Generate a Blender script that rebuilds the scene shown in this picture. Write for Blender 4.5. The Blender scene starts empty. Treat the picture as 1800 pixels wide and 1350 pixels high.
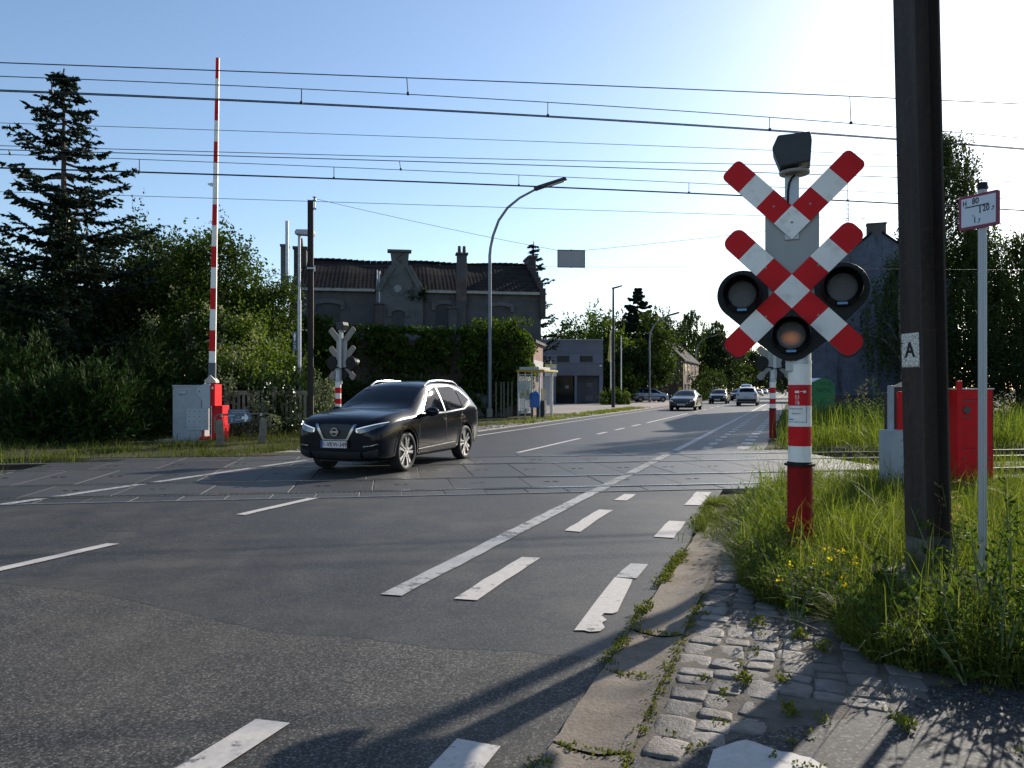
import bpy, bmesh, math, random
import numpy as np
from mathutils import Vector, Matrix
from mathutils.bvhtree import BVHTree
R = math.radians
PI = math.pi
scene = bpy.context.scene
col = scene.collection
rnd = random.Random(7)
rng = np.random.default_rng(7)

# ---------------------------------------------------------------- camera
CAMH = 1.5
cam_d = bpy.data.cameras.new("camera")
cam = bpy.data.objects.new("camera", cam_d)
col.objects.link(cam)
cam.location = (0, 0, CAMH)
cam.rotation_euler = (R(90), 0, 0)
cam_d.sensor_width = 36
cam_d.lens = 27
cam_d.shift_y = 8 / 1800
cam_d.clip_end = 3000
scene.camera = cam

# ---------------------------------------------------------------- light
SUN_AZ = 40.0      # degrees to the right of the view direction
SUN_EL = 24.0
SKY_STRENGTH = 0.122
SUN_STRENGTH = 4.9
world = bpy.data.worlds.new("World")
scene.world = world
world.use_nodes = True
wn = world.node_tree.nodes
wl = world.node_tree.links
bg = wn["Background"]
sky = wn.new("ShaderNodeTexSky")
sky.sky_type = 'NISHITA'
sky.sun_disc = False
sky.sun_elevation = R(SUN_EL)
sky.sun_rotation = R(SUN_AZ)
sky.air_density = 1.0
sky.dust_density = 0.55
sky.ozone_density = 2.4
wl.new(sky.outputs[0], bg.inputs[0])
bg.inputs[1].default_value = SKY_STRENGTH
sd = bpy.data.lights.new("sun", 'SUN')
sd.energy = SUN_STRENGTH
sd.angle = R(0.5)
sd.color = (1.0, 0.92, 0.80)
sun = bpy.data.objects.new("sun", sd)
col.objects.link(sun)
sv = Vector((math.sin(R(SUN_AZ)) * math.cos(R(SUN_EL)), math.cos(R(SUN_AZ)) * math.cos(R(SUN_EL)), math.sin(R(SUN_EL))))
sun.rotation_euler = sv.to_track_quat('Z', 'Y').to_euler()
sun.location = sv * 100
scene.view_settings.view_transform = 'Standard'
scene.view_settings.look = 'None'
scene.view_settings.exposure = 0.6
scene.view_settings.gamma = 1
scene.render.engine = 'CYCLES'
scene.cycles.max_bounces = 6
scene.cycles.diffuse_bounces = 3
scene.cycles.glossy_bounces = 3
scene.cycles.transmission_bounces = 4
scene.cycles.transparent_max_bounces = 8
scene.cycles.sample_clamp_indirect = 4

# ---------------------------------------------------------------- frames
RA = R(20.3)                                   # heading of the road
RD = Vector((math.sin(RA), math.cos(RA), 0))   # along the road, away
RN = Vector((math.cos(RA), -math.sin(RA), 0))  # to the right of the road
TA = R(9.15)                                   # heading of the railway
TU = Vector((math.cos(TA), math.sin(TA), 0))
TV = Vector((-math.sin(TA), math.cos(TA), 0))
def st(s, t, z=0): return RN * s + RD * t + Vector((0, 0, z))
def uv(u, v, z=0): return TU * u + TV * v + Vector((0, 0, z))
def sv_(s, v, z=0):
    # point at road offset s and track offset v
    u = (s - v * RN.dot(TV)) / RN.dot(TU)
    return uv(u, v, z)
def at(px, Y, z=0): return Vector(((px - 900) / 1350 * Y, Y, z))
def hz(py, Y): return CAMH + (683 - py) * Y / 1350

# ---------------------------------------------------------------- tags
def tag(o, label=None, cat=None, group=None, kind=None):
    if label: o["label"] = label
    if cat: o["category"] = cat
    if group: o["group"] = group
    if kind: o["kind"] = kind
    return o
def empty(name, loc=(0, 0, 0), rz=0, label=None, cat=None, group=None):
    o = bpy.data.objects.new(name, None)
    col.objects.link(o)
    o.location = loc
    o.rotation_euler = (0, 0, rz)
    o.empty_display_size = 0.2
    return tag(o, label, cat, group)
def link(o, parent=None):
    col.objects.link(o)
    if parent is not None:
        o.parent = parent
    return o
def copy_tree(o, parent=None):
    c = o.copy()
    link(c, parent)
    for ch in list(o.children):
        copy_tree(ch, c)
    return c

# ---------------------------------------------------------------- mesh builder
class MB:
    def __init__(self, mi=0):
        self.v = []; self.f = []; self.m = []; self.mi = mi
    def add(self, vs, fs, M=None, mi=None):
        b = len(self.v)
        for p in vs:
            p = Vector(p)
            if M is not None: p = M @ p
            self.v.append(tuple(p))
        k = self.mi if mi is None else mi
        for f in fs:
            self.f.append([b + i for i in f]); self.m.append(k)
        return self
    def box(self, c, s, rz=0, M=None, mi=None, taper=(1, 1)):
        x, y, z = [a / 2 for a in s]
        tx, ty = taper
        vs = [(-x, -y, -z), (x, -y, -z), (x, y, -z), (-x, y, -z), (-x*tx, -y*ty, z), (x*tx, -y*ty, z), (x*tx, y*ty, z), (-x*tx, y*ty, z)]
        T = Matrix.Translation(c) @ Matrix.Rotation(rz, 4, 'Z')
        if M is not None: T = M @ T
        return self.add(vs, [(0, 3, 2, 1), (4, 5, 6, 7), (0, 1, 5, 4), (1, 2, 6, 5), (2, 3, 7, 6), (3, 0, 4, 7)], T, mi)
    def prism(self, poly, h0, h1, M=None, mi=None):
        n = len(poly)
        vs = [(p[0], p[1], h0) for p in poly] + [(p[0], p[1], h1) for p in poly]
        fs = [tuple(reversed(range(n))), tuple(range(n, 2 * n))] + [(i, (i + 1) % n, n + (i + 1) % n, n + i) for i in range(n)]
        return self.add(vs, fs, M, mi)
    def tube(self, pts, r, n=8, M=None, mi=None, caps=True):
        pts = [Vector(p) for p in pts]
        if not hasattr(r, '__len__'): r = [r] * len(pts)
        vs = []; fs = []
        up = None
        for i, p in enumerate(pts):
            d = (pts[min(i + 1, len(pts) - 1)] - pts[max(i - 1, 0)])
            d = d.normalized() if d.length > 1e-9 else Vector((0, 0, 1))
            if up is None: up = Vector((1, 0, 0)) if abs(d.x) < .8 else Vector((0, 1, 0))
            a = (up - d * up.dot(d)).normalized(); b = d.cross(a); up = a
            for k in range(n):
                t = 2 * PI * k / n
                vs.append(p + a * (math.cos(t) * r[i]) + b * (math.sin(t) * r[i]))
        for i in range(len(pts) - 1):
            for k in range(n):
                k2 = (k + 1) % n
                fs.append((i * n + k, i * n + k2, (i + 1) * n + k2, (i + 1) * n + k))
        if caps:
            fs.append(tuple(reversed(range(n)))); fs.append(tuple(range((len(pts) - 1) * n, len(pts) * n)))
        return self.add(vs, fs, M, mi)
    def lathe(self, prof, n=24, M=None, mi=None):
        vs = []; fs = []
        for r, z in prof:
            for k in range(n):
                t = 2 * PI * k / n
                vs.append((r * math.cos(t), r * math.sin(t), z))
        for i in range(len(prof) - 1):
            for k in range(n):
                k2 = (k + 1) % n
                fs.append((i * n + k, i * n + k2, (i + 1) * n + k2, (i + 1) * n + k))
        fs.append(tuple(reversed(range(n)))); fs.append(tuple(range((len(prof) - 1) * n, len(prof) * n)))
        return self.add(vs, fs, M, mi)
    def quad(self, a, b, c, d, mi=None, M=None):
        return self.add([a, b, c, d], [(0, 1, 2, 3)], M, mi)
    def build(self, name, mats, parent=None, smooth=False, bevel=0, M=None, seg=2):
        me = bpy.data.meshes.new(name)
        vs = self.v if M is None else [tuple(M @ Vector(p)) for p in self.v]
        me.from_pydata(vs, [], self.f)
        if not isinstance(mats, (list, tuple)): mats = [mats]
        for m in mats: me.materials.append(m)
        if len(mats) > 1: me.polygons.foreach_set('material_index', self.m)
        me.update()
        o = bpy.data.objects.new(name, me)
        link(o, parent)
        if bevel:
            b = o.modifiers.new('bevel', 'BEVEL'); b.width = bevel; b.segments = seg; b.limit_method = 'ANGLE'; b.angle_limit = R(40)
        if smooth: shade(o)
        return o
def shade(o, ang=40):
    me = o.data
    me.polygons.foreach_set('use_smooth', [True] * len(me.polygons))
    try:
        me.set_sharp_from_angle(angle=R(ang))
    except Exception:
        pass
def np_obj(name, V, F, mat, parent=None, smooth=False):
    V = np.asarray(V, np.float32); F = np.asarray(F, np.int32)
    me = bpy.data.meshes.new(name)
    n, k = F.shape
    me.vertices.add(len(V)); me.vertices.foreach_set('co', V.ravel())
    me.loops.add(n * k); me.loops.foreach_set('vertex_index', F.ravel())
    me.polygons.add(n)
    me.polygons.foreach_set('loop_start', np.arange(0, n * k, k, dtype=np.int32))
    me.polygons.foreach_set('loop_total', np.full(n, k, dtype=np.int32))
    if smooth: me.polygons.foreach_set('use_smooth', np.ones(n, dtype=bool))
    me.materials.append(mat)
    me.update(calc_edges=True)
    me.validate()
    o = bpy.data.objects.new(name, me)
    link(o, parent)
    return o
def text(name, s, size, M, mat, parent, depth=.002, sx=1.0, align='CENTER', bold=0):
    cu = bpy.data.curves.new(name, 'FONT')
    cu.body = s; cu.size = size; cu.align_x = align; cu.align_y = 'CENTER'; cu.extrude = depth; cu.resolution_u = 3; cu.offset = bold
    t = bpy.data.objects.new(name, cu)
    col.objects.link(t)
    bpy.context.view_layer.update()
    me = bpy.data.meshes.new_from_object(t.evaluated_get(bpy.context.evaluated_depsgraph_get()))
    bpy.data.objects.remove(t)
    me.transform(M @ Matrix.Diagonal((sx, 1, 1, 1)))
    me.materials.clear(); me.materials.append(mat)
    o = bpy.data.objects.new(name, me)
    return link(o, parent)
# a matrix whose XY plane faces -y (a sign seen from -y): local x -> x, local y -> z, local z -> -y
FACE = Matrix(((1, 0, 0, 0), (0, 0, -1, 0), (0, 1, 0, 0), (0, 0, 0, 1)))

# ---------------------------------------------------------------- materials
def nt(name):
    m = bpy.data.materials.new(name); m.use_nodes = True
    t = m.node_tree
    return m, t.nodes, t.links, t.nodes['Principled BSDF']
def noise(N, L, vec, scale, detail=4, rough=.55):
    n = N.new('ShaderNodeTexNoise'); n.inputs['Scale'].default_value = scale; n.inputs['Detail'].default_value = detail
    n.inputs['Roughness'].default_value = rough
    if vec is not None: L.new(vec, n.inputs['Vector'])
    return n
def ramp(N, L, fac, stops):
    r = N.new('ShaderNodeValToRGB')
    e = r.color_ramp.elements
    while len(e) < len(stops): e.new(0.5)
    for i, (p, c) in enumerate(stops):
        e[i].position = p
        e[i].color = (c, c, c, 1) if not hasattr(c, '__len__') else (*c, 1)
    L.new(fac, r.inputs[0])
    return r
def mix(N, L, fac, a, b, mode='MIX'):
    m = N.new('ShaderNodeMixRGB'); m.blend_type = mode
    for k, x in ((0, fac), (1, a), (2, b)):
        if isinstance(x, (int, float)): m.inputs[k].default_value = x if k == 0 else (x, x, x, 1)
        elif hasattr(x, '__len__'): m.inputs[k].default_value = (*x, 1)
        else: L.new(x, m.inputs[k])
    return m.outputs[0]
def mth(N, L, op, a, b=None):
    m = N.new('ShaderNodeMath'); m.operation = op
    for k, x in ((0, a), (1, b)):
        if x is None: continue
        if isinstance(x, (int, float)): m.inputs[k].default_value = x
        else: L.new(x, m.inputs[k])
    return m.outputs[0]
def bump(N, L, B, h, strength, dist=.01):
    b = N.new('ShaderNodeBump'); b.inputs['Strength'].default_value = strength; b.inputs['Distance'].default_value = dist
    L.new(h, b.inputs['Height']); L.new(b.outputs[0], B.inputs['Normal'])
def coord(N): return N.new('ShaderNodeTexCoord').outputs['Object']
MATS = {}
def plain(name, c, rough=.6, metal=0, var=.18, scale=6, bmp=0, bscale=80, spec=.5, coat=0, dirt=None, streak=False):
    if name in MATS: return MATS[name]
    m, N, L, B = nt(name)
    co = coord(N)
    v = co
    if streak:
        mp = N.new('ShaderNodeMapping'); mp.inputs['Scale'].default_value = (1, 1, .08); L.new(co, mp.inputs[0]); v = mp.outputs[0]
    n = noise(N, L, v, scale, 5)
    lo = tuple(x * (1 - var) for x in c); hi = tuple(min(1, x * (1 + var)) for x in c)
    r = ramp(N, L, n.outputs[0], [(.3, lo), (.7, hi)])
    out = r.outputs[0]
    if dirt:
        n2 = noise(N, L, co, scale * 2.7, 6, .65)
        d = ramp(N, L, n2.outputs[0], [(.52, 0), (.72, 1)])
        out = mix(N, L, mth(N, L, 'MULTIPLY', d.outputs[0], dirt[1]), out, dirt[0])
    L.new(out, B.inputs['Base Color'])
    B.inputs['Roughness'].default_value = rough
    B.inputs['Metallic'].default_value = metal
    B.inputs['Specular IOR Level'].default_value = spec
    B.inputs['Coat Weight'].default_value = coat
    B.inputs['Coat Roughness'].default_value = .03
    if bmp:
        bump(N, L, B, noise(N, L, co, bscale, 4).outputs[0], bmp)
    MATS[name] = m
    return m
def leafmat(name, c1, c2, trans=.4, rough=.65, spec=.12):
    if name in MATS: return MATS[name]
    m, N, L, B = nt(name)
    g = N.new('ShaderNodeNewGeometry')
    n = noise(N, L, coord(N), .9, 3)
    f = mth(N, L, 'ADD', mth(N, L, 'MULTIPLY', g.outputs['Random Per Island'], .6), mth(N, L, 'MULTIPLY', n.outputs[0], .5))
    r = ramp(N, L, f, [(.2, c1), (.85, c2)])
    L.new(r.outputs[0], B.inputs['Base Color'])
    B.inputs['Roughness'].default_value = rough
    B.inputs['Specular IOR Level'].default_value = spec
    t = N.new('ShaderNodeBsdfTranslucent')
    c = mix(N, L, 1.0, r.outputs[0], (1.25, 1.35, .55), 'MULTIPLY')
    L.new(c, t.inputs[0])
    s = N.new('ShaderNodeMixShader'); s.inputs[0].default_value = trans
    L.new(B.outputs[0], s.inputs[1]); L.new(t.outputs[0], s.inputs[2])
    L.new(s.outputs[0], N['Material Output'].inputs[0])
    MATS[name] = m
    return m
def asphalt(name, base, scale, contrast, tint=(.10, .085, .065), tint_amt=.35, bmp=.6, rough=.75, spec=.35, cracks=0):
    m, N, L, B = nt(name)
    co = coord(N)
    vo = N.new('ShaderNodeTexVoronoi'); vo.inputs['Scale'].default_value = scale; L.new(co, vo.inputs['Vector'])
    sep = N.new('ShaderNodeSeparateColor'); L.new(vo.outputs['Color'], sep.inputs[0])
    lo = tuple(x * (1 - contrast) for x in base); hi = tuple(x * (1 + contrast * 1.6) for x in base)
    r = ramp(N, L, sep.outputs[0], [(.1, lo), (.75, base), (1, hi)])
    edge = ramp(N, L, vo.outputs['Distance'], [(.25, 1), (.75, 1 - contrast)])
    c = mix(N, L, 1, r.outputs[0], edge.outputs[0], 'MULTIPLY')
    n = noise(N, L, co, .55, 6, .6)
    t = ramp(N, L, n.outputs[0], [(.45, 0), (.7, 1)])
    c = mix(N, L, mth(N, L, 'MULTIPLY', t.outputs[0], tint_amt), c, tint)
    mp = N.new('ShaderNodeMapping'); mp.inputs['Rotation'].default_value = (0, 0, RA); mp.inputs['Scale'].default_value = (1.1, .09, 1); L.new(co, mp.inputs[0])
    n3 = noise(N, L, mp.outputs[0], 1.3, 4)
    w = ramp(N, L, n3.outputs[0], [(.3, .8), (.7, 1.2)])
    c = mix(N, L, 1, c, w.outputs[0], 'MULTIPLY')
    n4 = noise(N, L, co, 2.2, 6, .7)
    w = ramp(N, L, n4.outputs[0], [(.35, .82), (.65, 1.12)])
    c = mix(N, L, 1, c, w.outputs[0], 'MULTIPLY')
    if cracks:
        vd = N.new('ShaderNodeTexVoronoi'); vd.feature = 'DISTANCE_TO_EDGE'; vd.inputs['Scale'].default_value = .7
        nd = noise(N, L, co, 1.7, 6, .7)
        vm = N.new('ShaderNodeVectorMath'); vm.operation = 'MULTIPLY_ADD'; L.new(nd.outputs['Color'], vm.inputs[0]); vm.inputs[1].default_value = (.9, .9, 0); L.new(co, vm.inputs[2]); L.new(vm.outputs[0], vd.inputs['Vector'])
        ck = ramp(N, L, vd.outputs['Distance'], [(.003, 1), (.011, 0)])
        nm = noise(N, L, co, .33, 3); gate = ramp(N, L, nm.outputs[0], [(.52, 0), (.6, 1)])
        c = mix(N, L, mth(N, L, 'MULTIPLY', mth(N, L, 'MULTIPLY', ck.outputs[0], gate.outputs[0]), cracks), c, (.016, .016, .016))
        ns = noise(N, L, co, .9, 5, .6); sp2 = ramp(N, L, ns.outputs[0], [(.64, 0), (.70, 1)])
        c = mix(N, L, mth(N, L, 'MULTIPLY', sp2.outputs[0], .45), c, (.03, .03, .031))
    L.new(c, B.inputs['Base Color'])
    B.inputs['Roughness'].default_value = rough
    B.inputs['Specular IOR Level'].default_value = spec
    bump(N, L, B, vo.outputs['Distance'], -bmp, .008)
    return m
def brick(name, c1, c2, mortar, bw=.22, bh=.065, ms=.012, var=.3, rough=.85, stain=None):
    if name in MATS: return MATS[name]
    m, N, L, B = nt(name)
    co = coord(N)
    s = N.new('ShaderNodeSeparateXYZ'); L.new(co, s.inputs[0])
    c = N.new('ShaderNodeCombineXYZ'); L.new(mth(N, L, 'ADD', s.outputs[0], s.outputs[1]), c.inputs[0]); L.new(s.outputs[2], c.inputs[1])
    b = N.new('ShaderNodeTexBrick'); L.new(c.outputs[0], b.inputs['Vector'])
    b.inputs['Scale'].default_value = 1; b.inputs['Brick Width'].default_value = bw; b.inputs['Row Height'].default_value = bh
    b.inputs['Mortar Size'].default_value = ms; b.inputs['Color1'].default_value = (*c1, 1); b.inputs['Color2'].default_value = (*c2, 1); b.inputs['Mortar'].default_value = (*mortar, 1)
    n = noise(N, L, co, 1.1, 6, .65)
    w = ramp(N, L, n.outputs[0], [(.3, 1 - var), (.7, 1 + var)])
    out = mix(N, L, 1, b.outputs[0], w.outputs[0], 'MULTIPLY')
    if stain:
        mp = N.new('ShaderNodeMapping'); mp.inputs['Scale'].default_value = (1, 1, .25); L.new(co, mp.inputs[0])
        n2 = noise(N, L, mp.outputs[0], 1.3, 6, .7)
        d = ramp(N, L, n2.outputs[0], [(.52, 0), (.66, 1)])
        out = mix(N, L, mth(N, L, 'MULTIPLY', d.outputs[0], .8), out, stain)
    L.new(out, B.inputs['Base Color'])
    B.inputs['Roughness'].default_value = rough
    B.inputs['Specular IOR Level'].default_value = .2
    bump(N, L, B, b.outputs['Fac'], -.5, .01)
    MATS[name] = m
    return m
def glass(name='window_glass', c=(.012, .016, .02), rough=.06, spec=.12):
    if name in MATS: return MATS[name]
    m, N, L, B = nt(name)
    n = noise(N, L, coord(N), 1.5, 2)
    r = ramp(N, L, n.outputs[0], [(.35, tuple(x * .7 for x in c)), (.65, tuple(x * 1.4 for x in c))])
    L.new(r.outputs[0], B.inputs['Base Color'])
    B.inputs['Roughness'].default_value = rough
    B.inputs['Specular IOR Level'].default_value = spec
    MATS[name] = m
    return m
def emit(name, c, s):
    m, N, L, B = nt(name)
    B.inputs['Base Color'].default_value = (*c, 1)
    B.inputs['Emission Color'].default_value = (*c, 1); B.inputs['Emission Strength'].default_value = s
    return m
def clear(name, c=(.75, .8, .82), alpha=.25):
    m, N, L, B = nt(name)
    B.inputs['Base Color'].default_value = (*c, 1); B.inputs['Roughness'].default_value = .05
    B.inputs['Alpha'].default_value = alpha
    return m

alu = plain('brushed_aluminium', (.40, .41, .42), .5, .7, .1, 3, streak=True)
alu_dull = plain('dull_aluminium_sheet', (.34, .335, .32), .6, .35, .15, 2, streak=True)
galv = plain('galvanised_steel', (.42, .44, .46), .5, .7, .15, 5)
red_gloss = plain('signal_red', (.62, .012, .016), .5, 0, .08, 4, spec=.15, dirt=((.25, .05, .05), .3))
white_refl = plain('signal_white', (.88, .83, .76), .5, 0, .05, 3, spec=.3, dirt=((.45, .41, .35), .5))
black_pl = plain('black_plastic', (.007, .007, .008), .5, 0, .3, 10, spec=.25)
rubber = plain('rubber', (.02, .02, .021), .8, 0, .3, 20)
greymetal = plain('grey_paint', (.34, .36, .38), .5, 0, .1, 3, dirt=((.2, .17, .13), .35))
concrete = plain('concrete', (.30, .27, .23), .9, 0, .2, 5, bmp=.35, bscale=60, dirt=((.12, .11, .09), .6))
oldsteel = plain('weathered_steel', (.042, .031, .026), .7, .2, .45, 7, bmp=.35, bscale=30, dirt=((.10, .055, .032), .7), streak=True)
wood_old = plain('old_concrete_post', (.20, .17, .13), .9, 0, .3, 8, bmp=.5, bscale=40)
black_ink = plain('black_ink', (.008, .008, .008), .5, 0, .1, 3)
white_ink = plain('white_ink', (.78, .78, .76), .45, 0, .05, 3)
wire_mat = plain('wire_copper_dark', (.03, .03, .033), .5, .5, .2, 3)
glass_dark = glass()
# ================================================================ ground, road, railway deck
m_dirt, N, L, B = nt('verge_soil')
co = coord(N)
n1 = noise(N, L, co, .8, 6, .65); n2 = noise(N, L, co, 14, 5, .6)
c = ramp(N, L, n1.outputs[0], [(.35, (.10, .075, .05)), (.55, (.055, .06, .022)), (.75, (.04, .055, .015))])
w = ramp(N, L, n2.outputs[0], [(.3, .6), (.7, 1.3)])
L.new(mix(N, L, 1, c.outputs[0], w.outputs[0], 'MULTIPLY'), B.inputs['Base Color'])
B.inputs['Roughness'].default_value = .95; B.inputs['Specular IOR Level'].default_value = .1
bump(N, L, B, n2.outputs[0], .8, .03)

prof = [(-60, -.015), (10.35, -.015), (10.7, -.17), (17.75, -.17), (18.1, -.015), (60, -.015), (900, -.015)]
mb = MB()
us = [-700, -60, -8.2, -1, 7.9, 60, 900]
for v, z in prof:
    for u in us: mb.v.append(tuple(uv(u, v, z)))
n = len(us)
for i in range(len(prof) - 1):
    for j in range(n - 1):
        mb.f.append([i * n + j, i * n + j + 1, (i + 1) * n + j + 1, (i + 1) * n + j]); mb.m.append(0)
tag(mb.build('ground', m_dirt), kind='structure')

def sheet(name, pts, z, mat, kind='structure', parent=None):
    mb = MB()
    mb.add([(p[0], p[1], z) for p in pts], [tuple(range(len(pts)))])
    o = mb.build(name, mat, parent)
    if kind: tag(o, kind=kind)
    return o
def jag(a, b, n, amp, seed=1):
    r = random.Random(seed)
    a = Vector(a[:2]); b = Vector(b[:2]); d = (b - a); nn = Vector((-d.y, d.x)).normalized()
    return [tuple(a + d * (i / n) + nn * r.uniform(-amp, amp)) for i in range(n + 1)]

m_near = asphalt('asphalt_coarse', (.094, .088, .079), 95, .68, tint_amt=.35, bmp=1.0)
m_smooth = asphalt('asphalt_smooth', (.060, .0565, .052), 95, .55, tint=(.085, .073, .055), tint_amt=.6, bmp=.5, rough=.62, cracks=.8)
m_far = asphalt('asphalt_far', (.039, .037, .0345), 60, .4, tint_amt=.2, bmp=.3, rough=.6, spec=.4, cracks=.7)

VN, VF = 10.8, 17.6        # the deck's near and far edges in track offset
# near carriageway
P = [tuple(st(-14, -8))[:2], tuple(st(-.94, -8))[:2]]
P += jag(st(-.94, 1.0), st(-1.0, 9.6), 60, .018, 3)
P += [tuple(sv_(-1.02, VN))[:2], tuple(uv(-16, VN))[:2], tuple(uv(-30, VN))[:2]]
sheet('road', P, 0, m_near)
# far carriageway
P = [tuple(sv_(-10.9, VF))[:2], tuple(sv_(-.75, VF))[:2]]
P += jag(st(-.75, 21), st(-.85, 60), 40, .05, 4)
P += [tuple(st(-.9, 600))[:2], tuple(st(-10.3, 600))[:2], tuple(st(-10.35, 35))[:2]]
P += [tuple(st(-10.35, 24))[:2]]
sheet('road', P, 0, m_far)
# newer smooth surfacing in front of the crossing
P = [(-9.5, 7.2), (-5.2, 6.3), (-3.3, 5.75), (-2.55, 5.37), (-1.95, 5.02), (-1.4, 4.74), (-.93, 4.6), (-.45, 4.46), (.02, 4.36), (.45, 4.27), (.62, 4.42)]
P = [tuple(Vector(p) + Vector((rnd.uniform(-.03, .03), rnd.uniform(-.03, .03)))) for p in P]
P2 = []
for a, b in zip(P[:-1], P[1:]): P2 += jag(a, b, 6, .02, int(a[0] * 10) & 63)[:-1]
P2 += jag(st(-.965, 4.5), st(-1.02, 9.6), 30, .012, 9)
P2 += [tuple(sv_(-1.05, VN - .012))[:2], tuple(uv(-16, VN - .012))[:2]]
sheet('road_surfacing', P2, .0009, m_smooth)

# ---------------------------------------------------------------- painted lines
def paint(name, c, wear, wearcol, track=False):
    m, N, L, B = nt(name)
    co = coord(N)
    n1 = noise(N, L, co, 9, 8, .75); n2 = noise(N, L, co, 1.2, 3)
    f = mth(N, L, 'ADD', n1.outputs[0], mth(N, L, 'MULTIPLY', mth(N, L, 'SUBTRACT', n2.outputs[0], .5), .5))
    d = ramp(N, L, f, [(wear, 0), (wear + .1, 1)])
    n3 = noise(N, L, co, 26, 3)
    w = ramp(N, L, n3.outputs[0], [(.3, .86), (.7, 1.05)])
    cc = mix(N, L, 1, c, w.outputs[0], 'MULTIPLY')
    L.new(mix(N, L, d.outputs[0], cc, wearcol), B.inputs['Base Color'])
    B.inputs['Roughness'].default_value = .7
    bump(N, L, B, n1.outputs[0], .4, .004)
    return m
pw = paint('road_paint', (.47, .43, .39), .60, (.10, .098, .095))
pw_thin = paint('road_paint_worn', (.34, .33, .32), .50, (.09, .09, .09))
pw_deck = paint('road_paint_on_deck', (.24, .24, .24), .46, (.06, .06, .06))
def strip(mb, s, t0, t1, w, z, j=0, seed=0):
    r = random.Random(seed * 91 + int(t0 * 7))
    n = max(2, int(abs(t1 - t0) / .25)); n = min(n, 24)
    Ls = []; Rs = []
    for i in range(n + 1):
        t = t0 + (t1 - t0) * i / n
        sk = 0
        Ls.append(st(s - w / 2 + r.uniform(-j, j), t + r.uniform(-j, j) * 2, z)); Rs.append(st(s + w / 2 + r.uniform(-j, j), t + .1 * w + r.uniform(-j, j) * 2, z))
    vs = Ls + Rs
    fs = [(i, n + 1 + i, n + 2 + i, i + 1) for i in range(n)]
    mb.add(vs, fs)
def t_of(s, v):   # road distance at which offset s meets track offset v
    return sv_(s, v).dot(RD)
mb = MB()
ZM = .009
# bicycle lane blocks, nearest carriageway
for t0, t1 in ((-.2, 1.0), (1.55, 2.86), (4.98, 6.42), (7.75, 9.25), (10.1, 10.75)): strip(mb, -2.2, t0, t1, .17, ZM, .008, 1)
for t0, t1 in ((1.6, 2.98), (7.75, 8.75), (10.02, 11.35)): strip(mb, -1.25, t0, t1, .2, ZM, .01, 2)
# the torn block
tp = [(-1.255, 4.58), (-1.20, 4.60), (-1.16, 4.585), (-1.10, 4.62), (-1.09, 4.70), (-1.13, 4.79), (-1.115, 4.86), (-1.17, 4.94), (-1.165, 5.0), (-1.11, 5.01), (-1.09, 5.06), (-1.12, 5.4), (-1.15, 5.78), (-1.17, 5.96), (-1.315, 5.98), (-1.29, 5.3)]
mb.add([st(s - .03, t, ZM) for s, t in tp], [tuple(range(len(tp)))])
# centre line blocks
for t0, t1 in ((-.9, .4), (3.8, 5.6), (8.0, 8.9)): strip(mb, -6.17, t0 - .6, t1, .13, ZM, .006, 3)
tag(mb.build('road_marking', pw), kind='structure')
mb = MB()
strip(mb, -2.75, 4.9, t_of(-2.75, VN) - .03, .17, ZM, .008, 4)
strip(mb, -9.62, 1.0, t_of(-9.62, VN) - .03, .13, ZM, .006, 4)
strip(mb, -1.245, 5.985, 6.5, .16, ZM, .015, 8)
tag(mb.build('road_marking', pw_thin), kind='structure')
mb = MB()
strip(mb, -2.73, t_of(-2.73, VF) + .06, 200, .17, .004, 0, 5)
strip(mb, -9.5, t_of(-9.5, VF) + .1, 130, .13, .004, 0, 5)
strip(mb, -6.1, t_of(-6.1, VF) + .1, t_of(-6.1, VF) + 5.6, .12, .004, .004, 6)
for t0, t1 in ((24.6, 25.9), (27.3, 28.8), (30.3, 32), (33.5, 47)): strip(mb, -6.12, t0, t1, .14, .004, .006, 6)
for i in range(30):
    strip(mb, -6.12, 50 + i * 5, 52.4 + i * 5, .13, .004, 0, 6)
for i in range(26):
    t = t_of(-2.1, VF) + .5 + i * 1.55
    strip(mb, -2.1, t, t + .8, .2, .004, .02, 7)
    if i < 16: strip(mb, -1.25, t + .4, t + 1.3, .28, .004, .02, 7)
tag(mb.build('road_marking', pw), kind='structure')

# ---------------------------------------------------------------- rubber crossing deck
m_deck, N, L, B = nt('crossing_rubber')
co = coord(N)
mp = N.new('ShaderNodeMapping'); mp.inputs['Rotation'].default_value = (0, 0, -TA); L.new(co, mp.inputs[0])
sx = N.new('ShaderNodeSeparateXYZ'); L.new(mp.outputs[0], sx.inputs[0])
wa = mth(N, L, 'SINE', mth(N, L, 'MULTIPLY', sx.outputs[0], 2 * PI / .075))
wb = mth(N, L, 'SINE', mth(N, L, 'MULTIPLY', sx.outputs[1], 2 * PI / .075))
rib = mth(N, L, 'MULTIPLY', wa, wb)
g = N.new('ShaderNodeNewGeometry')
n1 = noise(N, L, co, .8, 6, .6)
base = ramp(N, L, mth(N, L, 'ADD', mth(N, L, 'MULTIPLY', g.outputs['Random Per Island'], .4), mth(N, L, 'MULTIPLY', n1.outputs[0], .6)), [(.2, (.027, .0255, .0235)), (.8, (.066, .062, .057))])
n5 = noise(N, L, co, 3.5, 6, .7)
dust = ramp(N, L, n5.outputs[0], [(.56, 0), (.75, .45)])
L.new(mix(N, L, dust.outputs[0], base.outputs[0], (.13, .115, .10)), B.inputs['Base Color'])
B.inputs['Roughness'].default_value = .52; B.inputs['Specular IOR Level'].default_value = .5
bump(N, L, B, rib, .8, .008)
mb = MB()
TM = Matrix.Rotation(TA, 4, 'Z')
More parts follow.
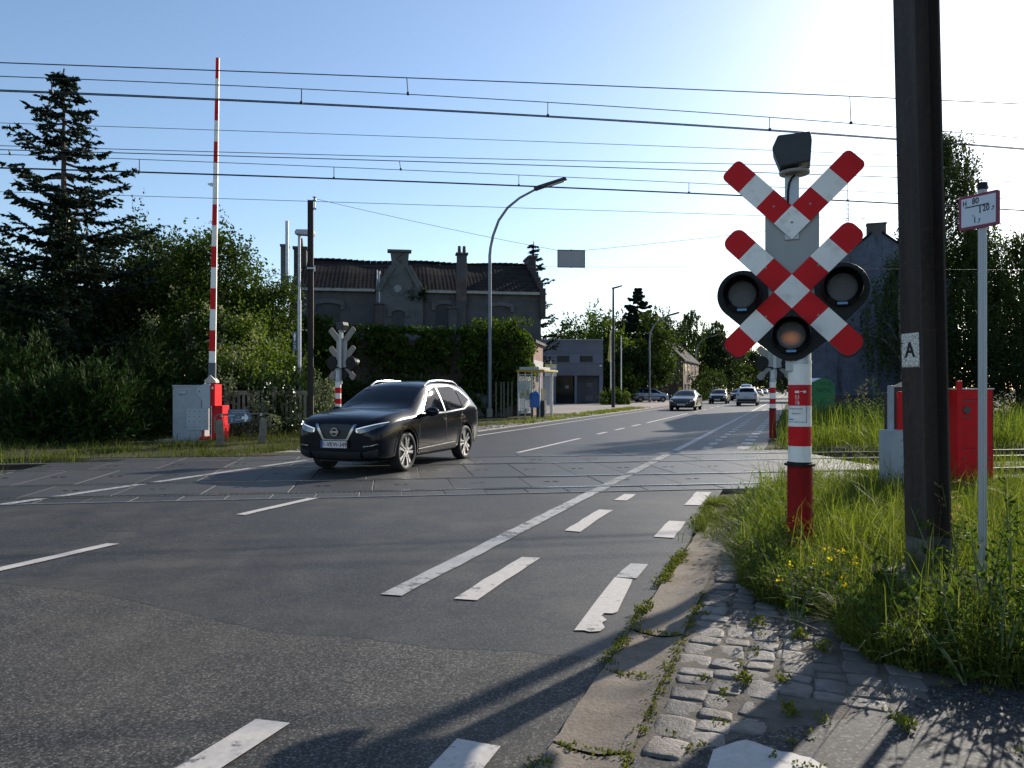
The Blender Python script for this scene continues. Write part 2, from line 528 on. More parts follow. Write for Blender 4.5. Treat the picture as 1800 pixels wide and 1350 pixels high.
def u_at(s, v): return (s - v * RN.dot(TV)) / RN.dot(TU)
rows = [(10.80, 11.315, -16, 8.2, .6), (11.50, 12.79, -16, 8.2, 1.2), (12.99, 15.09, -16, 9.4, .9), (15.29, 16.585, -7.2, 9.6, 1.2), (16.79, 17.55, -6.2, 9.9, 1.2)]
k = 0
for v0, v1, u0, u1, pw_ in rows:
    u = u0 + .17 * k; k += 1
    while u < u1:
        e = min(u + pw_, u1)
        hz_ = rnd.uniform(-.004, .003)
        mb.box(((u + e) / 2, (v0 + v1) / 2, -.09 + hz_), (e - u - .007, v1 - v0 - .006, .18), M=TM)
        # lifting slot cover in each panel
        u += pw_
    # tapered end ramp at the right-hand side
    mb.add([(u1, v0, 0), (u1 + .9, v0 + .1, -.15), (u1 + .9, v1 - .1, -.15), (u1, v1, 0), (u1, v0, -.16), (u1, v1, -.16)], [(0, 1, 2, 3), (0, 4, 1), (3, 2, 5)], TM)
tag(mb.build('crossing_deck', m_deck, bevel=.006, seg=1), kind='structure')
# lifting slots (small dark recesses on the panels)
mb = MB()
for v, u0, u1, p in ((12.15, -15.4, 8, 1.2), (15.95, -6.5, 9.4, 1.2), (14.05, -15.4, 9, .9)):
    u = u0
    while u < u1:
        for d in (-.07, .07): mb.box((u + d, v, .0035), (.08, .045, .003), M=TM)
        u += p
tag(mb.build('deck_lifting_slots', black_pl), kind='structure')
# steel edge angle
mb = MB()
mb.box((-4, 10.775, -.012), (25, .035, .05), M=TM)
mb.box((2, 17.575, -.02), (16.5, .04, .036), M=TM)
tag(mb.build('deck_edge_beam', plain('edge_beam', (.19, .185, .175), .7, .2, .3, 9)), kind='structure')
mb = MB()
for s, w, pm in ((-2.74, .18, pw_deck), (-9.6, .16, pw_thin)):
    mb = MB()
    for v0, v1, u0, u1, _ in rows:
        a = sv_(s - w / 2, v0, .007); b = sv_(s + w / 2, v0, .007); c_ = sv_(s + w / 2, v1, .007); d = sv_(s - w / 2, v1, .007)
        mb.quad(a, b, c_, d)
    tag(mb.build('road_marking', pm), kind='structure')
# rails
rail_top = plain('rail_head_polished', (.55, .54, .52), .22, .95, .15, 4)
rail_side = plain('rail_rust', (.06, .038, .027), .85, .1, .3, 9)
lab = {11.415: 'nearest steel rail, first one met on the crossing', 12.9: 'second steel rail from the near side of the crossing',
       15.205: 'third steel rail, the nearer one of the far track', 16.7: 'farthest steel rail, beside the far edge of the crossing'}
rail_h = .17
for v, lb in lab.items():
    e = empty('rail', (0, 0, 0), 0, lb, 'rail', 'rails of the two railway tracks')
    mb = MB(); mb.box((20, v, -.145), (340, .13, .02), M=TM); mb.box((20, v, -.09), (340, .02, .092), M=TM); mb.box((20, v, -.024), (340, .066, .034), M=TM)
    mb.build('rail_web', rail_side, e)
    mb = MB(); mb.box((20, v, -.001), (340, .06, .014), M=TM); mb.build('rail_head', rail_top, e)
# ballast and sleepers
m_bal, N, L, B = nt('ballast_stone')
co = coord(N)
vo = N.new('ShaderNodeTexVoronoi'); vo.inputs['Scale'].default_value = 18; L.new(co, vo.inputs['Vector'])
sp = N.new('ShaderNodeSeparateColor'); L.new(vo.outputs['Color'], sp.inputs[0])
c = ramp(N, L, sp.outputs[0], [(0, (.05, .042, .035)), (1, (.17, .15, .13))])
e_ = ramp(N, L, vo.outputs['Distance'], [(.2, 1), (.8, .25)])
L.new(mix(N, L, 1, c.outputs[0], e_.outputs[0], 'MULTIPLY'), B.inputs['Base Color']); B.inputs['Roughness'].default_value = .9
bump(N, L, B, vo.outputs['Distance'], -1, .04)
mb = MB()
for x0, x1 in ((-160, -7.0), (9.2, 190)):
    n = 60
    for v0, v1 in ((10.75, 13.6), (14.5, 17.4)):
        mb.add([uv(x0, v0, -.16), uv(x1, v0, -.16), uv(x1, v0 + .3, -.11), uv(x0, v0 + .3, -.11), uv(x1, v1 - .3, -.11), uv(x0, v1 - .3, -.11), uv(x1, v1, -.16), uv(x0, v1, -.16)],
               [(0, 1, 2, 3), (3, 2, 4, 5), (5, 4, 6, 7)])
tag(mb.build('ballast', m_bal), kind='structure')

# ---------------------------------------------------------------- gutter, cobbles, pavements
m_gut, N, L, B = nt('gutter_concrete')
co = coord(N)
n1 = noise(N, L, co, 2.2, 7, .65); n2 = noise(N, L, co, 45, 5, .7)
c = ramp(N, L, n1.outputs[0], [(.3, (.13, .102, .075)), (.5, (.205, .168, .13)), (.7, (.17, .15, .13))])
w = ramp(N, L, n2.outputs[0], [(.3, .72), (.7, 1.2)])
L.new(mix(N, L, 1, c.outputs[0], w.outputs[0], 'MULTIPLY'), B.inputs['Base Color']); B.inputs['Roughness'].default_value = .9
B.inputs['Specular IOR Level'].default_value = .2
bump(N, L, B, n2.outputs[0], .7, .008)
mb = MB()
slabs = [(1.2, 2.3), (2.33, 3.06), (3.09, 3.95), (3.98, 4.68), (4.71, 6.6), (6.62, 8.6), (8.62, 10.3)]
for i, (t0, t1) in enumerate(slabs):
    dz = rnd.uniform(-.012, .006); tw = rnd.uniform(-.012, .012)
    ns, nt_ = 8, 10
    vs = []
    for b in range(nt_ + 1):
        for a in range(ns + 1):
            x = a / ns; y = b / nt_
            s = -.955 + .315 * x + rnd.uniform(-.006, .006) * (a in (0, ns)) + (.04 if t1 > 9 else 0) * y
            z = .026 - .026 * math.sin(PI * x) + dz * .6 + tw * (y - .5) + rnd.uniform(-.002, .002)
            if a in (0, ns) or b in (0, nt_): z -= .004
            vs.append(st(s, t0 + (t1 - t0) * y + rnd.uniform(-.004, .004) * (b in (0, nt_)), z))
    fs = [(b * (ns + 1) + a, b * (ns + 1) + a + 1, (b + 1) * (ns + 1) + a + 1, (b + 1) * (ns + 1) + a) for b in range(nt_) for a in range(ns)]
    mb.add(vs, fs)
o = mb.build('gutter', m_gut, smooth=True); tag(o, kind='structure')
# cobbles
m_cob, N, L, B = nt('cobble_stone')
co = coord(N)
g = N.new('ShaderNodeNewGeometry')
n1 = noise(N, L, co, 14, 7, .7); n2 = noise(N, L, co, 70, 4, .6)
c = ramp(N, L, g.outputs['Random Per Island'], [(0, (.085, .077, .07)), (.35, (.15, .13, .11)), (.7, (.225, .195, .165)), (1, (.15, .142, .138))])
w = ramp(N, L, n1.outputs[0], [(.3, .65), (.7, 1.25)])
n7 = noise(N, L, co, 4.5, 7, .7); d7 = ramp(N, L, n7.outputs[0], [(.47, 0), (.62, .75)])
L.new(mix(N, L, d7.outputs[0], mix(N, L, 1, c.outputs[0], w.outputs[0], 'MULTIPLY'), (.10, .08, .06)), B.inputs['Base Color']); B.inputs['Roughness'].default_value = .7
B.inputs['Specular IOR Level'].default_value = .4
bump(N, L, B, mth(N, L, 'ADD', n1.outputs[0], mth(N, L, 'MULTIPLY', n2.outputs[0], .5)), .7, .02)
GR = (-1, -.93, -.75, -.3, .3, .75, .93, 1)
def cobbles(name, cells, nx=8, ny=8):
    V = []; F = []
    for (cx, cy, ax, ay, w, l, h, ang) in cells:
        b = len(V)
        ca, sa = math.cos(ang), math.sin(ang)
        tx, ty = rnd.uniform(-.07, .07), rnd.uniform(-.07, .07)
        pw_ = rnd.uniform(3, 6); q6 = rnd.uniform(5, 12); jr = rnd.uniform(.01, .045)
        jx = [rnd.uniform(-.09, .09) for _ in range(4)]; jy = [rnd.uniform(-.09, .09) for _ in range(4)]
        for j in range(ny):
            for i in range(nx):
                x = GR[i]; y = GR[j]
                r = (abs(x) ** pw_ + abs(y) ** pw_)
                m_ = max(abs(x), abs(y))
                q = (abs(x) ** q6 + abs(y) ** q6) ** (1 / q6) * (1 + rnd.uniform(-jr, jr) * m_)
                kx, ky = (x * m_ / q, y * m_ / q) if q > 0 else (0, 0)
                wx = jx[0] * (1 - x) * (1 - y) / 4 + jx[1] * (1 + x) * (1 - y) / 4 + jx[2] * (1 + x) * (1 + y) / 4 + jx[3] * (1 - x) * (1 + y) / 4
                wy = jy[0] * (1 - x) * (1 - y) / 4 + jy[1] * (1 + x) * (1 - y) / 4 + jy[2] * (1 + x) * (1 + y) / 4 + jy[3] * (1 - x) * (1 + y) / 4
                dx = (kx + wx) * w / 2; dy = (ky + wy) * l / 2
                z = h * (1 - min(1, r) ** 2.5 * .35) + tx * dx + ty * dy + rnd.uniform(-.003, .002)
                if m_ > .99: z = -.03
                px, py = cx + dx * ca - dy * sa, cy + dx * sa + dy * ca
                V.append((px, py, z))
        for j in range(ny - 1):
            for i in range(nx - 1):
                F.append((b + j * nx + i, b + j * nx + i + 1, b + (j + 1) * nx + i + 1, b + (j + 1) * nx + i))
    o = np_obj(name, V, F, m_cob, smooth=True)
    return tag(o, kind='structure')
cells = []
s = -.60
while s < 1.9:
    w = rnd.uniform(.15, .19)
    t = 3.02 + (s + .64) * .85 + .12 * (s + .64) ** 2 + rnd.uniform(0, .1)
    tmax = 10.2 if s < .2 else (6.5 if s < 1.0 else 5.2)
    while t < tmax:
        l = rnd.choice([.12, .15, .18, .22]) + rnd.uniform(-.015, .015)
        gone = (s > -.2 and rnd.random() < .05) or (-.25 < s < .15 and 3.45 < t < 3.85 and rnd.random() < .8)
        if not gone:
            p = st(s + w / 2 + rnd.uniform(-.02, .02), t + l / 2 + .03 * math.sin(s * 9))
            cells.append((p.x, p.y, 0, 0, w - .002, l - .004, rnd.uniform(.010, .021), -RA + rnd.uniform(-.15, .15)))
        t += l
    s += w
cobbles('cobble_pavement', cells)
m_sand = plain('cobble_bed_sand', (.095, .078, .06), .95, 0, .35, 7, bmp=.8, bscale=70, dirt=((.07, .075, .03), .6))
P = [tuple(st(-.66, 2.6))[:2]] + [tuple(st(3.2, 5.2))[:2], tuple(st(3.2, 6.5))[:2], tuple(st(.8, 10.2))[:2], tuple(st(-.66, 10.3))[:2]]
sheet('cobble_bed', P, .0085, m_sand)
P = jag(st(-.66, 3.0), st(.2, 3.78), 14, .035, 12)[:-1] + jag(st(.2, 3.78), st(.75, 4.45), 10, .04, 13)[:-1] + jag(st(.75, 4.45), st(3.3, 4.9), 14, .05, 14) + [tuple(st(6, 5.2))[:2], tuple(st(6, -3))[:2], tuple(st(-.66, -3))[:2]]
sheet('driveway', P, .012, asphalt('asphalt_driveway', (.075, .073, .07), 75, .8, tint_amt=.35, bmp=1.0))
P = jag(st(-.317, 3.246), st(-.2, 3.38), 4, .012, 5)[:-1] + jag(st(-.2, 3.38), st(.09, 3.295), 8, .012, 6)[:-1] + [tuple(st(.24, 3.1))[:2], tuple(st(.1, 2.8))[:2], tuple(st(-.33, 2.9))[:2]]
sheet('road_marking', P, .017, pw)
# far left verge: kerb, cobbles and dirt beside the carriageway
cells = []
for s0 in (-10.55, -10.75, -10.95, -11.15, -11.35, -11.55):
    t = 16.3 + (s0 + 10.5) * .4
    while t < 45:
        l = rnd.uniform(.14, .22); p = st(s0, t)
        cells.append((p.x, p.y, 0, 0, .18, l - .012, rnd.uniform(.01, .03), -RA)); t += l
cobbles('cobble_pavement', cells)
mb = MB()
for t0 in np.arange(22, 60, 1.0): mb.box(st(-10.4, t0, .0), (.14, .98, .06), rz=-RA)
tag(mb.build('kerb', concrete, bevel=.01), kind='structure')
P = [tuple(st(-11.6, 15))[:2], tuple(st(-10.4, 15.7))[:2], tuple(st(-10.4, 48))[:2], tuple(st(-12.5, 48))[:2]]
sheet('gravel_verge', P, -.007, plain('gravel_dirt', (.26, .235, .2), .95, 0, .3, 12, bmp=1, bscale=50))
# forecourt in front of the modern building
m_fore = plain('forecourt_paving', (.22, .185, .165), .8, 0, .16, .6, bmp=.2, bscale=30, dirt=((.16, .14, .13), .5))
P = [tuple(at(905, 47))[:2], tuple(at(1060, 46))[:2], tuple(st(-10.35, 56))[:2], tuple(st(-10.35, 90))[:2], tuple(at(1180, 100))[:2], tuple(at(820, 100))[:2], tuple(at(840, 60))[:2]]
sheet('forecourt', P, -.004, m_fore)
P = [tuple(st(-11.6, 50))[:2], tuple(st(-10.35, 44))[:2], tuple(st(-10.35, 90))[:2], tuple(st(-11.4, 90))[:2]]
sheet('cycle_path', P, .003, plain('red_paving', (.25, .12, .10), .8, 0, .2, 2, bmp=.2, bscale=40))
# moss in the joints
mV = []; mF = []
def tuft(c, r, n, h=.03, sz=.022):
    for _ in range(n):
        a = rnd.uniform(0, 2 * PI); q = r * math.sqrt(rnd.random())
        p = Vector((c[0] + math.cos(a) * q, c[1] + math.sin(a) * q, rnd.uniform(0, h)))
        d = Vector((rnd.gauss(0, 1), rnd.gauss(0, 1), rnd.uniform(.2, 1.6))).normalized() * rnd.uniform(.5, 1.2) * sz
        e = d.cross(Vector((rnd.gauss(0, 1), rnd.gauss(0, 1), rnd.gauss(0, 1)))).normalized() * sz * .28
        b = len(mV)
        mV.extend([tuple(p - e * .3), tuple(p + d * .5 + e), tuple(p + d), tuple(p + d * .5 - e)]); mF.append((b, b + 1, b + 2, b + 3))
for i in range(420):
    t = 1.0 + 9 * (i / 420) + rnd.uniform(-.1, .1)
    dens = .5 + .5 * math.sin(t * 3.1) + .3 * math.sin(t * 7.7)
    if dens > .35: tuft(st(-.955 + rnd.gauss(0, .018), t), .035, int(8 + 14 * dens * (1.6 if t > 5 else 1)), .03 if t < 5 else .05, .017 if t < 5 else .024)
for i in range(190):
    t = 1.2 + 4.5 * (i / 190)
    if rnd.random() < .6: tuft(st(-.635 + rnd.gauss(0, .012), t), .03, 10, .025)
for t in (2.31, 3.075, 3.965, 4.695):
    for i in range(16): tuft(st(-.955 + .315 * rnd.random(), t + rnd.gauss(0, .01)), .02, 7, .018)
for i in range(45): tuft(st(rnd.uniform(-.6, 1.2), rnd.uniform(3.2, 5.6)), .03, 16, .03)
for i in range(10): tuft(st(rnd.uniform(-.5, .6), rnd.uniform(3.6, 5.2)), .04, 45, .06, .035)
for i in range(120): tuft(st(rnd.uniform(-1.05, -.35), rnd.uniform(8.6, 10.4)), .06, 34, .07, .03)
tag(np_obj('moss', mV, mF, leafmat('moss_green', (.06, .07, .015), (.17, .17, .03), .3)), kind='stuff')
# ================================================================ crossing signals
m_lens, N, L, B = nt('lamp_lens')
co = coord(N)
sp = N.new('ShaderNodeSeparateXYZ'); L.new(co, sp.inputs[0])
wa = mth(N, L, 'SINE', mth(N, L, 'MULTIPLY', sp.outputs[0], 2 * PI / .0125)); wb = mth(N, L, 'SINE', mth(N, L, 'MULTIPLY', sp.outputs[2], 2 * PI / .0125))
gr = mth(N, L, 'MULTIPLY', wa, wb)
r = ramp(N, L, mth(N, L, 'ADD', mth(N, L, 'MULTIPLY', gr, .5), .5), [(.3, (.07, .072, .075)), (.8, (.5, .5, .5))])
L.new(r.outputs[0], B.inputs['Base Color']); B.inputs['Roughness'].default_value = .12; B.inputs['Specular IOR Level'].default_value = .8
bump(N, L, B, gr, .8, .01)
m_lit = m_lens.copy(); m_lit.name = 'lamp_lens_lit'
N = m_lit.node_tree.nodes; L = m_lit.node_tree.links; B = N['Principled BSDF']
co = N['Texture Coordinate'].outputs['Object']
mp = N.new('ShaderNodeMapping'); mp.inputs['Location'].default_value = (0, 0, .025); L.new(co, mp.inputs[0])
gd = N.new('ShaderNodeTexGradient'); gd.gradient_type = 'SPHERICAL'
mp2 = N.new('ShaderNodeMapping'); mp2.inputs['Scale'].default_value = (11, 4, 14); L.new(mp.outputs[0], mp2.inputs[0]); L.new(mp2.outputs[0], gd.inputs[0])
vo = N.new('ShaderNodeTexVoronoi'); vo.inputs['Scale'].default_value = 75; L.new(co, vo.inputs['Vector'])
dots = ramp(N, L, vo.outputs['Distance'], [(.2, 1), (.45, 0)])
B.inputs['Emission Color'].default_value = (1, .36, .10, 1)
gsrc = [n for n in N if n.type == 'VALTORGB'][0]
L.new(mth(N, L, 'MULTIPLY', mth(N, L, 'MULTIPLY', gd.outputs['Fac'], mth(N, L, 'MULTIPLY', gsrc.outputs[0], 6)), .11), B.inputs['Emission Strength'])
arm_back = plain('sign_back_grey', (.25, .235, .205), .55, .2, .1, 4)
red_dark = plain('casing_red', (.27, .010, .010), .6, 0, .2, 6, spec=.12, dirt=((.12, .02, .015), .5))
badge = plain('lamp_badge_blue', (.10, .28, .5), .4)

def teardrop(r, corners, n=40):
    # convex hull of a circle and corner points
    pts = [(r * math.cos(2 * PI * i / n), r * math.sin(2 * PI * i / n)) for i in range(n)] + list(corners)
    pts = sorted(set(pts))
    def half(ps):
        h = []
        for p in ps:
            while len(h) >= 2 and (h[-1][0] - h[-2][0]) * (p[1] - h[-2][1]) - (h[-1][1] - h[-2][1]) * (p[0] - h[-2][0]) <= 0: h.pop()
            h.append(p)
        return h
    a = half(pts); b = half(pts[::-1])
    return a[:-1] + b[:-1]
def arm_end(L_, w, rr, n=6):
    # outline of the last panel of an arm: square inner end, rounded outer end, along +x from 0 to L_
    P = [(0, -w / 2), ]
    for k in range(n + 1):
        a = -PI / 2 + PI / 2 * k / n
        P.append((L_ - rr + rr * math.cos(a), -w / 2 + rr + rr * math.sin(a)))
    for k in range(n + 1):
        a = PI / 2 * k / n
        P.append((L_ - rr + rr * math.cos(a), w / 2 - rr + rr * math.sin(a)))
    P.append((0, w / 2))
    return P

def make_signal(loc, rz, label, mirror=1, lit=True, marks=True):
    e = empty('crossing_signal', loc, rz, label, 'railway signal', 'crossing signals with striped posts and double crosses')
    # ground casing and striped post (offset from the sign centre)
    px = .06 * mirror; py = .10
    T = Matrix.Translation((px, py, 0))
    mb = MB()
    mb.lathe([(.098, -.05), (.098, .86), (.103, .865)], 32, T)
    mb.box((.09, .02, .42), (.02, .05, .86), M=T)
    mb.build('post_casing', red_dark, e, smooth=True)
    mb = MB(); mb.lathe([(.122, .868), (.122, .888)], 28, T); mb.lathe([(.10, .888), (.10, .90)], 28, T)
    mb.build('post_collar', black_pl, e, smooth=True)
    zs = [.895, 1.03, 1.19, 1.36, 1.53, 1.72]
    mb = MB()
    for i in range(5):
        mb.lathe([(.0905, zs[i] + .0005), (.0905, zs[i + 1])], 40, T, mi=i % 2)
    p = mb.build('post', [white_refl, red_gloss], e, smooth=True)
    # black clamp with bolts on top of the post
    mb = MB(); mb.lathe([(.094, 1.70), (.094, 1.73)], 24, T)
    mb.lathe([(.088, 1.73), (.088, 2.02), (.094, 2.021), (.094, 2.07), (.08, 2.075)], 24, T); mb.lathe([(.096, 1.80), (.096, 1.84)], 24, T)
    mb.build('post_head', galv, e, smooth=True)
    # sign mast and backing sheet
    mb = MB(); mb.box((0, .055, 2.5), (.10, .06, 1.72)); mb.box((0, .02, 3.02), (.11, .05, .62)); mb.box((0.02, .08, 1.95), (.16, .05, .2))
    mb.build('sign_mast', alu, e, bevel=.004)
    mb = MB(); mb.tube([(-.03, -.008, 2.98), (-.03, -.012, 3.1), (-.02, -.02, 3.17), (.0, -.02, 3.21), (.02, -.012, 3.23)], .009, 8)
    mb.build('cable', black_pl, e, smooth=True)
    mb = MB(); mb.box((0, .012, 2.46), (.415, .006, 1.0))
    mb.build('backing_sheet', alu_dull, e)
    # bell housing on top
    mb = MB()
    poly = [(-.15, 3.43), (-.105, 3.53), (.14, 3.535), (.15, 3.47), (.14, 3.30), (-.09, 3.27)]
    for k, (y0, y1, sc) in enumerate(((-.10, .15, 1),)):
        mb.prism(poly, .10, -.15, M=Matrix(((1, 0, 0, 0), (0, 0, 1, 0), (0, 1, 0, 0), (0, 0, 0, 1))))
    mb.build('bell_housing', plain('bell_housing_grey', (.03, .034, .036), .6, 0, .2, 8, bmp=.2, bscale=60), e, bevel=.012)
    mb = MB(); mb.lathe([(.115, 3.24), (.12, 3.25), (.12, 3.262)], 24, Matrix.Translation((.02, 0, 0)))
    for x in (-.06, .05): mb.box((x, -.035, 3.27), (.012, .02, .09)); mb.tube([(x + .02, -.03, 3.25), (x + .02, -.055, 3.25)], .012, 8)
    mb.build('bell_bracket', alu_dull, e)
    # arms
    w = .196
    M0 = FACE @ Matrix.Diagonal((mirror, 1, 1, 1))
    def arm(zc, y, dirs, both):
        mb = MB()
        C = Matrix.Translation((0, y, zc)) @ FACE
        for a in dirs:
            A = C @ Matrix.Rotation(R(a), 4, 'Z')
            for k in range(3):
                x0 = w / 2 + w * k * 1.0 + (.0 if k == 0 else 0)
                if k < 2: P = [(x0, -w / 2), (x0 + w, -w / 2), (x0 + w, w / 2), (x0, w / 2)]
                else: P = [(x + x0, yy) for x, yy in arm_end(w * 1.02, w, .045 if not both else .07)]
                mb.prism(P, 0, .004, A, mi=(1, 0, 1)[k])
                mb.prism(P, -.012, -.0005, A, mi=2)
        P = [(-w / 2, -w / 2), (w / 2, -w / 2), (w / 2, w / 2), (-w / 2, w / 2)]
        A = C @ Matrix.Rotation(R(45), 4, 'Z')
        mb.prism(P, 0, .004, A, mi=0); mb.prism(P, -.012, -.0005, A, mi=2)
        # rivets
        for a in dirs:
            A = C @ Matrix.Rotation(R(a), 4, 'Z')
            mb.lathe([(.010, .004), (.009, .009)], 10, A @ Matrix.Translation((w * .5 + w * (.5 if not both else .95), .0, 0)), mi=2)
        mb.lathe([(.010, .004), (.009, .009)], 10, A, mi=2) if not both else None
        return mb
    t = 3 if mirror else 0
    arm(2.85, -.012, (45 , 135), False).build('upper_cross_arms', [white_refl, red_gloss, arm_back], e)
    arm(2.29, -.012, (45, 135, 225, 315), True).build('lower_cross_arms', [white_refl, red_gloss, arm_back], e)
    # black edge protectors on the lower arm tips
    for a in (225, 315):
        mb = MB()
        A = Matrix.Translation((0, -.012, 2.29)) @ FACE @ Matrix.Rotation(R(a), 4, 'Z')
        o_ = [(x + w * 2.5, y) for x, y in arm_end(w * 1.02 + .016, w + .03, .085)][1:-1]
        i_ = [(x + w * 2.5, y) for x, y in arm_end(w * 1.02 + .001, w + .002, .071)][1:-1]
        for (p0, p1, q0, q1) in zip(o_[:-1], o_[1:], i_[:-1], i_[1:]):
            mb.prism([q0, p0, p1, q1], -.014, .009, A)
        mb.build('edge_guard', rubber, e)
    # lamps
    def lamp(cx, cz, corners, lens, vis=1):
        u = MB()
        A = Matrix.Translation((cx, 0, cz)) @ FACE
        u.prism(teardrop(.205, corners), .0, .012, A); u.prism(teardrop(.198, [(x * .93, y * .93) for x, y in corners]), -.05, -.0005, A)
        if abs(cx) > .2: u.tube([(cx * .9, .03, cz - .1), (cx * .4, .06, cz - .15), (0, .08, cz - .18)], .02, 8)
        o = u.build('lamp_housing', black_pl, e, bevel=.003)
        h = MB()
        h.lathe([(.150, .012), (.150, .07), (.118, .085), (.112, .06)], 40, A)
        # hooded visor: open below
        n = 28; vs = []; fs = []
        for i in range(n + 1):
            a = R(-38) + R(256) * i / n
            dep = .085 + .17 * max(0, math.sin(R(-38) * 0 + PI * i / n)) ** .7
            for rr in (.150, .157):
                vs.append((rr * math.cos(a), rr * math.sin(a), .02)); vs.append(((rr - .012) * math.cos(a), (rr - .012) * math.sin(a), dep))
        for i in range(n):
            b = i * 4
            fs += [(b, b + 4, b + 5, b + 1), (b + 2, b + 3, b + 7, b + 6), (b + 1, b + 5, b + 7, b + 3)]
        h.add(vs, fs, A)
        h.build('visor', black_pl, o, smooth=True)
        le = bpy.data.objects
        g = MB(); pr = [(.111 * math.sin(R(90) * k / 6), .062 + .022 * math.cos(R(90) * k / 6)) for k in range(6, -1, -1)]
        g.lathe([(max(r_, .0005), z_) for r_, z_ in pr], 40, FACE)
        ln = g.build('lens', lens, o, smooth=True); ln.location = (cx, 0, cz)
        b = MB(); b.box((cx, -.088, cz - .128), (.075, .006, .018)); b.build('maker_plate', badge, o)
    lamp(-.385, 2.275, [(0, -.27), (.185, .10)], m_lens)
    lamp(.375, 2.30, [(0, -.29), (-.185, .05)], m_lens)
    lamp(-.005, 1.93, [(0, .27), (-.30, -.02), (.30, -.02)], m_lit if lit else m_lens)
    if marks:
        # label wrapped on the post
        def arcbox(mb, a0, a1, z0, z1, r, mi=0):
            n = 8; vs = []
            for i in range(n + 1):
                a = a0 + (a1 - a0) * i / n
                for z in (z0, z1): vs.append((px + r * math.sin(a), py - r * math.cos(a), z))
            mb.add(vs, [(2 * i, 2 * i + 2, 2 * i + 3, 2 * i + 1) for i in range(n)], None, mi)
        z1, z0, a0, a1 = 1.51, 1.225, -1.22, .62
        bl = plain('label_blue_line', (.03, .05, .12), .5)
        mb = MB()
        arcbox(mb, a0, a1, z1 - .004, z1, .092); arcbox(mb, a0, a1, z0, z0 + .004, .092); arcbox(mb, a0, a0 + .04, z0, z1, .092); arcbox(mb, a1 - .04, a1, z0, z1, .092)
        lb = mb.build('notice_sticker', bl, e)
        for q in ((-.42, -.05, 1.463, 1.482), (.3, .55, 1.465, 1.483), (.02, .26, 1.474, 1.478), (-.35, -.1, 1.405, 1.408)):
            fig = MB(); arcbox(fig, *q, .092); fig.build('sticker_symbol', white_ink, lb)
        def wtxt(s, size, a, z, mat, nm='lettering', sx=1):
            M = Matrix.Translation((px + .0925 * math.sin(a), py - .0925 * math.cos(a), z)) @ Matrix.Rotation(a, 4, 'Z') @ FACE
            text(nm, s, size, M, mat, lb, .0004, sx)
        wtxt('53', .038, -.22, 1.43, white_ink); wtxt('18', .038, -.22, 1.381, white_ink)
        gi = plain('label_grey_ink', (.08, .08, .09), .6)
        wtxt('HAACHT', .018, -.3, 1.295, gi)
        sl = MB()
        for k in range(9): arcbox(sl, -1.0 + k * .14, -.9 + k * .14, 1.331, 1.338, .0921)
        sl.build('sticker_small_print', gi, lb)
        bb = MB(); arcbox(bb, -1.1, -.55, 1.242, 1.254, .092); bb.build('sticker_strip', badge, lb)
    return e
p_sig = at(1392, 6.25)
sig1 = make_signal((p_sig.x, p_sig.y, 0), -RA, 'big red and white striped crossing signal nearest the camera, standing in the verge grass')
p = at(601, 23.5)
sig2 = make_signal((p.x, p.y, 0), PI - RA - R(9), 'crossing signal seen from behind in front of the ivy, partly behind the black car', lit=False, marks=False)
p = at(1362, 23.6)
sig3 = make_signal((p.x, p.y, 0), PI - RA, 'crossing signal seen from behind on the far verge, half hidden by the nearest signal', lit=False, marks=False)
sig3.rotation_euler.z = PI - RA
# ================================================================ steel masts
def h_profile(b, h, tf, tw):
    # outline of an H section, flanges facing +-x
    a, c = b / 2, h / 2
    return [(-a, -c), (-a + tf, -c), (-a + tf, -tw / 2), (a - tf, -tw / 2), (a - tf, -c), (a, -c), (a, c), (a - tf, c), (a - tf, tw / 2), (-a + tf, tw / 2), (-a + tf, c), (-a, c)]
mast_p = at(1634, 5.6)
e = empty('steel_mast', (mast_p.x, mast_p.y, 0), TA, 'thick dark steel mast with a letter A plate, towering over the near verge', 'mast', 'dark steel masts beside the crossing')
lean = Matrix.Rotation(R(-1.45), 4, 'Y')
mb = MB(); mb.prism(h_profile(.215, .215, .017, .012), .42, 10.5, lean); mb.build('beam', oldsteel, e, bevel=.003)
mb = MB(); mb.prism(h_profile(.2155, .2155, .0175, .0125), .1, .4195, lean); mb.build('painted_foot', plain('grey_painted_steel', (.115, .11, .10), .75, .1, .25, 9, bmp=.3, bscale=40), e, bevel=.003)
mb = MB(); mb.box((0, 0, .05), (.85, .75, .24), taper=(.8, .8)); mb.build('foundation', concrete, e, bevel=.02)
# plate with crackled paint on the left flange
m_crack, N, L, B = nt('crackled_white_paint')
co = coord(N)
v1 = N.new('ShaderNodeTexVoronoi'); v1.feature = 'DISTANCE_TO_EDGE'; v1.inputs['Scale'].default_value = 34; L.new(co, v1.inputs['Vector'])
n1 = noise(N, L, co, 20, 5)
f = ramp(N, L, v1.outputs['Distance'], [(.015, 1), (.06, 0)])
n2 = noise(N, L, co, 9, 5)
d = ramp(N, L, n2.outputs[0], [(.6, 0), (.75, 1)])
cc = mix(N, L, d.outputs[0], (.74, .71, .64), (.40, .27, .15))
L.new(mix(N, L, f.outputs[0], cc, (.03, .022, .017)), B.inputs['Base Color']); B.inputs['Roughness'].default_value = .7
bump(N, L, B, f.outputs[0], -.5, .003)
PL = lean @ Matrix.Translation((-.1075, 0, 1.78)) @ Matrix.Rotation(-PI / 2, 4, 'Z')   # local -y now points to -x
mb = MB(); mb.box((.0, -.004, 0), (.19, .003, .25), M=PL); pl = mb.build('letter_plate', m_crack, e)
text('letter', 'A', .15, PL @ Matrix.Translation((0, -.007, -.0)) @ FACE, black_ink, pl, .001, bold=.004)
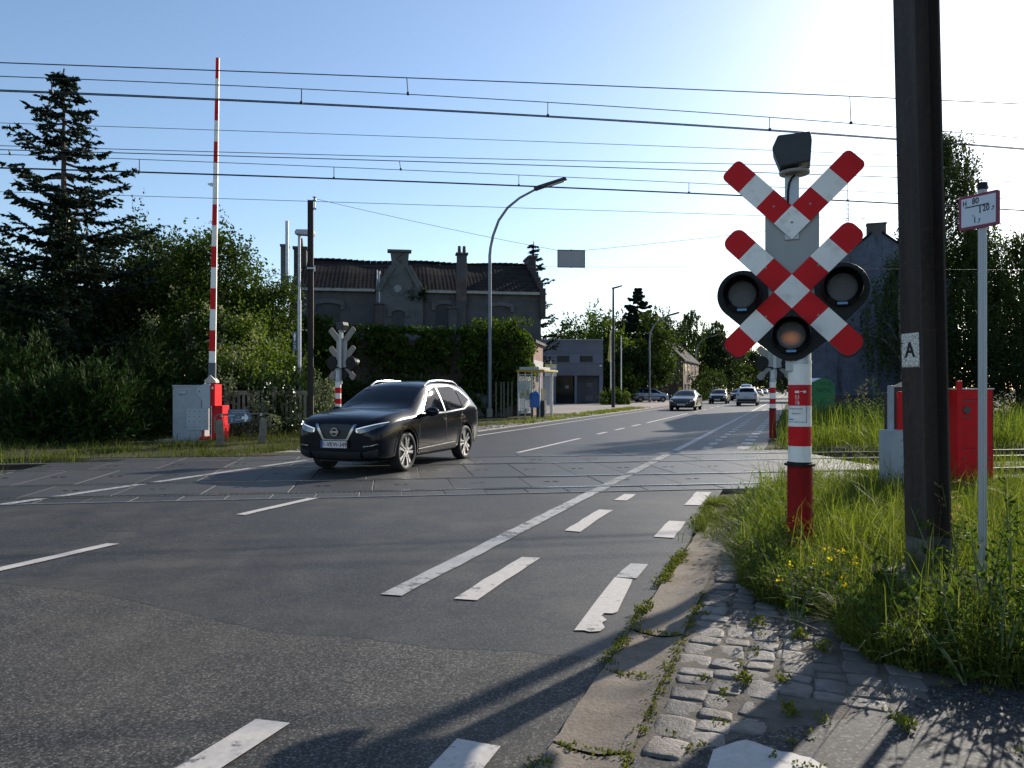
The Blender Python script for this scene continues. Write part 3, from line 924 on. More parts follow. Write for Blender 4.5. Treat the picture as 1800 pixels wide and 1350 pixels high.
mb = MB(); mb.box((-.094, -.0065, .0), (.006, .003, .25), M=PL); mb.box((0, -.0065, -.121), (.19, .003, .006), M=PL); mb.build('plate_rim', plain('rusty_rim', (.16, .10, .06), .8, .1, .3, 20), pl)
p = at(546, 22.4)
e2 = empty('steel_mast', (p.x, p.y, 0), TA, 'slim dark steel mast carrying a span wire, behind the black car', 'mast', 'dark steel masts beside the crossing')
mb = MB(); mb.prism(h_profile(.16, .15, .012, .01), 0, 7.0); mb.build('beam', oldsteel, e2)
mb = MB(); mb.box((.12, 0, 6.75), (.1, .05, .05)); mb.tube([(.12, 0, 6.75), (.12, 0, 7.05), (.06, 0, 7.1)], .018, 6); mb.lathe([(.04, 6.98), (.045, 7.0), (.03, 7.06), (.045, 7.08), (.01, 7.12)], 10, Matrix.Translation((.12, 0, 0))); mb.build('wire_clamp', galv, e2)
mb = MB(); mb.box((.1, -.02, 5.0), (.06, .04, .16)); mb.box((0, 0, 5.0), (.19, .18, .05)); mb.build('band_clamp', galv, e2)

# ================================================================ gauge sign at the right
p = at(1727, 5.0)
e = empty('railway_sign', (p.x, p.y, 0), 0, 'small red rimmed white sign with black figures on a ribbed aluminium pole', 'sign')
mb = MB()
prof = []
for k in range(48):
    a = 2 * PI * k / 48; rr = .0255 if k % 4 < 2 else .0225
    prof.append((rr * math.cos(a), rr * math.sin(a)))
mb.prism(prof, -.1, 2.80); mb.build('pole', alu, e)
mb = MB(); mb.lathe([(.03, 2.795), (.03, 2.83), (.026, 2.84)], 20); mb.build('pole_cap', black_pl, e, smooth=True)
sa = math.atan2(-.353, .935)   # the plate runs away from the viewer to the left
PM = Matrix.Translation((-.034, -.012, 2.655)) @ Matrix.Rotation(-R(62), 4, 'Z')
def rrect(w, h, r, n=5):
    P = []
    for cx, cy, a0 in ((w / 2 - r, -h / 2 + r, -90), (w / 2 - r, h / 2 - r, 0), (-w / 2 + r, h / 2 - r, 90), (-w / 2 + r, -h / 2 + r, 180)):
        for k in range(n + 1):
            a = R(a0 + 90 * k / n); P.append((cx + r * math.cos(a), cy + r * math.sin(a)))
    return P
PF = PM @ FACE
mb = MB(); mb.prism(rrect(.262, .225, .014), -.014, 0, PF); pl = mb.build('sign_plate', plain('sign_crimson', (.22, .018, .055), .45, 0, .08, 5), e, bevel=.002)
mb = MB(); mb.prism(rrect(.222, .186, .004), .0005, .002, PF); mb.build('sign_field', plain('sign_pale', (.60, .63, .68), .45, 0, .04, 3), pl)
def sg(s, size, x, y, sx=.8): text('lettering', s, size, PF @ Matrix.Translation((x, y, .0025)), black_ink, pl, .0004, sx, bold=.0012)
sg('H', .05, -.088, .06, .75); sg('80', .056, -.018, .066); sg('20', .056, .05, .008); sg('.7', .034, .092, .0, .8); sg('1', .056, -.022, -.058); sg('.7', .034, .004, -.066, .8)
mb = MB(); mb.box((-.008, .034, .003), (.155, .0075, .001), M=PF); mb.box((.012, .008, .003), (.0075, .052, .001), M=PF); mb.box((-.033, -.027, .003), (.006, .009, .001), M=PF); mb.build('rule_lines', black_ink, pl)

# ================================================================ barrier machines
lamp_bolt = plain('bolt_dark', (.12, .12, .12), .5, .4)
def make_barrier(loc, rz, label, flip, boom_lean, boom_len):
    e = empty('barrier_machine', loc, rz, label, 'level crossing barrier', 'raised level crossing barriers')
    f = flip
    mb = MB(); mb.box((-.30 * f, 0, .78), (.82, .62, 1.56)); mb.box((-.30 * f, 0, 1.575), (.85, .65, .05)); mb.build('cabinet', greymetal, e, bevel=.008)
    mb = MB(); mb.box((-.3 * f, 0, -.06), (1.9, .95, .16)); mb.build('plinth', concrete, e, bevel=.015)
    # gearbox plate and bolts towards the road side
    mb = MB(); mb.box((.0 * f, -.325, .62), (.62, .03, .62))
    mb.prism([(x * f, z) for x, z in ((-.02, 1.52), (.20, 1.64), (.36, 1.64), (.36, .93), (.14, .93), (.14, 1.15), (-.02, 1.38))], .3125, .345, FACE)
    g = mb.build('gearbox_cover', plain('grey_paint_pale', (.40, .42, .44), .5, 0, .1, 3), e, bevel=.005)
    mb = MB()
    for i in range(4):
        for z in (.4, .55, .70, .85): mb.lathe([(.014, .341), (.011, .352)], 8, FACE @ Matrix.Translation(((-.23 + i * .15) * f, z, 0)))
    mb.lathe([(.02, .346), (.015, .37)], 10, FACE @ Matrix.Translation((.06 * f, 1.42, 0)))
    mb.build('bolt_heads', lamp_bolt, g)
    mb = MB(); mb.tube([(-.5 * f, -.312, 1.36), (-.5 * f, -.36, 1.36), (-.5 * f, -.37, 1.32)], .03, 8); mb.box((-.42 * f, -.345, 1.38), (.22, .018, .03)); mb.box((-.34 * f, -.345, 1.42), (.02, .018, .1)); mb.build('lock_lever', galv, e)
    # red side towards the road
    mb = MB(); mb.box((.42 * f, -.02, 1.22), (.13, .56, .80)); mb.box((.55 * f, -.02, .52), (.30, .56, .98)); mb.box((.3 * f, -.02, .06), (.5, .6, .12))
    mb.build('red_guard', red_gloss, e, bevel=.006)
    mb = MB(); mb.box((.345 * f, -.315, 1.3), (.018, .02, .66)); mb.box((.392 * f, -.315, .52), (.016, .02, .98)); mb.box((.42 * f, -.303, 1.52), (.05, .006, .06)); mb.build('white_edge', white_refl, e)
    mb = MB(); mb.prism([(-.16, 1.66), (.16, 1.66), (.16, 1.72), (.0, 1.9), (-.16, 1.72)], -.18, .12, Matrix.Translation((.28 * f, 0, 0)) @ FACE); mb.build('boom_socket', plain('socket_grey', (.42, .40, .36), .7, .2, .15, 6), e, bevel=.006)
    A = Matrix.Translation((.28 * f, .05, 1.8)) @ Matrix.Rotation(R(boom_lean), 4, 'Y')
    mb = MB(); mb.box((0, 0, .22), (.20, .10, .46), M=A); mb.build('boom_holder', plain('holder_blue_grey', (.09, .10, .12), .6, .3, .2, 9), e)
    mb = MB(); z = .45; L_ = boom_len; n = 15
    # nine red bands; the middle white band is double
    seq = [0, 1, 0, 1, 0, 1, 0, 1, 0, 0, 1, 0, 1, 0, 1]
    dz = (L_ - .45) / len(seq)
    for i, c in enumerate(seq):
        h = dz * (.55 if i == 0 else 1)
        q0 = (z - .45) / L_; q1 = (z + h - .45) / L_
        w0, w1 = .185 - .10 * q0, .185 - .10 * q1
        mb.add([(-w0/2, -.03, z), (w0/2, -.03, z), (w0/2, .03, z), (-w0/2, .03, z), (-w1/2, -.03, z+h), (w1/2, -.03, z+h), (w1/2, .03, z+h), (-w1/2, .03, z+h)],
               [(0, 1, 5, 4), (2, 3, 7, 6)] + ([(0, 3, 2, 1)] if i == 0 else []) + ([(4, 5, 6, 7)] if i == len(seq) - 1 else []), A, mi=c)
        mb.add([(-w0/2, -.03, z), (w0/2, -.03, z), (w0/2, .03, z), (-w0/2, .03, z), (-w1/2, -.03, z+h), (w1/2, -.03, z+h), (w1/2, .03, z+h), (-w1/2, .03, z+h)],
               [(1, 2, 6, 5), (3, 0, 4, 7)], A, mi=0 if f * 1 > 0 else c)
        z += h
    bo = mb.build('boom', [white_refl, red_gloss], e)
    mb = MB(); mb.prism([(-.02, 0), (-.16, .06), (-.16, .1), (-.02, .12)], -.02, .02, A @ Matrix.Translation((-.06 * f, 0, L_ * .58)) @ FACE); mb.build('boom_catch', galv, bo)
    return e
p = at(362, 22.3)
make_barrier((p.x - .12, p.y, 0), 0.02, 'far grey barrier cabinet with its striped boom raised upright, beside the juniper bushes', 1, 1.0, 9.6)
p = at(1632, 10.4)
nb = empty('barrier_machine', (p.x, p.y, 0), TA - .06, 'red sided barrier machine standing in tall grass behind the thick dark mast', 'level crossing barrier', 'raised level crossing barriers')
mb = MB(); mb.box((-.67, -.30, .60), (.26, .30, .72)); mb.box((-.665, -.2, .83), (.05, .08, 1.42)); mb.box((-.44, -.25, .15), (.26, .3, .3)); mb.build('cabinet', greymetal, nb, bevel=.006)
mb = MB()
for z in (.4, .62, .84): mb.lathe([(.016, 0), (.012, .014)], 8, Matrix.Translation((-.66, -.452, z)) @ Matrix.Rotation(PI / 2, 4, 'X'))
mb.build('bolt_heads', galv, nb)
mb = MB(); mb.prism([(-.42, 1.52), (-.05, 1.69), (.1, 1.69), (.1, 1.4), (-.42, 1.4)], -.2, .25, FACE); mb.box((-.30, .1, .9), (.30, .4, 1.1)); mb.build('gearbox_cover', oldsteel, nb, bevel=.006)
mb = MB(); mb.box((-.555, -.26, .74), (.11, .03, 1.44)); mb.box((.45, -.05, .74), (.52, .50, 1.50)); mb.box((.22, -.31, .82), (.07, .03, 1.56)); mb.box((.46, -.312, .36), (.46, .02, .70))
mb.build('red_guard', red_gloss, nb, bevel=.004)
mb = MB()
for x, z, w, h in ((.45, .715, .46, .008), (.45, 1.36, .50, .006), (.70, .75, .006, 1.44)): mb.box((x, -.301, z), (w, .004, h))
mb.build('door_seam', rubber, nb)
mb = MB(); mb.box((.45, -.05, 1.498), (.54, .52, .014)); mb.build('white_edge', white_refl, nb)
mb = MB(); mb.box((.33, -.305, 1.22), (.09, .012, .09), M=Matrix.Translation((.33, 0, 1.22)) @ Matrix.Rotation(PI / 4, 4, 'Y') @ Matrix.Translation((-.33, 0, -1.22))); lat = [MB().box((.35, -.303, 1.34), (.18, .006, .01)), MB().box((.33, -.303, 1.12), (.14, .006, .01))]
for x in (.28, .62): MB().lathe([(.016, 0), (.012, .014)], 8, Matrix.Translation((x, -.322, .58)) @ Matrix.Rotation(PI / 2, 4, 'X')).build('bolt_head', lamp_bolt, nb)
for q in lat + [mb]: q.build('latch', plain('latch_dark', (.10, .08, .07), .5, .5), nb)
A = Matrix.Translation((.02, .12, 1.55)) @ Matrix.Rotation(R(-1.7), 4, 'Y')
mb = MB(); z = 0
for i in range(16):
    w0 = .17 - .006 * i
    mb.box((0, 0, z + .28), (w0, .06, .559), M=A, mi=i % 2); z += .56
mb.build('boom', [white_refl, red_gloss], nb)

# ================================================================ overhead wires
def wire(v, pts, r, label, double=0, drops=None, drop_to=None, name='overhead_wire'):
    # pts: measured (pixel x, pixel y); the wire hangs in the vertical plane at track offset v
    us = []; zs = []
    for px, py in pts:
        k = (px - 900) / 1350
        Y = v / (TV.x * k + TV.y)
        us.append(k * Y * TU.x + Y * TU.y); zs.append(hz(py, Y))
    cf = np.polyfit(us, zs, min(2, len(us) - 1))
    f = lambda u: float(np.polyval(cf, u))
    u0, u1 = us[0] - 10, us[-1] + 9
    o = None
    mb = MB()
    P = [uv(u0 + (u1 - u0) * i / 40, v, f(u0 + (u1 - u0) * i / 40)) for i in range(41)]
    for s in ([0] if not double else [-double / 2, double / 2]):
        mb.tube([p + TV * s for p in P], r * .78, 5)
    o = mb.build(name, wire_mat)
    tag(o, label, 'cable', 'overhead wires along the railway')
    return o, f
w2, f2 = wire(12.15, [(0, 134), (900, 176), (1800, 243)], .009, 'auxiliary wire just above the double contact wire of the near track')
w3, f3 = wire(12.15, [(0, 159), (900, 201), (1800, 262)], .011, 'double contact wire of the near track, thickest of the overhead wires', double=.05)
w1, f1 = wire(12.15, [(0, 110), (900, 144), (1800, 183)], .011, 'uppermost overhead wire, the catenary of the near track')
w6, f6 = wire(15.95, [(0, 263), (900, 289), (1800, 320)], .012, 'catenary wire of the far track, lower of the close pair')
w7, f7 = wire(15.95, [(0, 271), (900, 307), (1800, 352)], .009, 'auxiliary wire just above the lowest double contact wire')
w8, f8 = wire(15.95, [(0, 295), (900, 326), (1800, 370)], .012, 'double contact wire of the far track, second from the bottom', double=.05)
w4, _ = wire(18.6, [(0, 216), (900, 247), (1800, 282)], .009, 'single thin wire alone between the two sets of track wires')
w5, _ = wire(18.6, [(0, 256), (900, 280), (1800, 296)], .011, 'upper wire of the close pair above the far track')
w9, _ = wire(23.05, [(0, 337), (550, 354), (1580, 387)], .010, 'lowest thin wire, fixed to the top of the slim mast')
def dropper(v, fa, fb, pxs, par, nm='dropper', r=.008, skew=0):
    for px in pxs:
        k = (px - 900) / 1350; Y = v / (TV.x * k + TV.y); u = k * Y * TU.x + Y * TU.y
        mb = MB(); a = fa(u); b = fb(u + skew)
        mb.tube([uv(u, v, a), uv(u + skew, v, b)], r, 5); mb.box(uv(u + skew, v, b + .01), (.04, .04, .04))
        mb.build(nm, wire_mat, par)
dropper(12.15, f2, f3, (91, 530, 963, 1353), w2)
dropper(12.15, f1, f2, (715, 1494), w1, skew=.02)
dropper(15.95, f7, f8, (245, 587, 912, 1211, 1490), w7)
dropper(15.95, f6, f7, (15, 702), w6, skew=.03)
# span wire with the hanging board
pa = at(553, 22.4, hz(349, 22.4)); Yb = 23.3
pb = at(980, Yb, hz(440, Yb)); pc = at(1028, Yb, hz(440, Yb)); pd = at(1860, 22.0, hz(333, 22.0))
e = empty('hanging_board', at(1004, Yb, hz(470, Yb)), TA * .5, 'blank grey board hung over the road on thin span wires', 'board')
bw = 48 * Yb / 1350; bh = 30 * Yb / 1350
mb = MB(); mb.box((0, 0, bh / 2), (bw, .03, bh)); mb.build('board_sheet', plain('board_grey', (.34, .335, .33), .6, .1, .1, 2), e)
mb = MB()
for x in (-bw / 2, bw / 2): mb.box((x, -.018, bh / 2), (.02, .02, bh + .02))
for z in (0, bh): mb.box((0, -.018, z), (bw, .02, .025)); mb.box((0, -.02, z), (.04, .03, .04))
mb.build('board_frame', plain('board_frame', (.10, .10, .11), .5, .3), e)
def plainwire(a, b, r, lab, sag=.0):
    P = []
    for i in range(21):
        t = i / 20; q = a.lerp(b, t); q.z -= sag * 4 * t * (1 - t); P.append(q)
    mb = MB(); mb.tube(P, r, 5)
    return tag(mb.build('span_wire', wire_mat), lab, 'cable')
plainwire(pa, pb, .006, 'thin wire from the slim mast down to the hanging board', .05)
plainwire(pc, pd, .006, 'thin wire rising from the hanging board to the right', .12)
plainwire(at(545, 22.4, hz(466, 22.4)), at(1860, 22.8, hz(475, 22.8)), .004, 'thin level wire steadying the bottom of the hanging board', .0)

# ================================================================ 'spoor 2' direction sign on a bent tube
tube_rust = plain('tube_worn_paint', (.17, .14, .10), .6, .3, .3, 12, dirt=((.06, .035, .02), .6))
p0 = at(379, 20.4); p1 = at(474, 21.6)
e = empty('tubular_rail', p0, math.atan2(p1.y - p0.y, p1.x - p0.x), 'worn bent tube barrier carried by two old stub posts', 'railing')
ln = (p1 - p0).length
zt = .80
mb = MB(); mb.tube([(-.02, 0, .33), (-.02, 0, zt - .12), (.0, 0, zt - .04), (.08, 0, zt), (ln - .08, 0, zt), (ln, 0, zt - .04), (ln + .02, 0, zt - .12), (ln + .02, 0, .42)], .025, 10); mb.build('tube', tube_rust, e, smooth=True)
mb = MB(); mb.box((.16, 0, zt - .02), (.05, .07, .07)); mb.box((ln - .28, 0, zt - .02), (.05, .07, .07)); mb.build('tube_clamps', galv, e)
def stub(px, Y, h, lab):
    p = at(px, Y); mb = MB()
    n = 8
    for i in range(n):
        pass
    mb.box((0, 0, h / 2), (.2, .17, h), taper=(.86, .86)); mb.box((0, 0, h + .01), (.165, .14, .03), taper=(.6, .6))
    o = mb.build('stub_post', wood_old, bevel=.02); o.location = p; o.rotation_euler = (R(rnd.uniform(-2, 2)), R(rnd.uniform(-3, 3)), R(25))
    tag(o, lab, 'post', 'old stub posts under the tube rail')
stub(388, 20.2, .66, 'weathered stub post nearest the barrier cabinet'); stub(461, 21.3, .66, 'weathered stub post at the far end of the tube rail')
slate = plain('sign_slate_blue', (.085, .12, .175), .45, 0, .1, 4)
sp_ = p0.lerp(p1, .41); sp_.z = .745
e = empty('direction_sign', sp_, math.atan2(p1.y - p0.y, p1.x - p0.x) - .04, 'slate blue arrow sign reading spoor 2 on the bent tube rail', 'sign')
mb = MB(); mb.prism([(-.32, -.19), (.30, -.15), (.36, -.09), (.36, -.02), (.24, .2), (-.32, .19)], .03, .042, FACE); bd = mb.build('sign_plate', slate, e)
SF = Matrix.Translation((0, -.0435, 0)) @ FACE
def tx(s, size, x, y, sx=.85, b=bd): text('lettering', s, size, SF @ Matrix.Translation((x, y, 0)), white_ink, b, .0006, sx)
tx('Het is verboden gebruik te maken', .036, -.03, .155, .82); tx('deze weg om naar spoor 2 te gaan', .036, -.01, .105, .82)
tx('spoor', .085, -.215, .035, .85); tx('2', .13, -.215, -.095, .9); tx('0 m', .05, -.03, -.02); tx('verderop', .05, -.03, -.08, .9)
mb = MB(); mb.prism([(.07, -.085), (.17, -.085), (.14, -.15), (.19, -.15), (.27, -.045), (.19, .06), (.14, .06), (.17, -.005), (.07, -.005)], .0, .0015, SF); mb.build('arrow', white_ink, bd)
# ================================================================ street lamps
lamp_grey = plain('lamp_post_grey', (.20, .215, .23), .5, .5, .15, 3)
lamp_dark = plain('lamp_post_dark', (.025, .027, .03), .5, .3, .2, 3)
lamp_lens = plain('lamp_underside', (.55, .52, .45), .3)
def curved_lamp(loc, h, reach, label, mat=lamp_grey, straight=.70, group='street lamps with curved arms'):
    e = empty('street_lamp', loc, -RA, label, 'street lamp', group)
    z0 = h * straight
    P = [(0, 0, 0), (0, 0, z0 * .5), (0, 0, z0)]
    for q, zf in ((.01, .12), (.045, .30), (.12, .52), (.24, .70), (.40, .83), (.62, .94)): P.append((reach * q, 0, z0 + (h - z0 - .15) * zf))
    r = [.11, .10, .085] + [.075, .072, .07, .066, .06, .055]
    mb = MB(); mb.tube(P, r, 12); mb.build('post', mat, e, smooth=True)
    mb = MB(); mb.box((0, 0, .22), (.26, .26, .44)); mb.build('post_base', concrete, e, bevel=.02)
    a = Vector(P[-1]); b = Vector((reach, 0, h))
    d = (b - a); L_ = d.length; ang = math.atan2(d.z, d.x)
    A = Matrix.Translation(a) @ Matrix.Rotation(-ang, 4, 'Y')
    mb = MB(); mb.prism([(-.1, -.07), (L_, -.04), (L_ + .06, .03), (L_, .10), (.1, .12), (-.1, .08)], -.14, .14, A @ FACE); hd = mb.build('lamp_head', lamp_dark, e, bevel=.03)
    mb = MB(); mb.box((L_ * .62, 0, -.075), (L_ * .62, .2, .03), M=A); mb.build('lamp_glass', lamp_lens, hd)
    return e
p = at(861, 40.3); curved_lamp((p.x, p.y, 0), 12.1, 4.15, 'tall curved street lamp between the ivy and the bus shelter')
p = at(1142, 84); curved_lamp((p.x, p.y, 0), 9.7, 3.2, 'curved street lamp among the dark trees, behind the silver parked car')
p = at(1223, 121); curved_lamp((p.x, p.y, 0), 9.9, 3.2, 'curved street lamp beside the small brick house')
p = at(1321, 255); curved_lamp((p.x, p.y, 0), 9.8, 3.2, 'farthest curved street lamp, a tiny arc above the queue of cars')
p = at(1078, 61.3)
e = empty('street_lamp', (p.x, p.y, 0), -RA, 'slender straight dark street lamp on the forecourt with a short flat head', 'street lamp')
mb = MB(); mb.tube([(0, 0, 0), (0, 0, 4), (0, 0, 9.55)], [.15, .12, .075], 12); mb.build('post', lamp_dark, e, smooth=True)
mb = MB(); mb.prism([(-.1, 0), (.28, .07), (.75, .17), (.75, .11), (.3, -.03), (-.1, -.1)], -.13, .13, Matrix.Translation((0, 0, 9.55)) @ FACE); mb.build('lamp_head', lamp_dark, e, bevel=.02)
p = at(526, 27)
e = empty('street_lamp', (p.x, p.y, 0), 0, 'straight platform lamp with a level head and small blue sign, beside the slim mast', 'street lamp')
mb = MB(); mb.tube([(0, 0, 0), (0, 0, 4.6)], .07, 12); mb.tube([(0, 0, 4.6), (0, 0, 6.75)], .05, 12); mb.build('post', galv, e, smooth=True)
mb = MB(); mb.box((.0, 0, 6.82), (.09, .09, .22)); mb.prism([(-.12, 6.90), (.52, 6.86), (.55, 6.98), (.48, 7.07), (-.08, 7.08), (-.13, 7.0)], -.15, .15, FACE); mb.build('lamp_head', plain('lamp_head_grey', (.35, .37, .4), .5, .2), e, bevel=.03)
mb = MB(); mb.box((-.15, -.02, 3.16), (.13, .025, .70)); s_ = mb.build('platform_sign', slate, e)
mb = MB(); mb.prism([(-.02, -.12), (.02, -.12), (.02, .02), (.05, .02), (0, .17), (-.05, .02), (-.02, .02)], 0, .002, Matrix.Translation((-.15, -.034, 3.30)) @ FACE); mb.build('arrow', white_ink, s_)
text('lettering', 'spoor', .05, Matrix.Translation((-.15, -.034, 3.09)) @ FACE, white_ink, s_, .0008, .85)
text('lettering', '2', .16, Matrix.Translation((-.15, -.034, 2.96)) @ FACE, white_ink, s_, .0008, .85)
mb = MB(); mb.box((-.06, 0, 3.4), (.08, .03, .03)); mb.box((-.06, 0, 2.9), (.08, .03, .03)); mb.build('sign_bracket', galv, s_)

# ================================================================ station building
SV = 46.1; SU = -5.35
e = empty('station_building', uv(SU, SV), TA, 'old grey rendered station building with tiled roof and a central gable', 'building')
def lx(px):
    k = (px - 900) / 1350; Y = SV / (TV.x * k + TV.y)
    return k * Y * TU.x + Y * TU.y - SU
def lz(px, py):
    k = (px - 900) / 1350; Y = SV / (TV.x * k + TV.y)
    return hz(py, Y)
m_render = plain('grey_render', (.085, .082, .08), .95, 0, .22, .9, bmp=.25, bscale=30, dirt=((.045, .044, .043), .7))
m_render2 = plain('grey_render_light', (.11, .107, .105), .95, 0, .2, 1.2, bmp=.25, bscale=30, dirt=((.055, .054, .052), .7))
m_trim = plain('weathered_cornice', (.36, .34, .31), .8, 0, .2, 3, dirt=((.15, .14, .12), .7))
m_brickdark = brick('sooty_and_shaded_brick', (.10, .055, .04), (.07, .042, .035), (.13, .12, .11))  # soot on the chimneys; on the annex wall its darkness paints in shade
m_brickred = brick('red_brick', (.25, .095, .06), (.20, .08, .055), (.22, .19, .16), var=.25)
# roof tiles: rows of pantiles
m_tile, N, L, B = nt('pantiles')
co = coord(N)
sx = N.new('ShaderNodeSeparateXYZ'); L.new(co, sx.inputs[0])
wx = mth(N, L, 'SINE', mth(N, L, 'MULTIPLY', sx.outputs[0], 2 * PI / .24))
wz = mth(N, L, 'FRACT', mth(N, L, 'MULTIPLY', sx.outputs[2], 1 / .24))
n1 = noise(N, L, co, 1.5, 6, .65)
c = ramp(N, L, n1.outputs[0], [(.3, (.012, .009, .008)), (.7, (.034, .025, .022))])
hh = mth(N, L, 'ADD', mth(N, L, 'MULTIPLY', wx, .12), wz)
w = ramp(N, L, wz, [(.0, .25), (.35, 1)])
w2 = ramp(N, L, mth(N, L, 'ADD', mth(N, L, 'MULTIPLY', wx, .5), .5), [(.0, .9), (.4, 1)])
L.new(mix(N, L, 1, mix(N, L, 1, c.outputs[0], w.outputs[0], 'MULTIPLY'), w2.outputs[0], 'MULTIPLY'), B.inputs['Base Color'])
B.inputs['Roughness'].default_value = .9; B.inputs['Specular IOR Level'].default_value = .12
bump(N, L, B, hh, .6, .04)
BW = lx(951); ez = 7.35; D = 8.0; rz_ = 9.6
mb = MB(); mb.box((BW / 2, D / 2, ez / 2), (BW, D, ez)); 
mb.add([(0.02, 0.02, ez), (0.02, D - .02, ez), (0.02, D / 2, rz_ - .1), (BW - .02, .02, ez), (BW - .02, D - .02, ez), (BW - .02, D / 2, rz_ - .1)], [(0, 2, 1), (3, 4, 5)])
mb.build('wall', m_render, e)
mb = MB()
o_ = .28
nx_ = 30; 
vs = []
for i in range(nx_ + 1):
    x = .1 + (BW - .2) * i / nx_; sag = .05 * math.sin(x * 1.1) + .03 * math.sin(x * 2.7)
    vs += [(x, -o_, ez + .02), (x, D * .25, ez + (rz_ - ez) * .56 + sag * .6), (x, D / 2, rz_ + sag), (x, D + o_, ez + .02)]
fs = []
for i in range(nx_):
    b = i * 4
    for k in range(3): fs.append((b + k, b + 4 + k, b + 5 + k, b + 1 + k))
mb.add(vs, fs)
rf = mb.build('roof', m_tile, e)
so = rf.modifiers.new('thick', 'SOLIDIFY'); so.thickness = .1
mb = MB()
x = .15
while x < BW - .3:
    mb.tube([(x, D / 2, rz_ + .03 + .05 * math.sin(x * 1.1)), (x + .36, D / 2, rz_ + .07 + .05 * math.sin(x * 1.1))], .11, 6); x += .37
mb.build('ridge_tiles', m_tile, rf)
gx0, gx1 = lx(661), lx(743)
mb = MB(); mb.box((gx0 / 2, -.12, ez - .06), (gx0 - .1, .30, .20)); mb.box(((gx1 + BW) / 2, -.12, ez - .06), (BW - gx1 - .1, .30, .20)); mb.build('cornice', m_trim, e, bevel=.03)
# central gable
gp = [(661, 720), (661, 508), (689, 466), (686, 444), (719, 444), (717, 466), (743, 510), (743, 720)]
gpl = [(lx(a), max(0, lz(a, b))) for a, b in gp]
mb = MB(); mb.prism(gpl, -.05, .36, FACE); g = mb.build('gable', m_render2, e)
mb = MB()
def bar2(a, b, w, d0=.36, d1=.46):
    a = Vector((lx(a[0]), lz(*a))); b = Vector((lx(b[0]), lz(*b))); d = (b - a).normalized(); n = Vector((-d.y, d.x)) * w / 2
    mb.prism([tuple(a - n), tuple(b - n), tuple(b + n), tuple(a + n)], d0 + .002, d1, FACE)
bar2((664, 512), (690, 470), .34); bar2((741, 514), (717, 470), .34)
mb.box(((lx(681) + lx(723)) / 2, -.2, lz(700, 443)), (lx(723) - lx(681), .62, .14))
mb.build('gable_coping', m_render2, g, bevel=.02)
# monogram relief on the gable top
mb = MB(); cx, cz = lx(702), lz(702, 454)
mb.tube([(cx + .18 * math.sin(t * 1.25) * (1 - .04 * t), -.37, cz + .36 - t * .115) for t in [i * .3 for i in range(22)]], .035, 6); mb.build('monogram', plain('relief_dark', (.06, .058, .055), .9), g)
# round window
mb = MB(); A = Matrix.Translation((lx(699), -.36, lz(699, 508))) @ FACE
for r0, r1, h0, h1 in ((.30, .46, .002, .06), (.24, .31, .001, .09)):
    n = 32; vs = []
    for i in range(n):
        c_, s__ = math.cos(2 * PI * i / n), math.sin(2 * PI * i / n)
        vs += [(r0 * c_, r0 * s__, h0), (r1 * c_, r1 * s__, h0), (r1 * c_, r1 * s__, h1), (r0 * c_, r0 * s__, h1)]
    fs = []
    for i in range(n):
        j = (i + 1) % n
        for k in range(4): fs.append((i * 4 + k, j * 4 + k, j * 4 + (k + 1) % 4, i * 4 + (k + 1) % 4))
    mb.add(vs, fs, A)
ow = mb.build('round_window', m_render2, e)
mb = MB(); mb.lathe([(.245, .004), (.245, .01)], 24, A); mb.build('pane', plain('dusty_pane', (.16, .2, .22), .3), ow)
mb = MB(); mb.box((lx(699), -.38, lz(699, 508)), (.48, .03, .035)); mb.box((lx(699), -.3815, lz(699, 508)), (.035, .03, .48)); mb.build('glazing_bar', m_trim, ow)
# blind windows with arched hood moulds
m_blind = plain('blocked_window', (.062, .06, .06), .95, 0, .2, 1.4, dirt=((.04, .04, .04), .6))
for px0, px1, py, y0 in ((556, 598, 533, 0), (689, 711, 547, -.36), (766, 797, 535, 0), (864, 896, 538, 0)):
    x0, x1 = lx(px0), lx(px1); zt = lz(px0, py); w_ = x1 - x0; cx = (x0 + x1) / 2
    mb = MB(); n = 8
    arch = lambda hw, zz, rise: [(cx + hw * (-1 + 2 * i / n), zz + rise * (1 - (-1 + 2 * i / n) ** 2)) for i in range(n + 1)]
    P = [(x0, 3.2)] + arch(w_ / 2, zt - .12, .12) + [(x1, 3.2)]
    mb.prism(P[::-1], -y0 + .002, -y0 + .02, FACE); wo = mb.build('window', m_blind, e)
    mb = MB()
    up = arch(w_ / 2 + .28, zt + .10, .16); dn = arch(w_ / 2 + .02, zt - .10, .12)
    mb.prism(dn + up[::-1], -y0 + .003, -y0 + .12, FACE)
    for sx_ in (x0 - .14, x1 + .14): mb.box((sx_, y0 - .06, zt - .16), (.24, .115, .42))
    mb.build('hood_mould', m_render2, wo, bevel=.015)
# chimneys
def chimney(px0, px1, pyt, pyb, y, d, mat, pots=0, name='chimney', par=None, cap=True):
    x0, x1 = lx(px0), lx(px1); zt, zb = lz(px0, pyt), lz(px0, pyb)
    mb = MB(); mb.box(((x0 + x1) / 2, y, (zt + zb) / 2), (x1 - x0, d, zt - zb))
    if cap: mb.box(((x0 + x1) / 2, y, zt + .06), (x1 - x0 + .16, d + .16, .12))
    o = mb.build(name, mat, par or e, bevel=.015)
    if pots:
        mb = MB()
        for k in range(pots):
            xx = x0 + (x1 - x0) * (k + .5) / pots; mb.tube([(xx, y, zt + .121), (xx, y, zt + .55)], [.11, .09], 10)
        mb.build('chimney_pot', plain('clay_pot', (.10, .06, .05), .8), o)
    return o
chimney(804, 821, 447, 492, .3, .5, m_render, 2)
chimney(801, 819, 492, 530, -.2, .38, m_brickdark, 0, 'chimney_breast', cap=False)
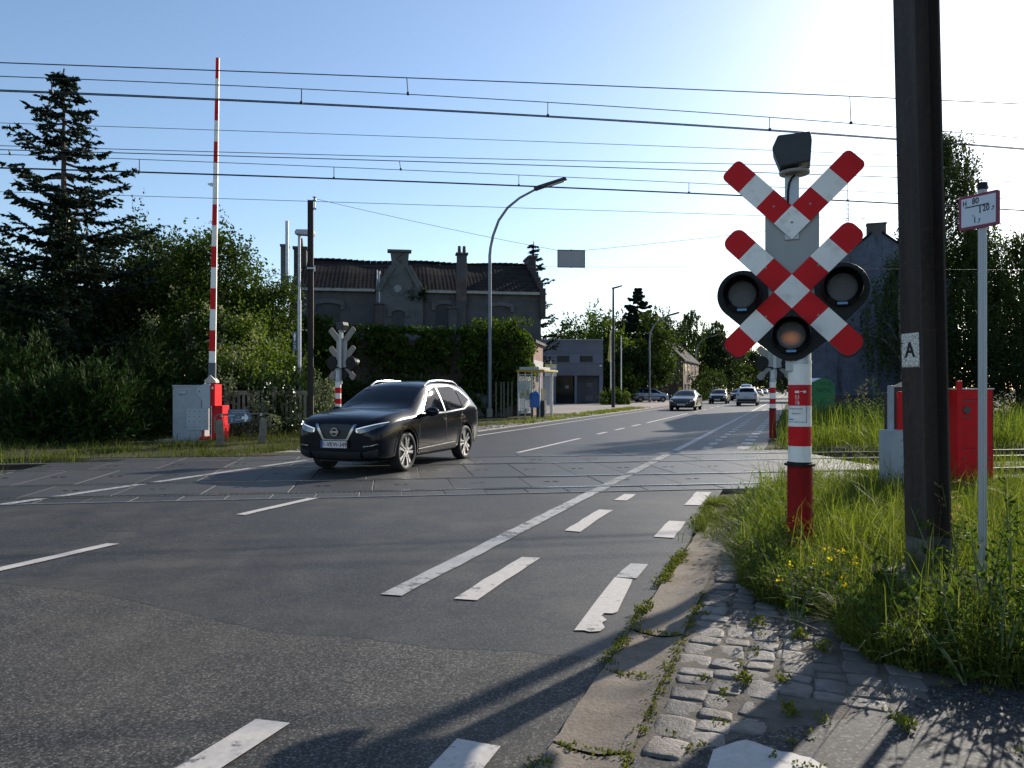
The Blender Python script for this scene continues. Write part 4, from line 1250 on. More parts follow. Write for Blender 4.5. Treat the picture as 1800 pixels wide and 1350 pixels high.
chimney(801, 818, 530, 600, -.2, .36, m_render, 0, 'chimney_breast', cap=False)
chimney(660, 673, 537, 600, -.35, .38, m_brickdark, 0, 'chimney_pier')
mb = MB(); mb.tube([(lx(667), -.35, lz(667, 537) + .12), (lx(667), -.35, lz(667, 478))], .05, 8); mb.tube([(lx(663), -.3, lz(663, 537) + .12), (lx(663), -.3, lz(663, 476))], .03, 8); mb.build('flue_pipe', galv, e)
chimney(786, 800, 546, 600, -.9, .4, m_render, 0, 'chimney_pier')
mb = MB(); mb.tube([(lx(794), -.9, lz(794, 546) + .12), (lx(794), -.9, lz(794, 524))], .07, 8); mb.build('flue_pipe', lamp_dark, e)
mb = MB(); mb.tube([(lx(880), -.6, lz(880, 600)), (lx(880), -.6, lz(880, 588))], .08, 8); mb.build('flue_pipe', lamp_dark, e)
# gable end parapets (stepped), with chimneys at both ends
m_par = plain('parapet_dark', (.055, .048, .045), .9, 0, .3, 2, bmp=.3, bscale=30)
mb = MB()
for k in range(6):
    y = .1 + k * (D / 2 - .2) / 5; z = ez + .25 + (rz_ - ez) * k / 5
    mb.box((BW + .05, y, z - .9), (.36, .9, 1.8)); mb.box((BW + .05, D - y, z - .902), (.358, .9, 1.8))
mb.box((BW + .05, D / 2, rz_ - .4), (.5, 1.7, 1.7)); mb.box((BW + .05, D / 2, rz_ + .48), (.64, 1.9, .14))
mb.build('parapet', m_par, e, bevel=.03)
mb = MB()
for k in range(6):
    y = .1 + k * (D / 2 - .2) / 5; z = ez + .1 + (rz_ - ez) * k / 5
    mb.box((-.05, y, z - .9), (.36, .9, 1.8)); mb.box((-.05, D - y, z - .902), (.358, .9, 1.8))
mb.build('parapet', m_par, e, bevel=.03)
x0 = lx(488)
mb = MB(); mb.box((x0 + .2, 1.6, 8.6), (.42, .6, 3.0)); mb.box((x0 + .2, 1.6, 10.05), (.5, .7, .14)); mb.build('chimney', m_render2, e, bevel=.02)
mb = MB(); mb.tube([(x0 + .36, 1.3, 8.2), (x0 + .36, 1.3, 11.5)], .10, 10); mb.build('flue_pipe', galv, e, smooth=True)
mb = MB(); mb.box((x0 + .95, 3.2, 9.1), (.75, .8, 2.3)); mb.box((x0 + .95, 3.2, 10.2), (.9, .95, .16)); ch = mb.build('chimney', m_par, e, bevel=.02)
mb = MB(); mb.tube([(x0 + .95, 3.2, 10.28), (x0 + .95, 3.2, 10.85)], [.17, .12], 10); mb.build('chimney_pot', plain('clay_pot', (.10, .06, .05), .8), ch)
# ground floor annex under the ivy, right end turned to the road
a0 = uv(-3.5, 42.6); a1 = at(937, 42.9); a2 = at(953.5, 47.0); a3 = uv(-3.5, 46.05)
e3 = empty('brick_annex', (0, 0, 0), 0, 'single storey red brick annex almost buried in ivy, in front of the station', 'building')
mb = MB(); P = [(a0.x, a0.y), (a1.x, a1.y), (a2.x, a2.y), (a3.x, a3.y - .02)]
mb.prism(P, -.1, 4.15); mb.build('wall', m_brickdark, e3)  # shade put into the colour: darker brick than the sunlit end
dd = (a2 - a1).normalized(); nn_ = Vector((dd.y, -dd.x, 0))
q = (a1 + a2) / 2
ang = math.atan2(dd.y, dd.x)
mb = MB(); mb.box((q.x + nn_.x * .004, q.y + nn_.y * .004, 2.03), ((a2 - a1).length, .03, 4.2), rz=ang); mb.build('end_wall', m_brickred, e3)  # same brick in its lighter, sunlit tone on a thin panel
mb = MB(); mb.box((q.x + nn_.x * .01, q.y + nn_.y * .01, 2.85), ((a2 - a1).length + .02, .06, .55), rz=ang); mb.build('pale_band', m_trim, e3)
mb = MB(); mb.box((q.x + nn_.x * .03, q.y + nn_.y * .03, 4.15), ((a2 - a1).length + .2, .3, .16), rz=ang); mb.build('eaves_board', m_par, e3)
c1 = a1.lerp(a2, .35)
mb = MB(); mb.box((c1.x, c1.y, 2.2), (.9, .12, .6), rz=ang); mb.build('window', glass_dark, e3)
# white framed door in the ivy
d0 = at(727, 42.0)
ed = MB(); ed.box((-.42, 0, 1.6), (.1, .12, 3.2)); ed.box((.42, 0, 1.6), (.1, .12, 3.2)); ed.box((0, 0, 3.24), (.94, .12, .1)); ed.box((0, .03, 1.6), (.74, .05, 3.18), mi=1)
dr = ed.build('door', [plain('door_frame_grey', (.33, .33, .33), .6), plain('door_dark', (.03, .032, .035), .4)], e3); dr.location = d0; dr.rotation_euler.z = TA
# grey garden wall and posts along the pavement
w0 = at(770, 40.6); w1 = at(900, 42.0)
e4 = tag(MB().box((0, 0, .62), ((w1 - w0).length, .14, 1.24)).build('garden_wall', plain('grey_wall', (.17, .17, .165), .9, 0, .2, 2, bmp=.2, dirt=((.08, .08, .075), .6))), 'low grey garden wall under the ivy, behind the rear of the black car', 'wall')
e4.location = (w0 + w1) / 2; e4.rotation_euler.z = math.atan2(w1.y - w0.y, w1.x - w0.x)
for i, px in enumerate((872, 881, 886, 893, 900)):
    p = at(px, 40.2); mb = MB(); mb.box((0, 0, .9), (.075, .075, 1.8)); mb.box((0, 0, 1.82), (.1, .1, .04))
    o = mb.build('fence_post', plain('fence_post_grey', (.13, .12, .10), .9, 0, .3, 6)); o.location = p
    tag(o, 'bare upright fence post beside the bus shelter, left of its glass', 'post', 'fence posts by the shelter')
# concrete picket fence on the left
m_pick = plain('picket_concrete', (.23, .20, .15), .95, 0, .25, 6, bmp=.3, bscale=40)
f0 = at(405, 24.6); f1 = at(560, 26.2)
ef = empty('picket_fence', f0, math.atan2(f1.y - f0.y, f1.x - f0.x), 'weathered concrete picket fence overgrown with ivy, behind the spoor 2 sign', 'fence')
L_ = (f1 - f0).length
mb = MB()
x = .1
while x < L_:
    if not (1.25 < x % 1.5 < 1.5): mb.box((x, 0, .72), (.085, .06, 1.2))
    x += .155
mb.build('pickets', m_pick, ef)
mb = MB(); mb.box((L_ / 2, .02, 1.36), (L_, .1, .14)); mb.box((L_ / 2, .02, .2), (L_, .1, .12)); mb.build('fence_rail', m_pick, ef)
for k in range(int(L_ / 1.5) + 1):
    mb = MB(); mb.box((1.38 + 1.5 * k - 1.5, 0, .78), (.14, .16, 1.56), taper=(.95, .95)); mb.build('fence_post', m_pick, ef, bevel=.01)

# ================================================================ bus shelter and its neighbours
yel = plain('bus_yellow', (.42, .28, .015), .5, 0, .1, 3)
gl_clear = clear('shelter_glass', alpha=.18)
p = at(911, 39.0)
e = empty('bus_shelter', (p.x, p.y, 0), -RA, 'glass bus shelter with a yellow roof edge at the roadside', 'bus shelter')
SL = 2.1; SW = 1.25
mb = MB()
for x, y in ((0, 0), (.72, 0), (SW - .1, 0), (0, SL), (SW - .1, SL), (0, SL / 2)): mb.box((x, y, 1.17), (.07, .07, 2.34))
mb.box((.36, 0, .25), (.72, .05, .05)); mb.box((0, SL / 2, .25), (.05, SL, .05)); mb.box((.36, 0, 2.2), (.72, .05, .05)); mb.build('frame', galv, e)
mb = MB(); mb.box((SW / 2 + .06, SL / 2, 2.4), (SW + .25, SL + .25, .1)); mb.build('roof_edge', yel, e, bevel=.01)
mb = MB(); mb.box((SW / 2 - .05, SL / 2 - .1, 2.52), (SW - .2, SL - .2, .14)); mb.build('roof', plain('roof_grey', (.4, .4, .39), .7), e, bevel=.02)
mb = MB(); mb.box((.36, .001, 1.2), (.62, .012, 1.85)); mb.box((0, SL / 2, 1.2), (.012, SL - .1, 1.85)); mb.box((SW / 2, SL, 1.2), (SW - .2, .012, 1.85)); mb.build('glass_panel', gl_clear, e)
mb = MB(); mb.box((.2, -.02, 1.45), (.3, .03, .9)); mb.box((.52, -.02, 1.4), (.26, .03, .95)); ps = mb.build('timetable', plain('poster_pale', (.42, .42, .36), .5, 0, .3, 9), e)
mb = MB(); mb.box((.24, -.038, 1.2), (.16, .004, .16)); mb.box((.52, -.038, 1.3), (.1, .004, .3)); mb.build('poster_patch', yel, ps)
mb = MB(); mb.box((.25, SL / 2, .47), (.36, SL - .6, .05)); mb.box((.2, .5, .23), (.06, .06, .46)); mb.box((.2, SL - .5, .23), (.06, .06, .46)); mb.build('bench', wood_old, e)
mb = MB(); mb.box((SW - .06, .25, .45), (.36, .3, .9), mi=0); mb.build('litter_box', lamp_dark, e)
# blue bin
p = at(939.5, 38.5)
e = empty('litter_bin', (p.x, p.y, 0), .25, 'blue litter bin on posts in front of the glass bus shelter', 'bin')
mb = MB(); mb.box((0, 0, .86), (.40, .36, .62), taper=(1.12, 1.12)); mb.prism([(-.23, 1.17), (.23, 1.17), (.16, 1.30), (.02, 1.36), (-.14, 1.31)], -.2, .2, FACE); mb.build('bin_body', plain('bin_blue', (.018, .10, .36), .4, 0, .12, 4), e, bevel=.03)
mb = MB(); mb.box((.205, .0, .9), (.05, .3, .5)); mb.build('side_panel', plain('bin_pale', (.5, .55, .6), .4), e)
mb = MB(); mb.box((-.12, .02, .3), (.06, .06, .6)); mb.box((.14, .02, .3), (.06, .06, .6)); mb.build('bin_legs', lamp_dark, e)
# timetable flags on a pole
p = at(968, 44)
e = empty('bus_stop_sign', (p.x, p.y, 0), 0, 'white and yellow bus stop flag sign above the shelter roof', 'sign')
mb = MB(); mb.tube([(0, 0, 0), (0, 0, 3.1)], .035, 8); mb.build('pole', galv, e)
mb = MB(); mb.box((-.17, -.05, 2.55), (.32, .03, .7)); mb.box((.17, -.05, 2.55), (.32, .03, .7)); pl_ = mb.build('flag_plate', plain('flag_white', (.6, .6, .6), .5), e)
mb = MB(); mb.box((-.17, -.067, 2.83), (.3, .004, .13)); mb.box((.17, -.067, 2.83), (.3, .004, .13)); mb.build('yellow_header', plain('flag_yellow', (.6, .5, .2), .5), pl_)
mb = MB()
for x in (-.27, -.17, -.07, .07, .17, .27): mb.box((x, -.067, 2.66), (.07, .004, .04))
for x in (.07, .17, .27): mb.box((x, -.067, 2.55), (.07, .004, .04))
mb.build('line_numbers', plain('flag_print', (.14, .05, .12), .5), pl_)
# yellow topped palings behind the shelter
p0 = at(934, 44.6); p1 = at(972, 46)
e = empty('paling_fence', p0, math.atan2(p1.y - p0.y, p1.x - p0.x), 'low paling fence with yellow tops behind the bus shelter', 'fence')
mb = MB(); mb2 = MB()
for i in range(9):
    x = i * .15; mb.box((x, 0, .45), (.08, .05, .9)); mb2.box((x, 0, 1.2), (.08, .052, .6))
mb.box((.6, .05, .6), (1.3, .04, .1)); mb.build('palings', wood_old, e); mb2.build('paling_tops', yel, e)

# ================================================================ modern building
m_clad, N, L, B = nt('corrugated_cladding')
co = coord(N); sx = N.new('ShaderNodeSeparateXYZ'); L.new(co, sx.inputs[0])
fz = mth(N, L, 'FRACT', mth(N, L, 'MULTIPLY', sx.outputs[2], 1 / .17))
c = ramp(N, L, fz, [(0, (.04, .045, .06)), (.12, (.10, .11, .145)), (1, (.12, .13, .165))])
n1 = noise(N, L, co, .7, 4); w = ramp(N, L, n1.outputs[0], [(.3, .85), (.7, 1.15)])
L.new(mix(N, L, 1, c.outputs[0], w.outputs[0], 'MULTIPLY'), B.inputs['Base Color']); B.inputs['Roughness'].default_value = .5
bump(N, L, B, fz, .6, .03)
m_pan = plain('blue_grey_panel', (.12, .135, .18), .6, 0, .1, 1)
MY = 76.0
e = empty('office_building', (at(951, MY).x - 1.2, MY, 0), 0, 'flat roofed blue grey modern building behind the bus shelter', 'building')
x_ = lambda px: (px - 900) / 1350 * MY - (at(951, MY).x - 1.2)
z_ = lambda py: hz(py, MY)
W = x_(1060)
mb = MB(); mb.box((W / 2, 6, (z_(660) + z_(598)) / 2), (W, 12, z_(598) - z_(660))); mb.build('upper_storey', m_clad, e)
mb = MB(); mb.box((W / 2, -.04, z_(630.5)), (W + .02, .1, z_(623) - z_(638))); mb.build('window_band', m_pan, e)
for a, b in ((945, 961), (979, 1001), (1019, 1042)):
    mb = MB(); mb.box(((x_(a) + x_(b)) / 2, -.07, z_(631)), (x_(b) - x_(a), .06, z_(625.5) - z_(637))); wo = mb.build('window', plain('window_frame_dark', (.03, .033, .04), .5), e)
    mb = MB(); mb.box(((x_(a) + x_(b)) / 2, -.105, z_(631)), (x_(b) - x_(a) - .1, .02, z_(625.5) - z_(637) - .1)); mb.build('pane', glass_dark, wo)
mb = MB(); mb.box((W / 2, -.03, z_(598) + .04), (W + .12, .2, .1)); mb.build('roof_edge', plain('roof_edge_grey', (.22, .23, .26), .5), e)
mb = MB(); mb.box((W / 2, 7.2, (z_(660)) / 2 - .1), (W - .3, 9, z_(660) + .18)); mb.build('ground_floor_wall', plain('plinth_dark', (.045, .045, .05), .7), e)
for a, b in ((1053.5, 1060), (1010.5, 1014), (952, 977)): MB().box(((x_(a) + x_(b)) / 2, .4, z_(660) / 2 - .05), (x_(b) - x_(a), .8, z_(660) + .1)).build('pillar', m_pan, e)
mb = MB(); mb.box(((x_(977) + x_(1010)) / 2, 1.2, z_(660) / 2), (x_(1010) - x_(977), .1, z_(660))); mb.build('shop_window', glass_dark, e)
mb = MB(); mb.box(((x_(1014) + x_(1053)) / 2, 1.5, z_(660) / 2), (x_(1053) - x_(1014), .2, z_(660))); dr = mb.build('entrance_door', plain('door_blue_grey', (.06, .065, .08), .6), e)
mb = MB(); mb.box((x_(1039), 1.38, z_(676)), (.6, .03, .35)); mb.box((x_(1038), 1.38, z_(700)), (.75, .03, .5)); mb.build('door_panel', plain('door_panel', (.11, .115, .13), .5), dr)
mb = MB(); mb.box((x_(1055.5), -.1, z_(643)), (.18, .1, .12)); mb.build('wall_lamp', white_refl, e)
mb = MB(); mb.box((x_(998), 1.12, z_(680)), (.35, .02, .3)); mb.build('notice', plain('notice_pale', (.3, .3, .3), .5), e)

# ================================================================ brick house beside the road
HS = -14.0
k = (1201 - 900) / 1350
hy = HS / (RN.x * k + RN.y)
base = at(1201, hy)
e = empty('brick_house', base, -RA, 'small dark brick house with its long windowed side to the road', 'house')
m_hb = brick('dark_house_brick', (.16, .075, .055), (.11, .06, .05), (.16, .14, .12), var=.25)
hwid = 6.2; hl = 17; hez = hz(632, hy); hap = hez + 3.0
mb = MB(); mb.prism([(-hwid, 0), (0, 0), (0, hez), (-hwid / 2, hap), (-hwid, hez)], 0, -hl, FACE); mb.build('wall', m_hb, e)
mb = MB()
for sgn in (0, 1):
    a = (.25, hez - .2) if sgn else (-hwid - .25, hez - .2)
    b = (-hwid / 2, hap + .06)
    P = [a, (a[0], a[1] + .16), (b[0], b[1] + .16), b]
    mb.prism(P if sgn else P[::-1], .2, -hl - .2, FACE)
mb.build('roof', plain('slate_roof_light', (.10, .092, .085), .95, 0, .25, 3, spec=.05, bmp=.4, bscale=6), e)
mb = MB(); mb.box((-hwid / 2, 1.2, hap + .5), (.7, .7, 1.3)); mb.build('chimney', m_brickdark, e)
for yy in (2.0, 5.2, 9.5, 13):
    for zz in (1.5, 4.1):
        mb = MB(); mb.box((.01, yy, zz), (.08, 1.2, 1.5)); wo = mb.build('window', plain('window_frame_white', (.5, .5, .48), .5), e)
        mb = MB(); mb.box((.03, yy, zz), (.08, 1.0, 1.3)); mb.build('pane', glass_dark, wo)
mb = MB(); mb.box((.012, 7.3, 1.1), (.1, 1.0, 2.2)); mb.build('door', plain('door_dark', (.03, .032, .035), .4), e)

# ================================================================ painted gable house at the right
m_pb = brick('painted_blue_brick', (.09, .102, .135), (.07, .082, .115), (.12, .13, .16), bw=.24, bh=.085, ms=.012, var=.3, stain=(.035, .035, .04))
HY = 46
c0 = at(1541, HY)
e = empty('gable_house', c0, -RA, 'tall house with a windowless blue grey painted brick gable, behind the signal', 'house')
apz = hz(413, HY); hw = 4.05; ezz = 7.7
mb = MB(); mb.prism([(-hw, 0), (hw, 0), (hw, ezz), (.52, apz), (-.52, apz), (-hw, ezz)], 0, -11, FACE); mb.build('wall', m_pb, e)
mb = MB(); mb.box((0, .32, apz + .32), (1.04, .62, .72)); mb.box((0, .32, apz + .7), (1.12, .7, .08)); mb.build('chimney', brick('chimney_brick', (.10, .085, .08), (.08, .07, .065), (.10, .095, .09)), e)
mb = MB()
for sg_ in (-1, 1):
    P = [(sg_ * (hw + .2), ezz - .18), (sg_ * (hw + .2), ezz - .02), (sg_ * .3, apz + .22), (sg_ * .3, apz + .06)]
    mb.prism(P if sg_ < 0 else P[::-1], .06, -11.1, FACE)
mb.build('roof', m_tile, e)
mb = MB(); mb.box((0, -.02, .55), (2 * hw + .02, .06, 1.1)); mb.build('plinth', plain('tarred_plinth', (.02, .022, .03), .6, 0, .3, 2), e)
# textile container
p = at(1448, 38.5)
e = empty('textile_container', p, .08, 'green clothing collection container marked TEXTIEL in front of the gable house', 'container')
m_gr = plain('container_green', (.012, .15, .04), .5, 0, .2, 2, dirt=((.02, .06, .02), .6))
mb = MB(); mb.prism([(-.58, 0), (.58, 0), (.58, 1.62), (.40, 1.92), (.12, 2.0), (-.18, 2.0), (-.58, 1.82)], -1.1, 0, FACE); bo = mb.build('container_body', m_gr, e, bevel=.02)
mb = MB(); mb.prism([(-.62, 1.80), (-.18, 2.0), (-.17, 2.03), (-.62, 1.84)], -1.12, .03, FACE); mb.build('lid_edge', galv, e)
ink = plain('black_marker', (.012, .02, .012), .6)
text('lettering', 'TEXTIEL', .26, Matrix.Translation((.1, -.004, 1.72)) @ Matrix.Rotation(R(4), 4, 'Y') @ FACE, ink, bo, .001, .72)
text('lettering', 'TEXTIEL', .28, Matrix.Translation((.02, -.004, 1.40)) @ Matrix.Rotation(R(5), 4, 'Y') @ FACE, ink, bo, .001, .82)
# lattice antenna mast far behind
p = at(1490, 150)
zt = hz(318, 150)
e = empty('radio_mast', p, .3, 'thin lattice radio mast far behind the crossing signal', 'mast')
mb = MB()
for a in range(3):
    x, y = .28 * math.cos(a * 2.094), .28 * math.sin(a * 2.094); mb.tube([(x, y, 0), (x, y, zt - 4)], .05, 4)
for i in range(int((zt - 4) / .9)):
    z = i * .9
    for a in range(3):
        b = (a + 1) % 3; mb.tube([(.28 * math.cos(a * 2.094), .28 * math.sin(a * 2.094), z), (.28 * math.cos(b * 2.094), .28 * math.sin(b * 2.094), z + .9)], .03, 4)
mb.tube([(0, 0, zt - 4), (0, 0, zt)], .06, 5); mb.tube([(0, 0, zt - 7), (1.5, 0, zt - 6.4), (1.5, 0, zt - 5)], .05, 4); mb.build('lattice', galv, e)
# flagpole with a hanging flag, plain pole
p = at(1073.5, 73)
e = empty('flagpole', (p.x, p.y, 0), 0, 'white flagpole with a limp yellow flag beside the dark lamp', 'flagpole')
mb = MB(); mb.tube([(0, 0, 0), (0, 0, hz(582, 73))], [.06, .04], 8); mb.build('pole', white_refl, e)
mb = MB(); zt = hz(584, 73)
mb.prism([(-.02, zt), (-.12, zt - .2), (-.16, zt - 1.2), (-.30, zt - 2.6), (-.12, zt - 2.9), (-.05, zt - 1.6)], -.03, .05, FACE); mb.build('flag', plain('flag_mixed', (.55, .45, .12), .8, 0, .5, 2), e)
p = at(1092, 73); o = tag(MB().tube([(0, 0, 0), (0, 0, hz(590, 73))], [.06, .04], 8).build('flagpole', white_refl), 'bare white flagpole right of the dark forecourt lamp', 'flagpole'); o.location = p
p = at(1195, 92); mb = MB(); mb.box((0, 0, .75), (.14, .14, 1.5)); mb.box((0, -.05, 1.3), (.42, .1, .75)); o = mb.build('utility_marker', yel, bevel=.02); o.location = p; tag(o, 'yellow utility marker behind the dark sedan', 'marker post')
# ================================================================ vehicles (local frame: +y forward, origin on the ground between the axles)
def paintm(name, c, rough=.3):
    m = plain(name, c, rough, 0, .04, 2, spec=.12, coat=.28)
    return m
p_black = paintm('car_paint_black', (.0045, .006, .010), .2)
p_grey = paintm('car_paint_dark_grey', (.035, .037, .04))
p_white = paintm('car_paint_white', (.52, .53, .54))
p_silver = plain('car_paint_silver', (.30, .34, .40), .3, .4, .05, 2, coat=.8)
m_chrome = plain('chrome', (.36, .36, .37), .22, 1, .05, 2)
m_clad = plain('cladding_black', (.022, .022, .023), .55, 0, .2, 8)
m_cglass = glass('car_glass', (.006, .008, .012), .03, .11)
m_tyre = plain('tyre_rubber', (.018, .018, .018), .75, 0, .25, 14)
m_alloy = plain('alloy_bright', (.48, .48, .48), .25, .9, .05, 4)
m_alloyd = plain('alloy_dark', (.02, .02, .022), .4, .5, .1, 4)
m_head = plain('headlight_glass', (.09, .10, .115), .08, .2, .3, 9, spec=.8, coat=1)
m_tail = plain('tail_light_red', (.20, .008, .010), .15, 0, .2, 9, spec=.7, coat=1)
m_plate = plain('plate_white', (.62, .62, .60), .45, 0, .05, 4)
m_platered = plain('plate_dark_red', (.22, .02, .03), .5)
m_drl = emit('daytime_light', (.8, .85, .9), .35)
def apply_mesh(o):
    bpy.context.view_layer.update()
    dg = bpy.context.evaluated_depsgraph_get()
    me = bpy.data.meshes.new_from_object(o.evaluated_get(dg))
    return me
def body_mesh(stn, axles, wr, arch_gap=.05):
    n = 9; V = []; F = []
    for (y, zb, w, zsh, zt, rw) in stn:
        zm = zb + (zsh - zb) * .55
        cabin = zt - zsh > .25
        h = [(0, zb), (w * .84, zb), (w * .965, zb + .09), (w, zm), (w * .975, zsh)]
        if cabin:
            h += [(w * .975 * .5 + rw * .5 + .012, zsh + (zt - zsh) * .52), (rw, zt - .045), (rw * .62, zt - .004), (0, zt + .012)]
        else:
            h += [(w * .45 + rw * .55, zsh + (zt - zsh) * .45), (rw, zt - .035), (rw * .55, zt - .004), (0, zt + .006)]
        full = [(-x, z) for x, z in h[:0:-1]] + h[0:1] + h[1:]
        # ring from left roof edge down under and up to the right, closing over the roof centre
        left = [(-x, z) for x, z in h[1:8]]; right = h[1:8]
        ring = [h[0]] + right + [h[8]] + left[::-1]
        for x, z in ring: V.append((x, y, z))
    m = 16
    for i in range(len(stn) - 1):
        for k in range(m):
            k2 = (k + 1) % m
            F.append((i * m + k, (i + 1) * m + k, (i + 1) * m + k2, i * m + k2))
    F.append(tuple(range(m))); F.append(tuple(range((len(stn) - 1) * m, len(stn) * m))[::-1])
    me = bpy.data.meshes.new('tmp'); me.from_pydata(V, [], F)
    bm = bmesh.new(); bm.from_mesh(me); bmesh.ops.recalc_face_normals(bm, faces=bm.faces)
    cl = bm.edges.layers.float.new('crease_edge')
    CR = {2: .5, 14: .5, 4: .62, 12: .62, 6: .55, 10: .55}
    for ed in bm.edges:
        i0, i1 = sorted((ed.verts[0].index, ed.verts[1].index))
        if i1 - i0 == m and i0 % m in CR: ed[cl] = CR[i0 % m]
        elif i0 // m == i1 // m and i0 // m in (1, len(stn) - 2): ed[cl] = .35
    bm.to_mesh(me); bm.free()
    o = bpy.data.objects.new('tmp', me); col.objects.link(o)
    s = o.modifiers.new('s', 'SUBSURF'); s.levels = 2; s.render_levels = 2
    cuts = []
    for a in axles:
        for sg in (-1, 1):
            c = MB(); c.lathe([(wr + arch_gap, -.22), (wr + arch_gap, .6)], 40, Matrix.Translation((sg * .80, a, wr)) @ Matrix.Rotation(sg * PI / 2, 4, 'Y'))
            me2 = bpy.data.meshes.new('cut'); me2.from_pydata(c.v, [], c.f)
            bm = bmesh.new(); bm.from_mesh(me2); bmesh.ops.recalc_face_normals(bm, faces=bm.faces); bm.to_mesh(me2); bm.free()
            co_ = bpy.data.objects.new('cut', me2); col.objects.link(co_)
            b = o.modifiers.new('b', 'BOOLEAN'); b.operation = 'DIFFERENCE'; b.object = co_; b.solver = 'EXACT'
            cuts.append(co_)
    out = apply_mesh(o)
    bm = bmesh.new(); bm.from_mesh(out); bvh = BVHTree.FromBMesh(bm); bm.free()
    bpy.data.objects.remove(o)
    for c in cuts: bpy.data.objects.remove(c)
    return out, bvh
def patch_geo(mb, bvh, pts, d, off=.004, sp=.07, mi=0):
    pts = [Vector(p) for p in pts]; d = Vector(d).normalized()
    bm = bmesh.new(); vs = [bm.verts.new(p) for p in pts]; bm.faces.new(vs)
    a = Vector((0, 0, 1)) if abs(d.z) < .8 else Vector((0, 1, 0))
    a = (a - d * a.dot(d)).normalized(); b = d.cross(a)
    for ax in (a, b):
        lo = min(p.dot(ax) for p in pts); hi = max(p.dot(ax) for p in pts)
        n = int((hi - lo) / sp)
        for k in range(1, n + 1):
            bmesh.ops.bisect_plane(bm, geom=bm.verts[:] + bm.edges[:] + bm.faces[:], plane_co=ax * (lo + (hi - lo) * k / (n + 1)), plane_no=ax)
    bm.verts.index_update()
    out = []
    for v in bm.verts:
        o = v.co - d * 3
        h, nrm, i, dist = bvh.ray_cast(o, d)
        if h is None:
            h, nrm, i, dist = bvh.find_nearest(v.co)
        if nrm.dot(d) > 0: nrm = -nrm
        out.append(h - d * off * .6 + nrm * off * .5)
    fs = []
    for f in bm.faces:
        idx = [l.vert.index for l in f.loops]
        fs.append(idx)
    bm.free()
    mb.add(out, fs, None, mi)
def side(poly, s): return [(s * 1.3, y, z) for y, z in poly]
def front(poly): return [(x, 2.6, z) for x, z in poly]
def rear(poly): return [(x, -2.9, z) for x, z in poly]
def mirror(poly): return [(-x, z) for x, z in poly][::-1]
def band(pts, w):
    pts = [Vector(p) for p in pts]; A = []; B_ = []
    for i, p in enumerate(pts):
        d = (pts[min(i + 1, len(pts) - 1)] - pts[max(i - 1, 0)]).normalized(); n = Vector((-d.y, d.x)) * w / 2
        A.append(tuple(p + n)); B_.append(tuple(p - n))
    return [[A[i], A[i + 1], B_[i + 1], B_[i]] for i in range(len(A) - 1)]

WHEELS = {}
def wheel_meshes(r, w, rim, style):
    k = (r, w, rim, style)
    if k in WHEELS: return WHEELS[k]
    t = MB(); hw = w / 2
    A = Matrix.Rotation(PI / 2, 4, 'Y')
    t.lathe([(rim, -hw * .8), (rim + .03, -hw), (r - .03, -hw), (r - .008, -hw * .85), (r, -hw * .55), (r, hw * .55), (r - .008, hw * .85), (r - .03, hw), (rim + .03, hw), (rim + .004, hw * .86), (rim, hw * .4)], 40, A)
    ty = t.build('wheel', m_tyre, smooth=True)
    g = MB()
    g.lathe([(.01, hw * .15), (rim * .98, hw * .2), (rim * .995, hw * .8), (rim + .012, hw * .9), (rim + .004, hw * .6)], 36, A, mi=1)
    n = 5
    for i in range(n):
        M = A @ Matrix.Rotation(2 * PI * i / n, 4, 'Z')
        if style == 'split':
            for sg in (-1, 1):
                P = [(.05, sg * .008), (.05, sg * .04), (rim * .5, sg * .045), (rim * .985, sg * .088), (rim * .985, sg * .024), (rim * .6, sg * .012)]
                g.prism(P if sg < 0 else P[::-1], hw * .35, hw * .78, M, mi=0)
        else:
            g.prism([(.03, -.03), (rim * .98, -.045), (rim * .98, .045), (.03, .03)], hw * .35, hw * .7, M, mi=0)
    g.lathe([(.06, hw * .3), (.055, hw * .8), (.02, hw * .84)], 20, A, mi=0)
    rm = g.build('rim', [m_alloy, m_alloyd])
    WHEELS[k] = (ty.data, rm.data)
    bpy.data.objects.remove(rm); bpy.data.objects.remove(ty)
    return WHEELS[k]
def add_wheel(e, x, y, r, w, rim, style):
    tm, rm = wheel_meshes(r, w, rim, style)
    t = bpy.data.objects.new('wheel', tm); link(t, e); t.location = (x, y, r); t.rotation_euler = (rnd.uniform(0, 1), 0, 0 if x > 0 else PI)
    q = bpy.data.objects.new('rim', rm); link(q, t)
    return t

